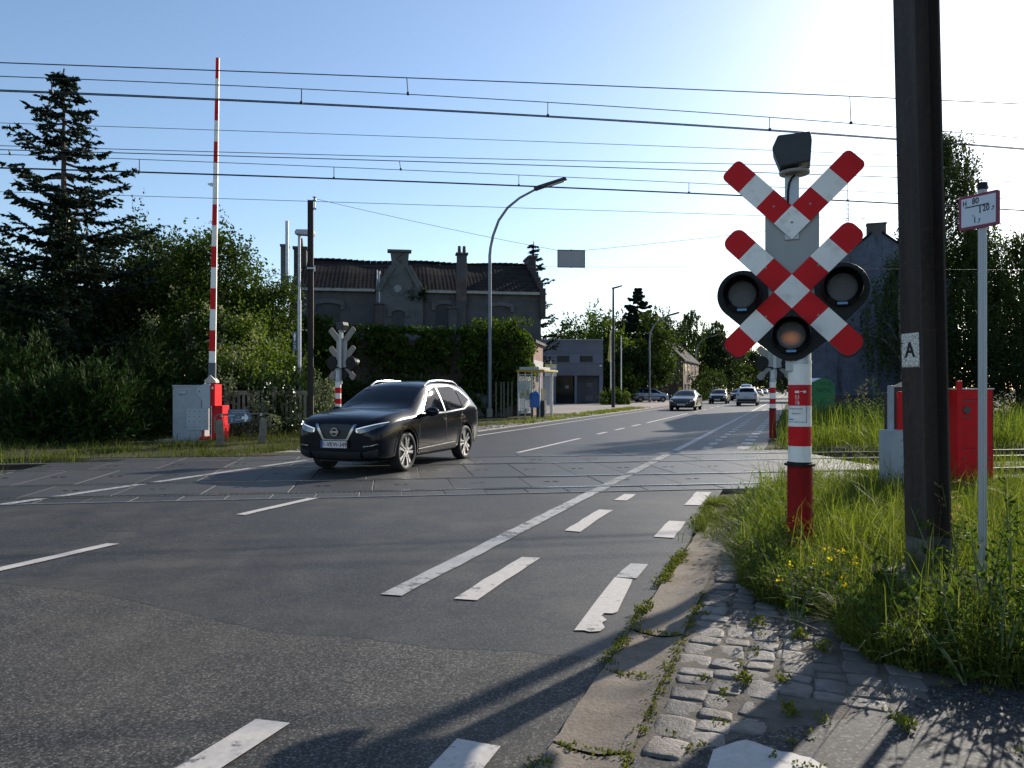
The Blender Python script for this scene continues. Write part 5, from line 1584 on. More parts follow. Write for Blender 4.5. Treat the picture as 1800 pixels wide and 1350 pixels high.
def car(S, name, label, cat='car', group=None):
    e = empty(name, (0, 0, 0), 0, label, cat, group)
    me, bvh = body_mesh(S['stn'], S['axles'], S['r'])
    me.materials.clear(); me.materials.append(S['paint'])
    b = bpy.data.objects.new('body', me); link(b, e); shade(b, 35)
    def P(nm, mat, items, parent=None, off=.004, sp=.07):
        mb = MB()
        for pts, d in items: patch_geo(mb, bvh, pts, d, off, sp)
        return mb.build(nm, mat, parent or e, smooth=True)
    L_ = lambda poly: [(side(poly, s), (-s, 0, 0)) for s in (-1, 1)]
    F_ = lambda polys: [(front(q), (0, -1, 0)) for q in polys]
    R_ = lambda polys: [(rear(q), (0, 1, 0)) for q in polys]
    # glazing
    if S.get('trim'):
        for k in (0, 1): P('window_trim', m_chrome, [L_(q)[k] for q in band(S['trim'] + S['trim'][:1], .028)], off=.014)
    if S.get('pillar'): P('pillar_trim', S.get('pillar_mat', m_clad), L_(S['pillar']), off=.009)
    for poly in S['win']:
        for s in (-1, 1): P('side_window', m_cglass, [(side(poly, s), (-s, 0, 0))], off=.012)
    P('windscreen', m_cglass, F_([S['screen']]), off=.006)
    P('rear_window', m_cglass, R_([S['rscreen']]), off=.006)
    # lights
    for m_ in (0, 1):
        q = S['head'] if not m_ else mirror(S['head'])
        h = P('headlight', m_head, [(front(q), (0, -1, 0))], off=.008)
        if S.get('drl'): P('daytime_light', m_drl, [(front(x if not m_ else mirror(x)), (0, -1, 0)) for x in S['drl']], h, off=.016)
        q = S['tail'] if not m_ else mirror(S['tail'])
        P('tail_light', m_tail, [(rear(q), (0, 1, 0))], off=.008)
    P('grille', m_clad, F_(S['grille']), off=.006)
    if S.get('grille_chrome'): P('grille_trim', m_chrome, F_(S['grille_chrome']), off=.016, sp=.05)
    for it in F_(S['lower']) + R_(S['rlower']): P('lower_bumper', m_clad, [it], off=.007)
    if S.get('sill'):
        for it in L_(S['sill']): P('sill_cladding', m_clad, [it], off=.009)
    # wheel arch trim
    if S.get('archtrim'):
        for a, k in [(a, k) for a in S['axles'] for k in (0, 1)]:
            items = []
            r0, r1 = S['r'] + .045, S['r'] + .045 + S['archtrim']
            for i in range(12):
                t0, t1 = R(-18 + 216 * i / 12), R(-18 + 216 * (i + 1) / 12)
                items += [L_([(a + r0 * math.cos(t0), S['r'] + r0 * math.sin(t0)), (a + r1 * math.cos(t0), S['r'] + r1 * math.sin(t0)), (a + r1 * math.cos(t1), S['r'] + r1 * math.sin(t1)), (a + r0 * math.cos(t1), S['r'] + r0 * math.sin(t1))])[k]]
            P('arch_trim', m_clad, items, off=.008, sp=.2)
    # door seams and handles
    for line in S.get('seams', []):
        for k in (0, 1): P('door_seam', rubber, [L_(q)[k] for q in band(line, .012)], off=.003, sp=.1)
    for (y, z) in S.get('handles', []):
        for s in (-1, 1):
            h, nn, i, dd = bvh.ray_cast(Vector((s * 3, y, z)), Vector((-s, 0, 0)))
            if h is None: continue
            mb = MB(); mb.tube([(h.x - s * .01, y - .10, z), (h.x + s * .03, y - .07, z), (h.x + s * .035, y + .05, z), (h.x - s * .01, y + .09, z)], .014, 8); mb.build('door_handle', S.get('handle_mat', S['paint']), e, smooth=True)
    my, mz = S['mirror']
    for s in (-1, 1):
        h, nn, i, dd = bvh.ray_cast(Vector((s * 3, my, mz)), Vector((-s, 0, 0)))
        x0 = h.x if h else s * .8
        mb = MB(); A = Matrix.Translation((x0 + s * .17, my, mz + .03)) @ Matrix.Diagonal((.14, .085, .09, 1))
        mb.lathe([(max(.001, math.sin(PI * k / 10)), -math.cos(PI * k / 10)) for k in range(11)], 20, A)
        mm = mb.build('wing_mirror', S['paint'], e, smooth=True)
        mb = MB(); mb.tube([(x0 - s * .03, my, mz - .04), (x0 + s * .10, my, mz - .02)], .03, 8); mb.build('mirror_foot', m_clad, mm)
    for i, a in enumerate(S['axles']):
        for s in (-1, 1): add_wheel(e, s * S['tr'], a, S['r'], .22, S['rim'], S.get('style', 'plain'))
    # underside shadow body: closing tray between the wheels
    y0 = S['axles'][1]; y1 = S['axles'][0]
    mb = MB(); mb.box((0, (y0 + y1) / 2, .24), (1.2, y1 - y0 + 1.1, .1)); mb.build('underbody', m_clad, e)
    # plates
    def plate(front_, z, txt=None):
        d = Vector((0, -1, 0)) if front_ else Vector((0, 1, 0))
        h, nn, i, dd = bvh.ray_cast(Vector((0, 4 if front_ else -4, z)), d)
        M = Matrix.Translation(h) @ (Matrix.Rotation(PI, 4, 'Z') if front_ else Matrix.Identity(4))
        mb = MB(); mb.box((0, -.03, 0), (.54, .05, .135)); ho = mb.build('plate_holder', m_clad, e, M=M)
        mb = MB(); mb.box((0, -.058, 0), (.52, .008, .115)); pl = mb.build('number_plate', m_plate, ho, M=M)
        if txt:
            text('plate_number', txt, .105, M @ Matrix.Translation((.022, -.0625, -.004)) @ FACE, m_platered, pl, .0006, .92, bold=.003)
            mb = MB(); mb.box((-.237, -.0635, 0), (.042, .003, .112)); mb.build('country_strip', plain('plate_blue', (.02, .04, .25), .5), pl, M=M)
        else:
            mb = MB()
            for k in range(7): mb.box((-.18 + k * .06, -.0635, 0), (.034, .003, .06))
            mb.build('plate_number', plain('plate_print_dim', (.25, .2, .2), .5), pl, M=M)
        return M
    plate(True, S['plate'][0], S.get('reg')); plate(False, S['plate'][1])
    if S.get('rails'):
        y0, y1, x, z = S['rails']
        for s in (-1, 1):
            P_ = []; n = 14
            for k in range(n + 1):
                t = k / n; yy = y0 + (y1 - y0) * t
                h, nn, i, dd = bvh.ray_cast(Vector((s * x, yy, 3)), Vector((0, 0, -1)))
                P_.append((s * x, yy, h.z + z * min(1, math.sin(PI * t) * 2.6) - .005))
            mb = MB(); mb.tube(P_, .021, 8); mb.build('roof_rail', m_chrome if S.get('rail_chrome') else alu, e, smooth=True)
    if S.get('badge'):
        z = S['badge']
        h, nn, i, dd = bvh.ray_cast(Vector((0, 4, z)), Vector((0, -1, 0)))
        M = Matrix.Translation((0, h.y + .03, z)) @ Matrix.Rotation(PI, 4, 'Z') @ FACE
        mb = MB(); n = 28; vs = []
        for k in range(n):
            c, s_ = math.cos(2 * PI * k / n), math.sin(2 * PI * k / n)
            vs += [(.058 * c, .058 * s_, 0), (.074 * c, .074 * s_, 0), (.074 * c, .074 * s_, .012), (.058 * c, .058 * s_, .012)]
        fs = []
        for k in range(n):
            j = (k + 1) % n
            for q in range(4): fs.append((k * 4 + q, j * 4 + q, j * 4 + (q + 1) % 4, k * 4 + (q + 1) % 4))
        mb.add(vs, fs, M); mb.box((0, 0, .008), (.165, .036, .018), M=M); mb.build('badge', m_chrome, e)
    S['bvh'] = bvh
    return e
def mb_hi(*a): pass

suv_stn = [
    (2.262, .38, .64, .68, .82, .50), (2.245, .33, .72, .70, .86, .58), (2.17, .25, .83, .765, .965, .69), (1.98, .215, .905, .85, 1.04, .77), (1.66, .21, .924, .915, 1.085, .79),
    (1.32, .21, .925, .945, 1.125, .785), (1.02, .21, .925, .965, 1.145, .77), (.88, .21, .925, .98, 1.205, .745), (.52, .21, .925, .99, 1.405, .69), (.16, .21, .925, 1.005, 1.585, .64),
    (-.16, .21, .925, 1.015, 1.64, .625), (-.70, .21, .925, 1.03, 1.66, .62), (-1.2, .215, .925, 1.05, 1.64, .61), (-1.62, .23, .92, 1.07, 1.61, .61), (-1.92, .26, .905, 1.08, 1.49, .62),
    (-2.08, .30, .88, 1.08, 1.26, .67), (-2.16, .36, .82, .98, 1.06, .62), (-2.20, .44, .70, .82, .90, .5)]
SUV = dict(stn=suv_stn, axles=(1.323, -1.323), r=.358, rim=.268, tr=.80, style='split', paint=p_black,
    trim=[(.70, 1.02), (.62, 1.09), (.10, 1.475), (-.20, 1.545), (-1.0, 1.555), (-1.38, 1.475), (-1.70, 1.27), (-1.62, 1.19), (-1.25, 1.075), (-.3, 1.025)],
    pillar=[(-.275, 1.05), (-.265, 1.52), (-.345, 1.52), (-.345, 1.05)], pillar_mat=alu,  # black B-pillar given bright metal to paint in the sunlight on it
    win=[[(.60, 1.05), (.10, 1.452), (-.20, 1.522), (-.275, 1.522), (-.285, 1.05)], [(-.335, 1.05), (-.345, 1.53), (-.98, 1.53), (-1.14, 1.495), (-1.16, 1.095)], [(-1.20, 1.11), (-1.18, 1.48), (-1.36, 1.43), (-1.62, 1.25)]],
    screen=[(-.72, 1.13), (.72, 1.13), (.68, 1.26), (.575, 1.53), (0, 1.56), (-.575, 1.53), (-.68, 1.26)],
    rscreen=[(-.62, 1.20), (.62, 1.20), (.54, 1.50), (0, 1.53), (-.54, 1.50)],
    head=[(.42, .745), (.50, .725), (.66, .765), (.82, .84), (.85, .905), (.60, .835), (.42, .79)],
    drl=[[(.41, .775), (.435, .732), (.455, .74), (.44, .785)], [(.42, .79), (.60, .835), (.85, .905), (.855, .917), (.60, .850), (.41, .804)]],
    tail=[(.58, .88), (.86, .92), (.90, 1.08), (.66, 1.0)],
    grille=[[(-.34, .86), (-.20, .64), (-.15, .625), (.15, .625), (.20, .64), (.34, .86), (.2, .88), (-.2, .88)]],
    grille_chrome=band([(-.41, .86), (-.375, .86), (-.245, .625), (-.20, .598), (0, .593), (.20, .598), (.245, .625), (.375, .86), (.41, .86)], .045),
    lower=[[(-.46, .27), (.46, .27), (.50, .40), (-.50, .40)], [(.54, .40), (.80, .46), (.78, .33), (.54, .30)], [(-.54, .40), (-.54, .30), (-.78, .33), (-.80, .46)], [(-.62, .235), (.62, .235), (.62, .262), (-.62, .262)]],
    rlower=[[(-.78, .33), (.78, .33), (.82, .60), (-.82, .60)]],
    sill=[(.93, .225), (.93, .36), (-.93, .40), (-.93, .24)], archtrim=.062,
    seams=[[(.86, .40), (.84, .93), (.74, 1.0)], [(-.32, .38), (-.32, 1.0)], [(-1.16, 1.06), (-1.06, .80), (-.95, .55), (-.93, .40)], [(.85, .40), (-.93, .43)]],
    handles=[(-.20, .895), (-1.02, .95)], handle_mat=p_black, mirror=(.60, 1.03), plate=(.53, .74), reg='1-VKW-349', rails=(.08, -1.5, .60, .06), rail_chrome=True, badge=.745)
main_car = car(SUV, 'black_suv', 'glossy black suv driving over the crossing towards the viewer, plate 1-VKW-349')
# bright strips near the fog lamps and along the sills
for s in (-1, 1):
    mb = MB()
    for q in band([(s * .56, .50), (s * .70, .515), (s * .80, .545)], .018): patch_geo(mb, SUV['bvh'], front(q), (0, -1, 0), .016, .2)
    mb.build('bright_strip', m_chrome, main_car); mb = MB()
    for q in band([(s * .62, .325), (s * .72, .33)], .05): patch_geo(mb, SUV['bvh'], front(q), (0, -1, 0), .014, .2)
    mb.build('bright_strip', m_chrome, main_car); mb = MB()
    for q in band([(.90, .378), (-.93, .418)], .016): patch_geo(mb, SUV['bvh'], side(q, s), (-s, 0, 0), .014, .2)
    mb.build('bright_strip', m_chrome, main_car)
fw = at(712, 2025 / (828 - 683)); ctr = fw + RD * 1.323
cs = ctr.dot(RN) - .86; ct = ctr.dot(RD)
main_car.location = st(cs, ct, .0); main_car.rotation_euler.z = PI - RA

sed_stn = [
    (2.42, .36, .52, .54, .62, .40), (2.38, .26, .70, .57, .70, .56), (2.26, .20, .82, .63, .79, .66), (2.02, .19, .89, .72, .86, .74), (1.7, .185, .92, .78, .91, .78),
    (1.35, .185, .925, .82, .95, .78), (1.0, .185, .925, .85, .99, .76), (.86, .185, .925, .86, 1.03, .73), (.5, .185, .925, .88, 1.19, .65), (.1, .185, .925, .90, 1.34, .58),
    (-.2, .185, .925, .91, 1.41, .56), (-.7, .185, .925, .92, 1.42, .55), (-1.1, .19, .925, .93, 1.36, .55), (-1.5, .20, .92, .94, 1.20, .60), (-1.8, .21, .91, .94, 1.07, .66),
    (-2.1, .24, .88, .93, 1.05, .68), (-2.28, .30, .82, .88, .98, .64), (-2.34, .38, .7, .75, .84, .5)]
SED = dict(stn=sed_stn, axles=(1.42, -1.45), r=.335, rim=.235, tr=.80, paint=p_grey,
    trim=[(.66, .93), (.06, 1.28), (-.2, 1.35), (-.9, 1.35), (-1.35, 1.18), (-1.5, 1.06), (-1.2, .96), (-.3, .94)],
    win=[[(.6, .95), (.06, 1.26), (-.22, 1.33), (-.24, .95)], [(-.30, .95), (-.30, 1.33), (-.88, 1.33), (-1.32, 1.14), (-1.1, .97)]],
    screen=[(-.72, 1.0), (.72, 1.0), (.53, 1.30), (0, 1.35), (-.53, 1.30)], rscreen=[(-.6, 1.10), (.6, 1.10), (.5, 1.32), (-.5, 1.32)],
    head=[(.50, .60), (.78, .66), (.83, .74), (.56, .70)], drl=[[(.56, .65), (.80, .70), (.79, .68), (.56, .63)]],
    tail=[(.5, .80), (.84, .80), (.82, .92), (.5, .9)], grille=[[(-.38, .46), (.38, .46), (.42, .68), (-.42, .68)]],
    grille_chrome=band([(-.38, .45), (.38, .45), (.43, .69), (-.43, .69), (-.38, .45)], .02),
    lower=[[(-.6, .22), (.6, .22), (.66, .36), (-.66, .36)], [(.52, .38), (.78, .40), (.76, .52), (.56, .48)], [(-.52, .38), (-.56, .48), (-.76, .52), (-.78, .40)]], rlower=[[(-.7, .3), (.7, .3), (.74, .48), (-.74, .48)]],
    seams=[[(.86, .3), (.86, .86)], [(-.27, .3), (-.27, .94)]], handles=[(-.15, .82), (-1.05, .84)], mirror=(.66, .93), plate=(.42, .62))
sedan = car(SED, 'dark_sedan', 'dark grey sedan approaching in the left lane, nearest of the oncoming traffic')
p = at(1206, 54); sedan.location = (p.x, p.y, 0); sedan.rotation_euler.z = PI - RA
ht = lambda y: y * .93
hat_stn = [(a * .9, b, c * .965, d, e_ + (.02 if e_ > 1 else 0), f) for a, b, c, d, e_, f in sed_stn[:12]] + [
    (-1.1, .2, .89, .95, 1.40, .54), (-1.5, .21, .885, .97, 1.32, .55), (-1.8, .23, .87, .98, 1.18, .58), (-1.98, .28, .82, .92, 1.02, .6), (-2.03, .38, .7, .78, .88, .5)]
HAT = dict(SED); HAT.update(stn=hat_stn, axles=(1.3, -1.36), r=.325, rim=.225, tr=.775, paint=p_black,
    trim=None, win=[[(.52, .95), (.06, 1.26), (-.22, 1.34), (-.24, .95)], [(-.30, .95), (-.30, 1.34), (-.88, 1.34), (-1.25, 1.2), (-1.2, .99)]], rscreen=[(-.55, 1.08), (.55, 1.08), (.46, 1.32), (-.46, 1.32)],
    grille_chrome=None, handles=[(-.1, .84), (-1.0, .87)], mirror=(.56, .95))
hatch = car(HAT, 'black_hatchback', 'black hatchback following behind the grey sedan in the oncoming lane')
p = at(1264.5, 77); hatch.location = (p.x, p.y, 0); hatch.rotation_euler.z = PI - RA
WS = dict(SUV); WS.update(paint=p_white, style='plain', trim=None, pillar=None, reg=None, badge=None, drl=None, rail_chrome=False, grille_chrome=None)
wsuv = car(WS, 'white_suv', 'white suv seen from behind, driving away in the right lane')
p = at(1315, 68.5); wsuv.location = (p.x, p.y, 0); wsuv.rotation_euler.z = -RA
mpv_stn = [
    (1.98, .34, .5, .55, .66, .4), (1.94, .26, .7, .6, .76, .56), (1.82, .21, .8, .68, .88, .64), (1.55, .2, .845, .78, .98, .68), (1.25, .195, .86, .85, 1.06, .69), (1.05, .195, .865, .89, 1.13, .68),
    (.75, .195, .865, .92, 1.29, .63), (.3, .195, .865, .94, 1.50, .57), (0, .195, .865, .95, 1.575, .56), (-.6, .195, .865, .96, 1.60, .56), (-1.2, .195, .865, .97, 1.59, .56), (-1.6, .2, .86, .98, 1.54, .57),
    (-1.85, .24, .85, .98, 1.36, .58), (-1.98, .28, .82, .92, 1.08, .6), (-2.03, .36, .72, .8, .9, .55)]
MPV = dict(SUV); MPV.update(stn=mpv_stn, axles=(1.22, -1.32), r=.31, rim=.205, tr=.745, style='plain', paint=p_silver, trim=None, pillar=None, reg=None, badge=None, drl=None, rails=None, sill=None, archtrim=.03,
    win=[[(.95, 1.02), (.30, 1.40), (-.12, 1.48), (-.12, 1.0)], [(-.22, 1.0), (-.22, 1.50), (-1.0, 1.50), (-1.0, 1.0)], [(-1.06, 1.0), (-1.06, 1.49), (-1.5, 1.45), (-1.68, 1.05)]],
    screen=[(-.66, 1.12), (.66, 1.12), (.5, 1.46), (-.5, 1.46)], rscreen=[(-.6, 1.06), (.6, 1.06), (.5, 1.46), (-.5, 1.46)],
    head=[(.42, .64), (.76, .7), (.78, .84), (.46, .76)], tail=[(.62, .8), (.8, .8), (.8, 1.2), (.68, 1.2)], grille=[[(-.3, .6), (.3, .6), (.34, .7), (-.34, .7)]], grille_chrome=None,
    lower=[[(-.6, .26), (.6, .26), (.6, .42), (-.6, .42)]], rlower=[[(-.6, .3), (.6, .3), (.6, .45), (-.6, .45)]], seams=[[(.86, .35), (.9, .9)], [(-.17, .3), (-.17, .98)], [(-1.03, .95), (-1.0, .6)]], handles=[(-.05, .88), (-.9, .9)], handle_mat=m_clad, mirror=(.85, 1.02), plate=(.42, .7))
mpv = car(MPV, 'silver_people_carrier', 'silver blue compact people carrier parked side on in the forecourt')
p = at(1143, 86); mpv.location = (p.x, p.y, 0); mpv.rotation_euler.z = -R(84)
mb = MB(); 
for s in (-1, 1):
    for q in band([(1.0, .62), (-1.1, .62)], .05): patch_geo(mb, MPV['bvh'], side(q, s), (-s, 0, 0), .012, .2)
mb.build('side_moulding', m_clad, mpv)
# traffic farther up the road
def traffic(src, px, Y, away, label, group='queue of far cars', paint=None, dx=0):
    c = copy_tree(src)
    k = at(px, Y); c.location = (k.x, k.y, 0); c.rotation_euler.z = -RA if away else PI - RA
    c["label"] = label; c["group"] = group
    for o in c.children:
        pass
    if paint:
        for o in list(c.children):
            if o.name.split('.')[0] in ('body', 'wing_mirror', 'door_handle'):
                o.data = o.data.copy(); o.data.materials.clear(); o.data.materials.append(paint)
    return c
c = traffic(hatch, 1298, 96, False, 'dark car waiting behind the black hatchback, partly hidden by the white suv', paint=p_grey); c.name = 'grey_hatchback'
c = traffic(wsuv, 1316, 92, True, 'white vehicle just ahead of the white suv, its roof above the suv'); c.name = 'white_suv'
VAN = dict(MPV); VAN.update(stn=[(a * 1.2, b, c * 1.08, d * 1.12, e_ * (1.36 if e_ > 1.2 else 1.12), f * (1.25 if e_ > 1.2 else 1.1)) for a, b, c, d, e_, f in mpv_stn], axles=(1.45, -1.6), tr=.81, paint=p_white, rscreen=[(-.6, 1.35), (.6, 1.35), (.55, 1.9), (-.55, 1.9)], win=[[(.9, 1.15), (.4, 1.6), (.0, 1.75), (.0, 1.15)]], screen=[(-.7, 1.3), (.7, 1.3), (.6, 1.8), (-.6, 1.8)], handles=[(0.1, 1.0)], mirror=(1.0, 1.2), seams=[[(.0, .4), (.0, 1.1)]])
van = car(VAN, 'white_van', 'white van with a dark rear window, ahead of the white suv', 'van')
p = at(1313, 118); van.location = (p.x, p.y, 0); van.rotation_euler.z = -RA
for px, Y, lb in ((1333.5, 152, 'small white car, first of the oncoming queue beyond the white suv'), (1343.5, 190, 'small white car, second of the oncoming queue'),
                  (1351.5, 235, 'tiny white car, third of the oncoming queue'), (1358, 300, 'tiny white car farthest up the oncoming queue')):
    c = traffic(hatch, px, Y, False, lb, paint=p_white); c.name = 'white_hatchback'
c = traffic(mpv, 1299, 150, False, 'distant dark car at the left kerb under the far trees', paint=p_black); c.name = 'dark_people_carrier'
# ================================================================ vegetation
bark = plain('bark', (.06, .045, .033), .95, 0, .35, 8, bmp=.8, bscale=25, streak=True)
bark_birch = plain('bark_birch', (.22, .20, .18), .9, 0, .5, 6, streak=True, dirt=((.03, .03, .03), .8))
lf_dark = leafmat('leaf_dark', (.010, .018, .005), (.028, .045, .010), .25)
lf_mid = leafmat('leaf_mid', (.020, .036, .007), (.06, .09, .014), .36)
lf_light = leafmat('leaf_light', (.045, .075, .012), (.12, .16, .025), .45)
lf_ivy = leafmat('leaf_ivy', (.022, .044, .008), (.09, .135, .022), .42)
lf_ivydark = leafmat('leaf_ivy_dark', (.012, .022, .007), (.035, .055, .014), .2, rough=.35, spec=.5)
lf_spruce = leafmat('needle_spruce', (.010, .018, .013), (.028, .045, .028), .12)
lf_juni = leafmat('needle_juniper', (.008, .020, .006), (.04, .072, .016), .2)
lf_birch = leafmat('leaf_birch', (.022, .036, .009), (.06, .085, .018), .35)
lf_flower = leafmat('blossom_cream', (.16, .16, .08), (.40, .38, .25), .3)
lf_grass = leafmat('grass_blade', (.034, .054, .010), (.165, .185, .038), .53, rough=.5)
lf_grassdry = leafmat('grass_seed', (.16, .13, .06), (.34, .28, .14), .4)
lf_weed = leafmat('weed_leaf', (.035, .06, .012), (.10, .14, .03), .45)
lf_yellow = leafmat('flower_yellow', (.5, .33, .01), (.75, .52, .02), .4)

def unit(a):
    return a / np.maximum(np.linalg.norm(a, axis=1, keepdims=True), 1e-9)
def leaves(C, D, size, width=.5, jit=1.0, fold=.25):
    # a diamond leaf at each centre C, pointing along D (plus jitter)
    n = len(C)
    size = np.broadcast_to(np.asarray(size, float), (n,)) * rng.uniform(.65, 1.3, n)
    d = unit(np.asarray(D, float) + rng.normal(0, jit, (n, 3)) if jit else np.asarray(D, float))
    e = unit(np.cross(d, rng.normal(0, 1, (n, 3))))
    u = np.cross(d, e)
    s = size[:, None]
    p0 = C - d * s * .5; p2 = C + d * s * .5
    m = C + u * s * fold * .3 - d * s * .05
    p1 = m + e * s * width * .5; p3 = m - e * s * width * .5
    V = np.stack([p0, p1, p2, p3], 1).reshape(-1, 3)
    F = np.arange(4 * n).reshape(n, 4)
    return V, F
def merge(parts):
    V = []; F = []; b = 0
    for v, f in parts:
        V.append(v); F.append(f + b); b += len(v)
    return np.concatenate(V), np.concatenate(F)

def broad_tree(name, label, px, Y, ztop, wid, zlow, mat, seed, leafsz=.16, n_cl=60, per=130, group='trees round the crossing', trunk=True, depth=None, cat='tree', flowers=0, rough=1.0):
    global rng
    rng = np.random.default_rng(seed)
    r_ = random.Random(seed)
    b = at(px, Y)
    e = empty(name, b, r_.uniform(0, 6), label, cat, group)
    e.rotation_euler.z = 0
    hh = ztop - zlow; cz = (ztop + zlow) / 2; dep = depth or wid
    cl = []
    while len(cl) < n_cl:
        p = rng.uniform(-1, 1, 3)
        q = (p[0] ** 2 + p[1] ** 2) ** .5
        if np.linalg.norm(p) > 1 or np.linalg.norm(p) < .35: continue
        cl.append(p)
    cl = np.array(cl)
    lump = 1 + .22 * rough * np.sin(cl[:, 0] * 4 + seed) * np.cos(cl[:, 2] * 5 + seed * 2)
    P = cl * np.array([wid / 2, dep / 2, hh / 2]) * lump[:, None] * .88 + np.array([0, 0, cz])
    rad = rng.uniform(.5, 1.1, n_cl) * (wid * .13 + .2)
    parts = []
    for c, r in zip(P, rad):
        n = int(per * rng.uniform(.6, 1.3))
        q = rng.normal(0, .55, (n, 3)) * r * np.array([1.15, 1.15, .8]) + c
        parts.append(leaves(q, unit(q - c) * .5 + np.array([0, 0, -.2]), leafsz, .62))
    # loose twigs sticking out of the outline
    for _ in range(int(n_cl * .9)):
        i = rng.integers(n_cl); d = unit((P[i] - np.array([0, 0, cz - hh * .2]))[None])[0] + rng.normal(0, .25, 3) + np.array([0, 0, .35]); L_ = rng.uniform(.4, 1.1) * (wid * .09 + .25)
        t = rng.uniform(.1, 1, (16, 1)); q = P[i] + d * rad[i] * .7 + d * L_ * t + rng.normal(0, .06, (16, 3))
        parts.append(leaves(q, np.tile(d, (16, 1)), leafsz * .9, .55))
    V, F = merge(parts); V[:, 2] = np.maximum(V[:, 2], .05)
    np_obj('crown', V, F, mat, e)
    if flowers:
        idx = rng.integers(0, n_cl, flowers); parts = []
        for i in idx:
            d = np.array([rng.normal(0, .5), -1 + rng.normal(0, .4), rng.uniform(0, 1)]); c = P[i] + unit(d[None])[0] * rad[i] * 1.05
            q = c + rng.normal(0, .14, (26, 3)); parts.append(leaves(q, rng.normal(0, 1, (26, 3)), .10, .7))
        V, F = merge(parts); np_obj('blossom', V, F, lf_flower, e)
    if trunk:
        mb = MB(); tr = max(.1, ztop * .022)
        mb.tube([(0, 0, -.1), (r_.uniform(-.1, .1), 0, zlow + hh * .2), (r_.uniform(-.3, .3), r_.uniform(-.3, .3), zlow + hh * .8)], [tr, tr * .75, tr * .15], 8)
        for i in range(min(14, n_cl)):
            z0 = zlow * .8 + hh * r_.uniform(.0, .45); p = P[i]
            mb.tube([(0, 0, z0), (p[0] * .5, p[1] * .5, z0 + (p[2] - z0) * .45 + .1), tuple(p)], [tr * .4, tr * .25, tr * .06], 5)
        mb.build('trunk', bark, e, smooth=True)
    return e
def conifer(name, label, px, Y, ztop, wid, mat, seed, zlow=.6, whorl=.55, group='trees round the crossing', droop=.15, needle=.2, gap=0.0, dens=1.3, wid_=.36):
    global rng
    rng = np.random.default_rng(seed); r_ = random.Random(seed)
    e = empty(name, at(px, Y), 0, label, 'tree', group)
    mb = MB(); tr = ztop * .016 + .03
    mb.tube([(0, 0, -.1), (0, 0, ztop * .5), (0, 0, ztop)], [tr, tr * .55, .02], 8)
    parts = []; z = zlow
    while z < ztop - .15:
        f = (ztop - z) / (ztop - zlow)
        R0 = wid / 2 * (f ** .72) * r_.uniform(.75, 1.1) * min(1, .35 + f * 4) + .1
        nb = r_.choice([4, 5, 6])
        a0 = r_.uniform(0, 6)
        for k in range(nb):
            if r_.random() < gap: continue
            a = a0 + 2 * PI * k / nb + r_.uniform(-.3, .3); L_ = R0 * r_.choice([r_.uniform(.5, .95), r_.uniform(.75, 1.25)])
            zz = z + r_.uniform(-.3, .3) * min(1, L_)
            d = np.array([math.cos(a), math.sin(a), 0]); n = np.array([-d[1], d[0], 0])
            m = max(3, int(L_ / .22))
            pts = [tuple(d * L_ * t + np.array([0, 0, zz + L_ * (-droop * t * 2 + (.30 + droop * 1.2) * t * t)])) for t in [i / 5 for i in range(6)]]
            mb.tube(pts, [.03 + L_ * .012 - (.025 + L_ * .011) * i / 5 for i in range(6)], 4, caps=False)
            for i in range(m):
                t = .12 + .88 * (i + r_.random()) / m
                base = d * L_ * t + np.array([0, 0, zz + L_ * (-droop * t * 2 + (.30 + droop * 1.2) * t * t)])
                tl = (.18 + .34 * L_ * .5 * (1 - t) + .15) * r_.uniform(.6, 1.15)
                for sg in (-1, 1):
                    td = unit((d * .55 + n * sg * .8 + np.array([0, 0, r_.uniform(-.3, .12)]))[None])[0]
                    q = max(4, int(tl * dens / .055)); tt = rng.uniform(0, 1, (q, 1))
                    C = base + td * tl * tt + rng.normal(0, .018, (q, 3))
                    parts.append(leaves(C, np.tile(td, (q, 1)), needle, wid_, .5))
            q = 10; tt = rng.uniform(.55, 1.04, (q, 1)); C = d * L_ * tt + np.concatenate([np.zeros((q, 2)), zz + L_ * (-droop * tt * 2 + (.30 + droop * 1.2) * tt * tt)], 1)
            parts.append(leaves(C, np.tile(d + np.array([0, 0, .35]), (q, 1)), needle, .3, .35))
        z += whorl * (.55 + .6 * f) * r_.uniform(.8, 1.2)
    q = 12; parts.append(leaves(np.stack([np.zeros(q), np.zeros(q), rng.uniform(ztop - .8, ztop, q)], 1), np.tile([0, 0, 1.], (q, 1)), needle, .25, .5))
    V, F = merge(parts); np_obj('crown', V, F, mat, e)
    mb.build('trunk', bark, e, smooth=True)
    return e
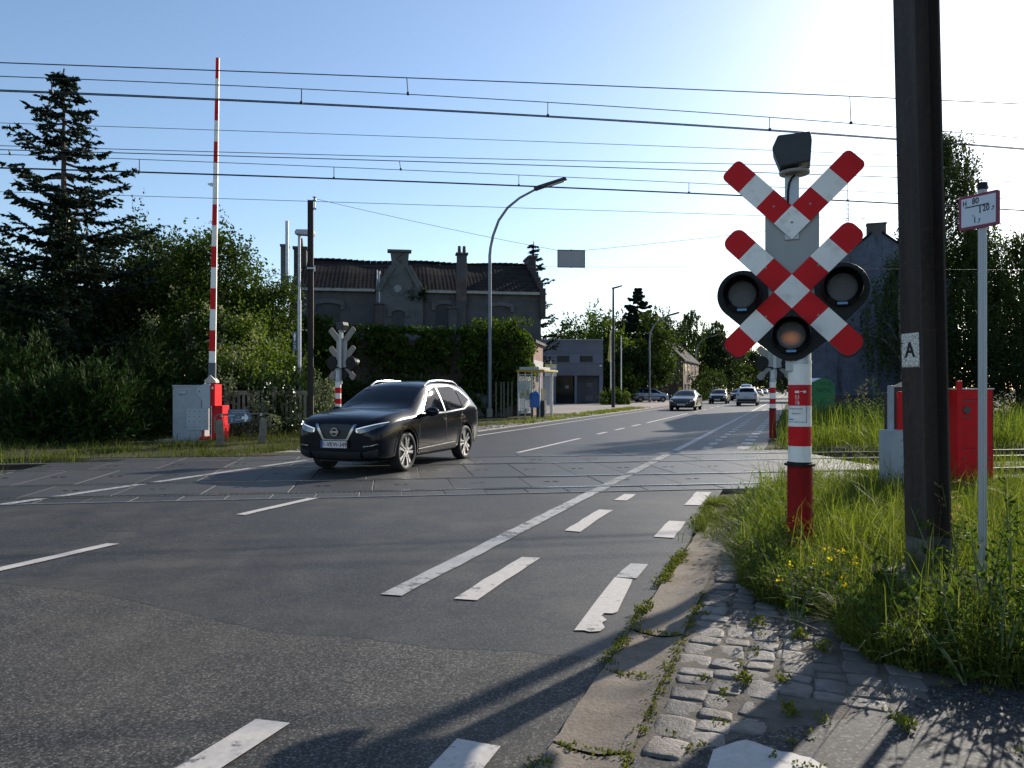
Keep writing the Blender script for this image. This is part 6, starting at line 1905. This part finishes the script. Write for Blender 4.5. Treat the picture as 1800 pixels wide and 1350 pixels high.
def weeping(name, label, px, Y, ztop, wid, seed, zlow=2.0, n=150, group='birches behind the gable house', mat=None, leaf=.13):
    global rng
    rng = np.random.default_rng(seed); r_ = random.Random(seed)
    e = empty(name, at(px, Y), 0, label, 'tree', group)
    parts = []; mb = MB()
    mb.tube([(0, 0, -.1), (.15, 0, ztop * .35), (-.1, .1, ztop * .7), (.1, 0, ztop * .97)], [.24, .19, .11, .02], 8)
    for i in range(n):
        f = (i + r_.random()) / n
        z0 = zlow + (ztop - zlow) * (.22 + .76 * f)
        env = (math.sin(PI * min(1, max(0, (z0 - zlow) / (ztop - zlow)) ** .8 * .93 + .05)) ** .6)
        a = r_.uniform(0, 2 * PI); rr = wid / 2 * env * math.sqrt(r_.uniform(.04, 1)) * r_.uniform(.8, 1.15)
        top = np.array([math.cos(a) * rr, math.sin(a) * rr, z0])
        if i % 4 == 0: mb.tube([(0, 0, max(.5, z0 - rr * .9)), tuple(top * np.array([.6, .6, 0]) + np.array([0, 0, z0 - rr * .15])), tuple(top)], [.05, .03, .012], 4, caps=False)
        for k in range(r_.choice([3, 4, 5])):
            L_ = min(r_.uniform(.8, 2.8) * (.45 + .55 * env), z0 - .6)
            o = top + np.array([r_.gauss(0, .3), r_.gauss(0, .3), r_.gauss(0, .2)])
            q = int(L_ * 17); t = rng.uniform(0, 1, (q, 1))
            sw = np.array([r_.gauss(0, .12), r_.gauss(0, .12), 0])
            C = o + np.array([0, 0, -1]) * L_ * t + sw * t * t * L_ + rng.normal(0, .05, (q, 3)) * (1.6 - t)
            parts.append(leaves(C, np.tile([0, 0, -1.], (q, 1)), leaf, .6, .7))
    V, F = merge(parts); np_obj('crown', V, F, mat or lf_birch, e)
    mb.build('trunk', bark_birch, e, smooth=True)
    return e
def juniper(label, px, Y, wid, h, seed, dep=None, n=170, mat=lf_juni):
    global rng
    rng = np.random.default_rng(seed); r_ = random.Random(seed)
    dep = dep or wid * .7
    e = empty('juniper_bush', at(px, Y), 0, label, 'bush', 'spreading juniper bushes left of the crossing')
    parts = []; mb = MB()
    mb.tube([(0, 0, -.05), (.05, 0, h * .5), (.1, 0, h * .8)], [.08, .06, .02], 6)
    for i in range(n):
        a = r_.uniform(0, 2 * PI); el = r_.uniform(.02, 1.35)
        d = np.array([math.cos(a) * math.cos(el), math.sin(a) * math.cos(el), math.sin(el)])
        end = d * np.array([wid / 2, dep / 2, h]) * r_.uniform(.55, 1.05)
        o = end * r_.uniform(.1, .35)
        if i % 5 == 0: mb.tube([(0, 0, .1), tuple(o + np.array([0, 0, .1])), tuple(end)], [.03, .02, .006], 4, caps=False)
        dirv = unit((end - o)[None])[0] + np.array([0, 0, .1]); L_ = np.linalg.norm(end - o)
        m = max(4, int(L_ / .11))
        for k in range(m):
            t = (k + r_.random()) / m; base = o + (end - o) * t + np.array([0, 0, .12 * math.sin(PI * t) * L_ * .3])
            sd = unit((dirv * .9 + rng.normal(0, .55, 3) + np.array([0, 0, .15]))[None])[0]; tl = r_.uniform(.15, .42)
            q = 7; tt = rng.uniform(0, 1, (q, 1)); C = base + sd * tl * tt + rng.normal(0, .02, (q, 3)); C[:, 2] = np.maximum(C[:, 2], .04)
            parts.append(leaves(C, np.tile(sd, (q, 1)), .19, .17, .22))
    V, F = merge(parts); np_obj('foliage', V, F, mat, e); mb.build('stem', bark, e)
    return e
def shell_bush(name, label, origin, rz, boxes, n, leafsz, mat, seed, group=None, cat='ivy', stems=True, lump=.22, mat2=None):
    # foliage growing over box shapes: leaves on the front, top and sides with a lumpy surface; boxes: (cx, cy, cz, sx, sy, sz) in the local frame
    global rng
    rng = np.random.default_rng(seed)
    e = empty(name, origin, rz, label, cat, group)
    parts = []
    tot = sum(b[3] * b[5] + b[3] * b[4] + b[4] * b[5] for b in boxes)
    for (cx, cy, cz, sx, sy, sz) in boxes:
        m = int(n * (sx * sz + sx * sy + sy * sz) / tot)
        q = rng.normal(0, 1, (m, 3)); q = unit(q); q = np.sign(q) * np.abs(q) ** .55
        q = q / np.maximum(1, np.abs(q).max(1, keepdims=True))
        s = np.array([sx, sy, sz]) / 2
        P = q * s
        lu = np.sin(P[:, 0] * 3.1 + seed) * np.sin(P[:, 2] * 3.7 + seed * 2) + .6 * np.sin(P[:, 0] * 7.3 + P[:, 2] * 6.1) + .5 * np.sin(P[:, 1] * 5 + P[:, 2] * 9)
        nn_ = unit(q)
        P = P + nn_ * (lu * lump * .5)[:, None] - nn_ * (np.abs(rng.normal(0, .16, m)) * 1.0)[:, None] + np.array([cx, cy, cz])
        P += rng.normal(0, .05, P.shape)
        P[:, 2] = np.maximum(P[:, 2], .04)
        parts.append(leaves(P, nn_ * .7 + np.array([0, 0, -.5]), leafsz, .75, .6))
        # shoots above the top
        k = int(m * .012)
        for _ in range(k):
            o = np.array([rng.uniform(-sx / 2, sx / 2) + cx, rng.uniform(-sy / 2, sy / 2) + cy, cz + sz / 2]); L_ = rng.uniform(.1, .5)
            t = rng.uniform(0, 1, (8, 1)); d = np.array([rng.normal(0, .4), rng.normal(0, .4), 1]); parts.append(leaves(o + d * L_ * t, np.tile(d, (8, 1)), leafsz * .8, .6, .7))
    V, F = merge(parts); np_obj('foliage', V, F, mat, e)
    if stems:
        mb = MB(); b = boxes[0]
        for i in range(6):
            x = b[0] + (i / 5 - .5) * b[3] * .8; mb.tube([(x, b[1] + b[4] * .2, 0), (x + .15, b[1] + b[4] * .1, b[5] * .4), (x - .1, b[1], b[2] + b[5] * .35)], [.05, .04, .015], 5)
        mb.build('stem', bark, e)
    return e

# ---- left side
conifer('spruce', 'tall sparse dark spruce with an ivy clad trunk at the left', 112, 26.5, hz(122, 26.5), 7.0, lf_spruce, 11, zlow=3.4, whorl=.46, droop=.17, needle=.2, gap=.2, dens=2.3, wid_=.4)
p = at(112, 26.3)
shell_bush('ivy', 'ivy climbing the trunk of the tall spruce', p, 0, [(0, -.05, 3.9, .62, .62, 7.8)], 6500, .13, lf_ivydark, 21, 'ivy plants', stems=False, lump=.12)
broad_tree('leafy_tree', 'dark leafy tree at the left edge behind the spruce', 8, 33, hz(440, 33), 8, 1.0, lf_dark, 31, leafsz=.2, n_cl=70, per=240)
broad_tree('leafy_tree', 'dark tree filling the gap just right of the spruce trunk', 215, 32, hz(400, 32), 6.6, 1.0, lf_dark, 32, leafsz=.18, n_cl=75, per=260)
broad_tree('leafy_tree', 'bright green sunlit tree behind the raised striped boom', 380, 31, hz(392, 31), 4.9, 1.2, lf_mid, 33, leafsz=.15, n_cl=80, per=260)
broad_tree('leafy_tree', 'low olive green tree beside the platform lamp, left of the station', 455, 30, hz(470, 30), 3.4, .8, lf_mid, 34, leafsz=.14, n_cl=56, per=240)
broad_tree('leafy_tree', 'dark tree behind the striped boom, between spruce and sunlit tree', 300, 36, hz(405, 36), 6, 1, lf_dark, 35, leafsz=.2, n_cl=70, per=260)
broad_tree('flowering_shrub', 'shrub with cream blossom right of the barrier cabinet', 430, 27.4, hz(520, 27.4), 3.6, .3, lf_light, 36, leafsz=.11, n_cl=44, per=150, cat='shrub', flowers=46)
broad_tree('flowering_shrub', 'dark shrub with some pale blossom, behind the barrier boom', 330, 28, hz(500, 28), 3.4, .3, lf_mid, 37, leafsz=.11, n_cl=38, per=150, cat='shrub', flowers=14)
broad_tree('leafy_tree', 'dark undergrowth tree between the junipers and the spruce', 150, 29.5, hz(520, 29.5), 7, .2, lf_dark, 38, leafsz=.2, n_cl=70, per=260, trunk=True)
broad_tree('leafy_tree', 'dark tree at the far left behind the junipers', -40, 30, hz(500, 30), 6, .2, lf_dark, 39, leafsz=.2, n_cl=60, per=240)
broad_tree('leafy_tree', 'dark tree top showing left of the station chimney', 478, 52, hz(478, 52), 7, 2, lf_dark, 40, n_cl=30, per=120)
for i, (px, Y, w, h, lb) in enumerate((
        (20, 23.5, 5.2, 3.3, 'juniper at the left edge, with a bluish high top'), (120, 22.4, 4.2, 2.2, 'low juniper in front of the spruce trunk'), (235, 24.8, 5.0, 3.2, 'tall spreading juniper left of the barrier cabinet'),
        (165, 21.4, 3.8, 2.3, 'bright juniper sloping down in front of the taller one'), (60, 21.2, 4.4, 2.0, 'low dark juniper nearest the left edge'), (330, 26.0, 4.0, 2.9, 'juniper rising right behind the barrier cabinet'),
        (440, 25.9, 4.2, 2.35, 'flat juniper spilling over the picket fence'), (232, 23.2, 2.4, 1.9, 'small dark juniper next to the barrier cabinet'), (510, 27.0, 3.0, 2.3, 'juniper at the foot of the platform lamp'), (-90, 22.5, 5, 2.6, 'juniper mostly beyond the left picture edge'))):
    juniper(lb, px, Y, w, h, 50 + i, n=int(70 + w * 26))
p = at(425, 24.6); shell_bush('ivy', 'variegated ivy hanging over the picket fence beside the red guard', p, .08, [(-.55, -.1, .9, .9, .35, 1.8), (.55, -.12, .6, .9, .3, 1.3), (0, -.1, .3, 2.4, .4, .5)], 2600, .085, leafmat('ivy_pale', (.05, .07, .03), (.26, .28, .19), .25), 71, 'ivy plants', stems=False)
p = at(512, 25.3); shell_bush('ivy', 'dark ivy on the picket fence near the slim mast', p, .1, [(-.4, -.05, .85, 1.3, .3, 1.6), (.9, -.05, .45, .7, .3, .8)], 2000, .085, lf_ivydark, 72, 'ivy plants', stems=False)
p = at(574, 24.8); shell_bush('ivy', 'pale speckled ivy heap between slim mast and the crossing signal', p, .1, [(-.1, 0, .85, .9, .6, 1.7)], 1700, .085, leafmat('ivy_pale', (.05, .07, .03), (.26, .28, .19), .25), 73, 'ivy plants', stems=False)
# ---- ivy on the annex
O = uv(-3.5, 42.2)
shell_bush('ivy', 'thick ivy curtain under the left half of the station wall', O, TA, [(2.1, .1, 2.25, 5.8, 1.1, 4.6), (-1.2, .2, 2.45, 3.4, 1.2, 5.1)], 40000, .22, lf_ivy, 81, 'ivy plants', lump=.5)
shell_bush('ivy', 'ivy curtain right of the grey door under the central gable', O, TA, [(7.3, .1, 2.2, 5.4, 1.1, 4.5), (8.8, .3, 2.3, 2.6, 1.2, 4.6)], 34000, .22, lf_ivy, 82, 'ivy plants', lump=.5)
p = at(884, 41.5)
shell_bush('ivy', 'big rounded ivy clump at the right corner of the station, behind the bus shelter', p, 0, [(.0, .6, 3.2, 3.3, 2.2, 3.6), (-.9, .2, 2.2, 2.6, 1.6, 4.2), (.75, .2, 2.0, 1.7, 1.4, 2.6)], 20000, .17, lf_ivy, 83, 'ivy plants', lump=.6)
p = at(670, 39.5)
shell_bush('hedge', 'low clipped hedge along the pavement behind the roof of the black car', p, TA, [(.2, 0, .95, 5.4, .8, 1.9)], 5200, .12, lf_mid, 84, None, cat='hedge', lump=.3)
p = at(700, 46); 
shell_bush('ivy', 'small plant growing from the gable wall of the station', uv(SU, SV) + TU * lx(742) + TV * -.45, TA, [(-.3, 0, 7.0, 1.1, .4, .7), (.1, 0, 7.3, .5, .3, .5)], 420, .10, lf_dark, 85, 'ivy plants', stems=False)
conifer('spruce', 'spruce top peeping out behind the right end of the station', 938, 56, hz(425, 56), 5.6, lf_spruce, 12, zlow=3, whorl=.7, needle=.24, gap=.3, dens=2)
# ---- beyond the office building and along the far road
for i, (px, Y, zt_, w, zl, m_, lb) in enumerate((
        (985, 95, 590, 8, 2, lf_dark, 'low dark tree showing over the office roof at its left'), (1035, 100, 548, 9, 2, lf_mid, 'rounded green tree above the right part of the office roof'),
        (1065, 92, 555, 7, 1, lf_light, 'yellow green tree right of the office building'), (1100, 88, 600, 7, .5, lf_dark, 'dark tree between the flagpoles'),
        (1100, 104, 545, 8, 1, lf_dark, 'tall dark tree between the office and the pointed conifer'), (1165, 108, 566, 8, 1, lf_dark, 'tall dark tree right of the pointed conifer'),
        (1150, 90, 560, 6, .5, lf_mid, 'slim leafy tree in front of the dark conifer'), (1172, 125, 552, 8, 2, lf_dark, 'tree behind the roof of the brick house'),
        (1085, 84, 640, 5, .2, lf_mid, 'small shrub like tree behind the dark forecourt lamp'),
        (1250, 150, 575, 9, 1, lf_dark, 'tree on the left of the far road beyond the brick house'), (1280, 175, 590, 11, 1, lf_mid, 'tree on the left of the far road, second beyond the house'),
        (1305, 190, 600, 12, 1, lf_dark, 'dark tree overhanging the far end of the road'), (1335, 240, 628, 14, 1, lf_dark, 'distant dark tree where the road disappears'), (1375, 230, 610, 14, 1, lf_dark, 'distant tree behind the far crossing signal'),
        (1400, 120, 590, 10, .5, lf_dark, 'dark tree behind the post of the nearest signal'), (1420, 90, 575, 8, .5, lf_dark, 'dark tree just left of the gable house'))):
    broad_tree('roadside_tree', lb, px, Y, hz(zt_, Y), w, zl, m_, 100 + i, leafsz=.34 if Y < 130 else .5, n_cl=60, per=130)
conifer('conifer', 'dark pointed conifer rising above the other far trees', 1121, 98, hz(507, 98), 10, lf_spruce, 13, zlow=2, whorl=.62, needle=.5, dens=1.6, wid_=.6)
weeping('birch', 'slender weeping birch beyond the brick house', 1213, 140, hz(543, 140), 7, 14, n=90, leaf=.34, group='far weeping birches')
weeping('birch', 'weeping birch beside the far road, right of the slender one', 1258, 165, hz(562, 165), 7, 15, n=90, leaf=.36, group='far weeping birches')
for i, (px, Y, d, lb) in enumerate(((1232, 104, 2.6, 'small clipped round bush in front of the brick house'), (1250, 100, 3.6, 'larger clipped round bush by the roadside'))):
    shell_bush('round_bush', lb, at(px, Y), 0, [(0, 0, d * .52, d, d, d)], 2600, .2, lf_mid, 130 + i, 'round bushes at the far roadside', cat='bush')
for i, (px, w) in enumerate(((1067, 1.4), (1081, 1.3), (1094, 1.5))):
    shell_bush('low_shrub', ('low green shrub against the corner of the office', 'low green shrub under the flagpoles', 'low green shrub nearest the silver car')[i], at(px, 72.5), 0, [(0, 0, .6, w, .9, 1.2)], 1100, .14, lf_light, 140 + i, 'low shrubs on the forecourt', cat='shrub')
# ---- right side
weeping('birch', 'tall weeping birch rising behind the thick mast', 1662, 47, hz(226, 47), 6.0, 16, zlow=3, n=330, leaf=.16)
weeping('birch', 'birch curtain behind the red rimmed sign', 1722, 44, hz(395, 44), 5.0, 17, zlow=1.0, n=260, leaf=.15)
weeping('birch', 'weeping birch at the right picture edge', 1800, 45, hz(400, 45), 4.6, 18, zlow=1.0, n=260, leaf=.15)
weeping('birch', 'birch branches hanging over the right side of the painted gable', 1585, 43.5, hz(440, 43.5), 4.2, 19, zlow=2.2, n=90, leaf=.15)
broad_tree('leafy_tree', 'dark undergrowth tree under the birches', 1690, 42, hz(560, 42), 7, .2, lf_dark, 151, n_cl=60, per=150)
broad_tree('leafy_tree', 'dark undergrowth tree at the right edge', 1790, 40, hz(590, 40), 6, .2, lf_dark, 152, n_cl=50, per=150)
broad_tree('leafy_tree', 'dark tree beyond the right picture edge', 1900, 44, hz(430, 44), 8, .2, lf_dark, 153, n_cl=40, per=120)

# ================================================================ grass and weeds
def grass(name, pts, hgt, wid, mat, seed, lean=.35):
    # pts: n x 3 base points; every blade has three segments
    r = np.random.default_rng(seed); n = len(pts)
    h = hgt * r.uniform(.45, 1.25, n); a = r.uniform(0, 2 * PI, n); w = wid * r.uniform(.6, 1.3, n)
    ln = np.abs(r.normal(0, lean, n)) * h; la = r.uniform(0, 2 * PI, n)
    e = np.stack([np.cos(a), np.sin(a), 0 * a], 1) * w[:, None] / 2
    dl = np.stack([np.cos(la), np.sin(la), 0 * la], 1)
    z = np.array([0, 0, 1.0])
    P = np.asarray(pts)
    m1 = P + z * (h * .45)[:, None] + dl * (ln * .2)[:, None]
    m2 = P + z * (h * .8)[:, None] + dl * (ln * .6)[:, None]
    tp = P + z * (h * (1 - .1 * lean))[:, None] + dl * (ln * 1.15)[:, None]
    V = np.stack([P - e, P + e, m1 - e * .85, m1 + e * .85, m2 - e * .5, m2 + e * .5, tp], 1).reshape(-1, 3)
    b = np.arange(n)[:, None] * 7
    F = np.concatenate([b + np.array([[0, 1, 3]]), b + np.array([[0, 3, 2]]), b + np.array([[2, 3, 5]]), b + np.array([[2, 5, 4]]), b + np.array([[4, 5, 6]])], 0)
    return V, F
def pfield(n, fn, seed):
    # random ground points in a road-frame box, accepted by fn(s, t) -> probability
    r = np.random.default_rng(seed); out = []
    s0, s1, t0, t1 = fn.box
    while sum(len(o) for o in out) < n:
        s = r.uniform(s0, s1, n); t = r.uniform(t0, t1, n)
        k = r.uniform(0, 1, n) < fn(s, t); out.append(np.stack([s[k], t[k]], 1))
    q = np.concatenate(out)[:n]
    return np.stack([RN.x * q[:, 0] + RD.x * q[:, 1], RN.y * q[:, 0] + RD.y * q[:, 1], np.full(len(q), -.015)], 1)
def vt(s, t):
    x = RN.x * s + RD.x * t; y = RN.y * s + RD.y * t
    return TV.x * x + TV.y * y
def patchy(s, t, k=1.0): return .5 + .5 * np.sin(s * 2.3 * k + 1.1 * np.sin(t * 1.7)) * np.sin(t * 1.9 * k + .7 * np.sin(s * 2.1))
def edge_near(t):   # the verge's edge towards the cobbles, as a road offset
    return np.interp(t, [4.25, 4.4, 4.6, 5.2, 5.6, 6.3, 8, 10.5], [4, 1.15, .5, .2, -.1, -.36, -.46, -.5]) + .09 * np.sin(t * 5.1) + .05 * np.sin(t * 11)
def f1(s, t):
    d = s - edge_near(t); v = vt(s, t)
    return ((d > 0) & (v < 10.3 + .15 * np.sin(s * 7))) * np.clip(.25 + d * 1.6, 0, 1) * (.45 + .55 * patchy(s, t))
f1.box = (-.6, 7.5, 3.6, 12.5)
A_ = pfield(80000, f1, 1); 
dist = np.hypot(A_[:, 0], A_[:, 1])
near = A_[:, 1] < 6.2
g = []
g.append(grass('g', A_[~near], .40, .008, None, 2, .5)); g.append(grass('g', A_[near], .36, .006, None, 3, .55))
B_ = pfield(9000, f1, 4); g.append(grass('g', B_, .62, .008, None, 5, .45))
def f1b(s, t):
    d = s - edge_near(t); v = vt(s, t)
    return ((d > -.06) & (d < .6) & (v < 10.3)) * (.3 + .7 * patchy(s, t, 1.6))
f1b.box = (-.7, 5, 3.8, 10)
g.append(grass('g', pfield(22000, f1b, 31), .25, .006, None, 32, .95))
V, F = merge(g); tag(np_obj('verge_grass', V, F, lf_grass), kind='stuff')
# leafy undergrowth among the blades
Cc = np.concatenate([pfield(30000, f1, 6), pfield(14000, f1b, 33)]); Cc[:, 2] = np.abs(np.random.default_rng(8).normal(0, .14, len(Cc))) + .01
rng = np.random.default_rng(9)
V, F = leaves(Cc, np.tile([0, 0, .5], (len(Cc), 1)), .045, .5, .9); tag(np_obj('verge_herbs', V, F, lf_weed), kind='stuff')
# seed heads
r = np.random.default_rng(12); D_ = pfield(3800, f1, 10); parts = []
V, F = merge([grass('g', D_[:900], .72, .003, None, 13, .35), grass('g', D_[900:], .34, .006, None, 14, .9)])
tag(np_obj('verge_grass', V, F, lf_grassdry), kind='stuff')
# beyond the track, right verge
def f2(s, t):
    v = vt(s, t); d = s - (-.55 + .12 * np.sin(t * 3))
    return ((d > 0) & (v > 18.0)) * np.clip(.2 + d * .9, 0, 1) * (.3 + .7 * patchy(s, t, .6))
f2.box = (-.8, 16, 19, 42)
V, F = merge([grass('g', pfield(34000, f2, 14), .48, .016, None, 15, .45), grass('g', pfield(3500, f2, 16), 1.0, .02, None, 17, .3)])
tag(np_obj('verge_grass', V, F, lf_grass), kind='stuff')
Cc = pfield(9000, f2, 18); Cc[:, 2] = np.abs(np.random.default_rng(19).normal(0, .35, len(Cc))); V, F = leaves(Cc, np.tile([0, 0, .6], (len(Cc), 1)), .10, .4, .8); tag(np_obj('verge_herbs', V, F, lf_weed), kind='stuff')
# left verge beyond the deck and along the left track
def f3(s, t):
    v = vt(s, t); x = RN.x * s + RD.x * t
    return ((v > 17.75) & (s < -11.3 + .3 * np.sin(t * 2))) * (.04 + .96 * patchy(s, t, .9) ** 2 * (.4 + .6 * patchy(s + 3, t, 2.3)))
f3.box = (-27, -10.8, 8, 30)
V, F = merge([grass('g', pfield(52000, f3, 20), .11, .012, None, 21, .9), grass('g', pfield(6000, f3, 28), .26, .014, None, 29, .6)]); tag(np_obj('verge_grass', V, F, leafmat('grass_dull', (.03, .045, .010), (.11, .115, .03), .38)), kind='stuff')
def f4(s, t):
    v = vt(s, t); return ((s < -10.6) & (s > -12.2)) * patchy(s, t, .8) ** 2
f4.box = (-12.2, -10.6, 30, 60)
V, F = grass('g', pfield(5000, f4, 22), .16, .022, None, 23, .5); tag(np_obj('verge_grass', V, F, lf_grass), kind='stuff')
# between the tracks outside the deck
def f5(s, t):
    x = RN.x * s + RD.x * t; y = RN.y * s + RD.y * t; u = TU.x * x + TU.y * y; v = TV.x * x + TV.y * y
    return (((u > 8.6) | (u < -6.6)) & (((v > 13.4) & (v < 14.8)) | ((v > 17.3) & (v < 18.1)) | ((v > 10.4) & (v < 10.9)))) * patchy(s, t, 1.2)
f5.box = (-20, 22, 6, 24)
q = pfield(5000, f5, 24); q[:, 2] = -.15
V, F = grass('g', q, .34, .012, None, 25, .5); tag(np_obj('verge_grass', V, F, lf_grass), kind='stuff')

# individual tall weeds
st_green = plain('weed_stem', (.10, .13, .04), .7, 0, .2, 9)
def mugwort(loc, h, seed, label, mat=lf_weed, tip=None, group='tall weeds in the verges', spread=.16):
    r = np.random.default_rng(seed); rr = random.Random(seed)
    e = empty('tall_weed', loc, 0, label, 'weed', group)
    mb = MB(); parts = []; tips = []
    for k in range(rr.choice([2, 3])):
        lx_, ly_ = rr.gauss(0, spread * .7), rr.gauss(0, spread * .7); hh = h * rr.uniform(.75, 1)
        P = [(0, 0, 0), (lx_ * .4, ly_ * .4, hh * .5), (lx_, ly_, hh)]
        mb.tube(P, [.007, .006, .002], 5)
        for i in range(int(hh * 22)):
            t = .12 + .85 * rr.random(); b = np.array([lx_ * t ** 1.3, ly_ * t ** 1.3, hh * t])
            a = rr.uniform(0, 6.28); d = np.array([math.cos(a), math.sin(a), rr.uniform(.2, .9)]); L_ = (.05 + .15 * (1 - t)) * rr.uniform(.7, 1.3) * min(1.4, h)
            q = 6; tt = r.uniform(.1, 1, (q, 1)); C = b + d * L_ * tt
            (tips if (tip and t > .62) else parts).append(leaves(C, np.tile(d, (q, 1)), .03 + .045 * (1 - t), .42, .55))
    if parts: V, F = merge(parts); np_obj('leaves', V, F, mat, e)
    if tips: V, F = merge(tips); np_obj('flower_head', V, F, tip, e)
    mb.build('stem', st_green, e)
    return e
def w_at(px, Y): return at(px, Y, -.01)
mugwort(w_at(1688, 5.6), 1.08, 1, 'tall pale seed topped weed between the thick mast and the ribbed pole', tip=lf_grassdry)
mugwort(w_at(1668, 5.0), .8, 2, 'feathery weed leaning at the foot of the thick mast', spread=.22)
mugwort(w_at(1560, 4.9), .55, 3, 'short weed left of the mast foundation')
mugwort(w_at(1590, 4.6), .5, 4, 'short leafy weed in front of the mast foundation')
for i, (px, Y, h) in enumerate(((1730, 4.3, .8), (1770, 4.4, .95), (1800, 4.0, .8), (1690, 4.2, .55), (1640, 4.35, .5), (1760, 3.9, .6), (1830, 4.4, 1.0), (1620, 4.1, .32), (1700, 3.85, .4), (1780, 4.9, 1.0))):
    mugwort(w_at(px, Y), h, 30 + i, 'one of the dense leafy weeds crowding the lower right corner', group='dense weeds in the lower right corner', spread=.2)
for i, (px, Y, h, t_, lb) in enumerate(((1512, 24, 1.9, lf_grassdry, 'tall feathery seeding weed in front of the gable house'), (1535, 25, 2.0, lf_weed, 'bushy bright leaved weed left of the barrier machine'), (1497, 25.5, 1.7, lf_grassdry, 'feathery weed left of the tallest seeding one'),
        (1552, 23.5, 1.5, lf_grassdry, 'seeding weed touching the grey barrier cabinet'), (1470, 26, 1.3, lf_grassdry, 'thin brown weed beside the green container'), (1755, 22, 1.5, lf_grassdry, 'pale plumed grass clump right of the red guard'), (1785, 23, 1.4, lf_weed, 'green weed at the right picture edge beyond the tracks'))):
    mugwort(w_at(px, Y), h, 60 + i, lb, tip=t_ if t_ is not lf_weed else None, spread=.35)
def ragwort(px, Y, h, seed, label):
    rr = random.Random(seed); r = np.random.default_rng(seed)
    e = empty('flowering_weed', w_at(px, Y), 0, label, 'wildflower', 'yellow flowering weeds in the near verge')
    mb = MB(); P_ = []; Fl = []
    for k in range(9):
        a = rr.uniform(0, 6.28); l = rr.uniform(.05, .24); hh = h * rr.uniform(.6, 1.1); c = (math.cos(a) * l, math.sin(a) * l)
        mb.tube([(0, 0, 0), (c[0] * .4, c[1] * .4, hh * .6), (c[0], c[1], hh)], [.004, .003, .0015], 4)
        for i in range(9):
            t = rr.uniform(.1, .95); b = np.array([[c[0] * t, c[1] * t, hh * t]]); P_.append(leaves(b, r.normal(0, 1, (1, 3)), .05, .3, .3))
        if rr.random() < .3:
            for m in range(2):
                q = np.array([[c[0], c[1], hh]]) + r.normal(0, .014, (4, 3)); Fl.append(leaves(q, r.normal(0, 1, (4, 3)), .017, .9, .5))
    V, F = merge(P_); np_obj('leaves', V, F, lf_weed, e)
    if Fl: V, F = merge(Fl); np_obj('flower_head', V, F, lf_yellow, e)
    mb.build('stem', st_green, e)
for i, (px, Y, h, lb) in enumerate(((1420, 6.0, .45, 'yellow flowered weed at the foot of the red post'), (1400, 4.8, .42, 'yellow flowered weed leaning over the cobbles'), (1480, 4.75, .42, 'yellow flowered weed in the shade, right of the cobble edge'),
        (1525, 6.2, .4, 'yellow flowered weed halfway between red post and mast'), (1600, 5.0, .36, 'yellow flowered weed in front of the mast foot'), (1500, 5.4, .38, 'yellow flowered weed in the middle of the verge'), (1450, 5.2, .36, 'small yellow flowered weed left of the verge centre'))):
    ragwort(px, Y, h, 80 + i, lb)
# far wood closing the horizon
rng = np.random.default_rng(200); parts = []
for i in range(260):
    px = 880 + 640 * i / 260 + rng.normal(0, 4); Y = rng.uniform(330, 420); h = 7 + 4 * math.sin(i * .21) + rng.uniform(0, 4); b = at(px, Y)
    q = rng.normal(0, .5, (70, 3)) * np.array([4, 4, h * .42]) + np.array([b.x, b.y, h * .5]); q[:, 2] = np.maximum(q[:, 2], .2); parts.append(leaves(q, np.tile([0, 0, -.2], (70, 1)), 1.5, .7, 1))
V, F = merge(parts); tag(np_obj('far_wood', V, F, lf_dark), kind='stuff')
# grass creeping over the gutter end beside the deck
def f6(s, t): return (patchy(s, t, 2) > .35) * np.clip((t - 7.6) / 2.5, 0.05, 1)
f6.box = (-1.08, -.3, 7.6, 10.45)
V, F = merge([grass('g', pfield(3200, f6, 26), .13, .006, None, 27, .7)]); tag(np_obj('verge_grass', V, F, lf_grass), kind='stuff')
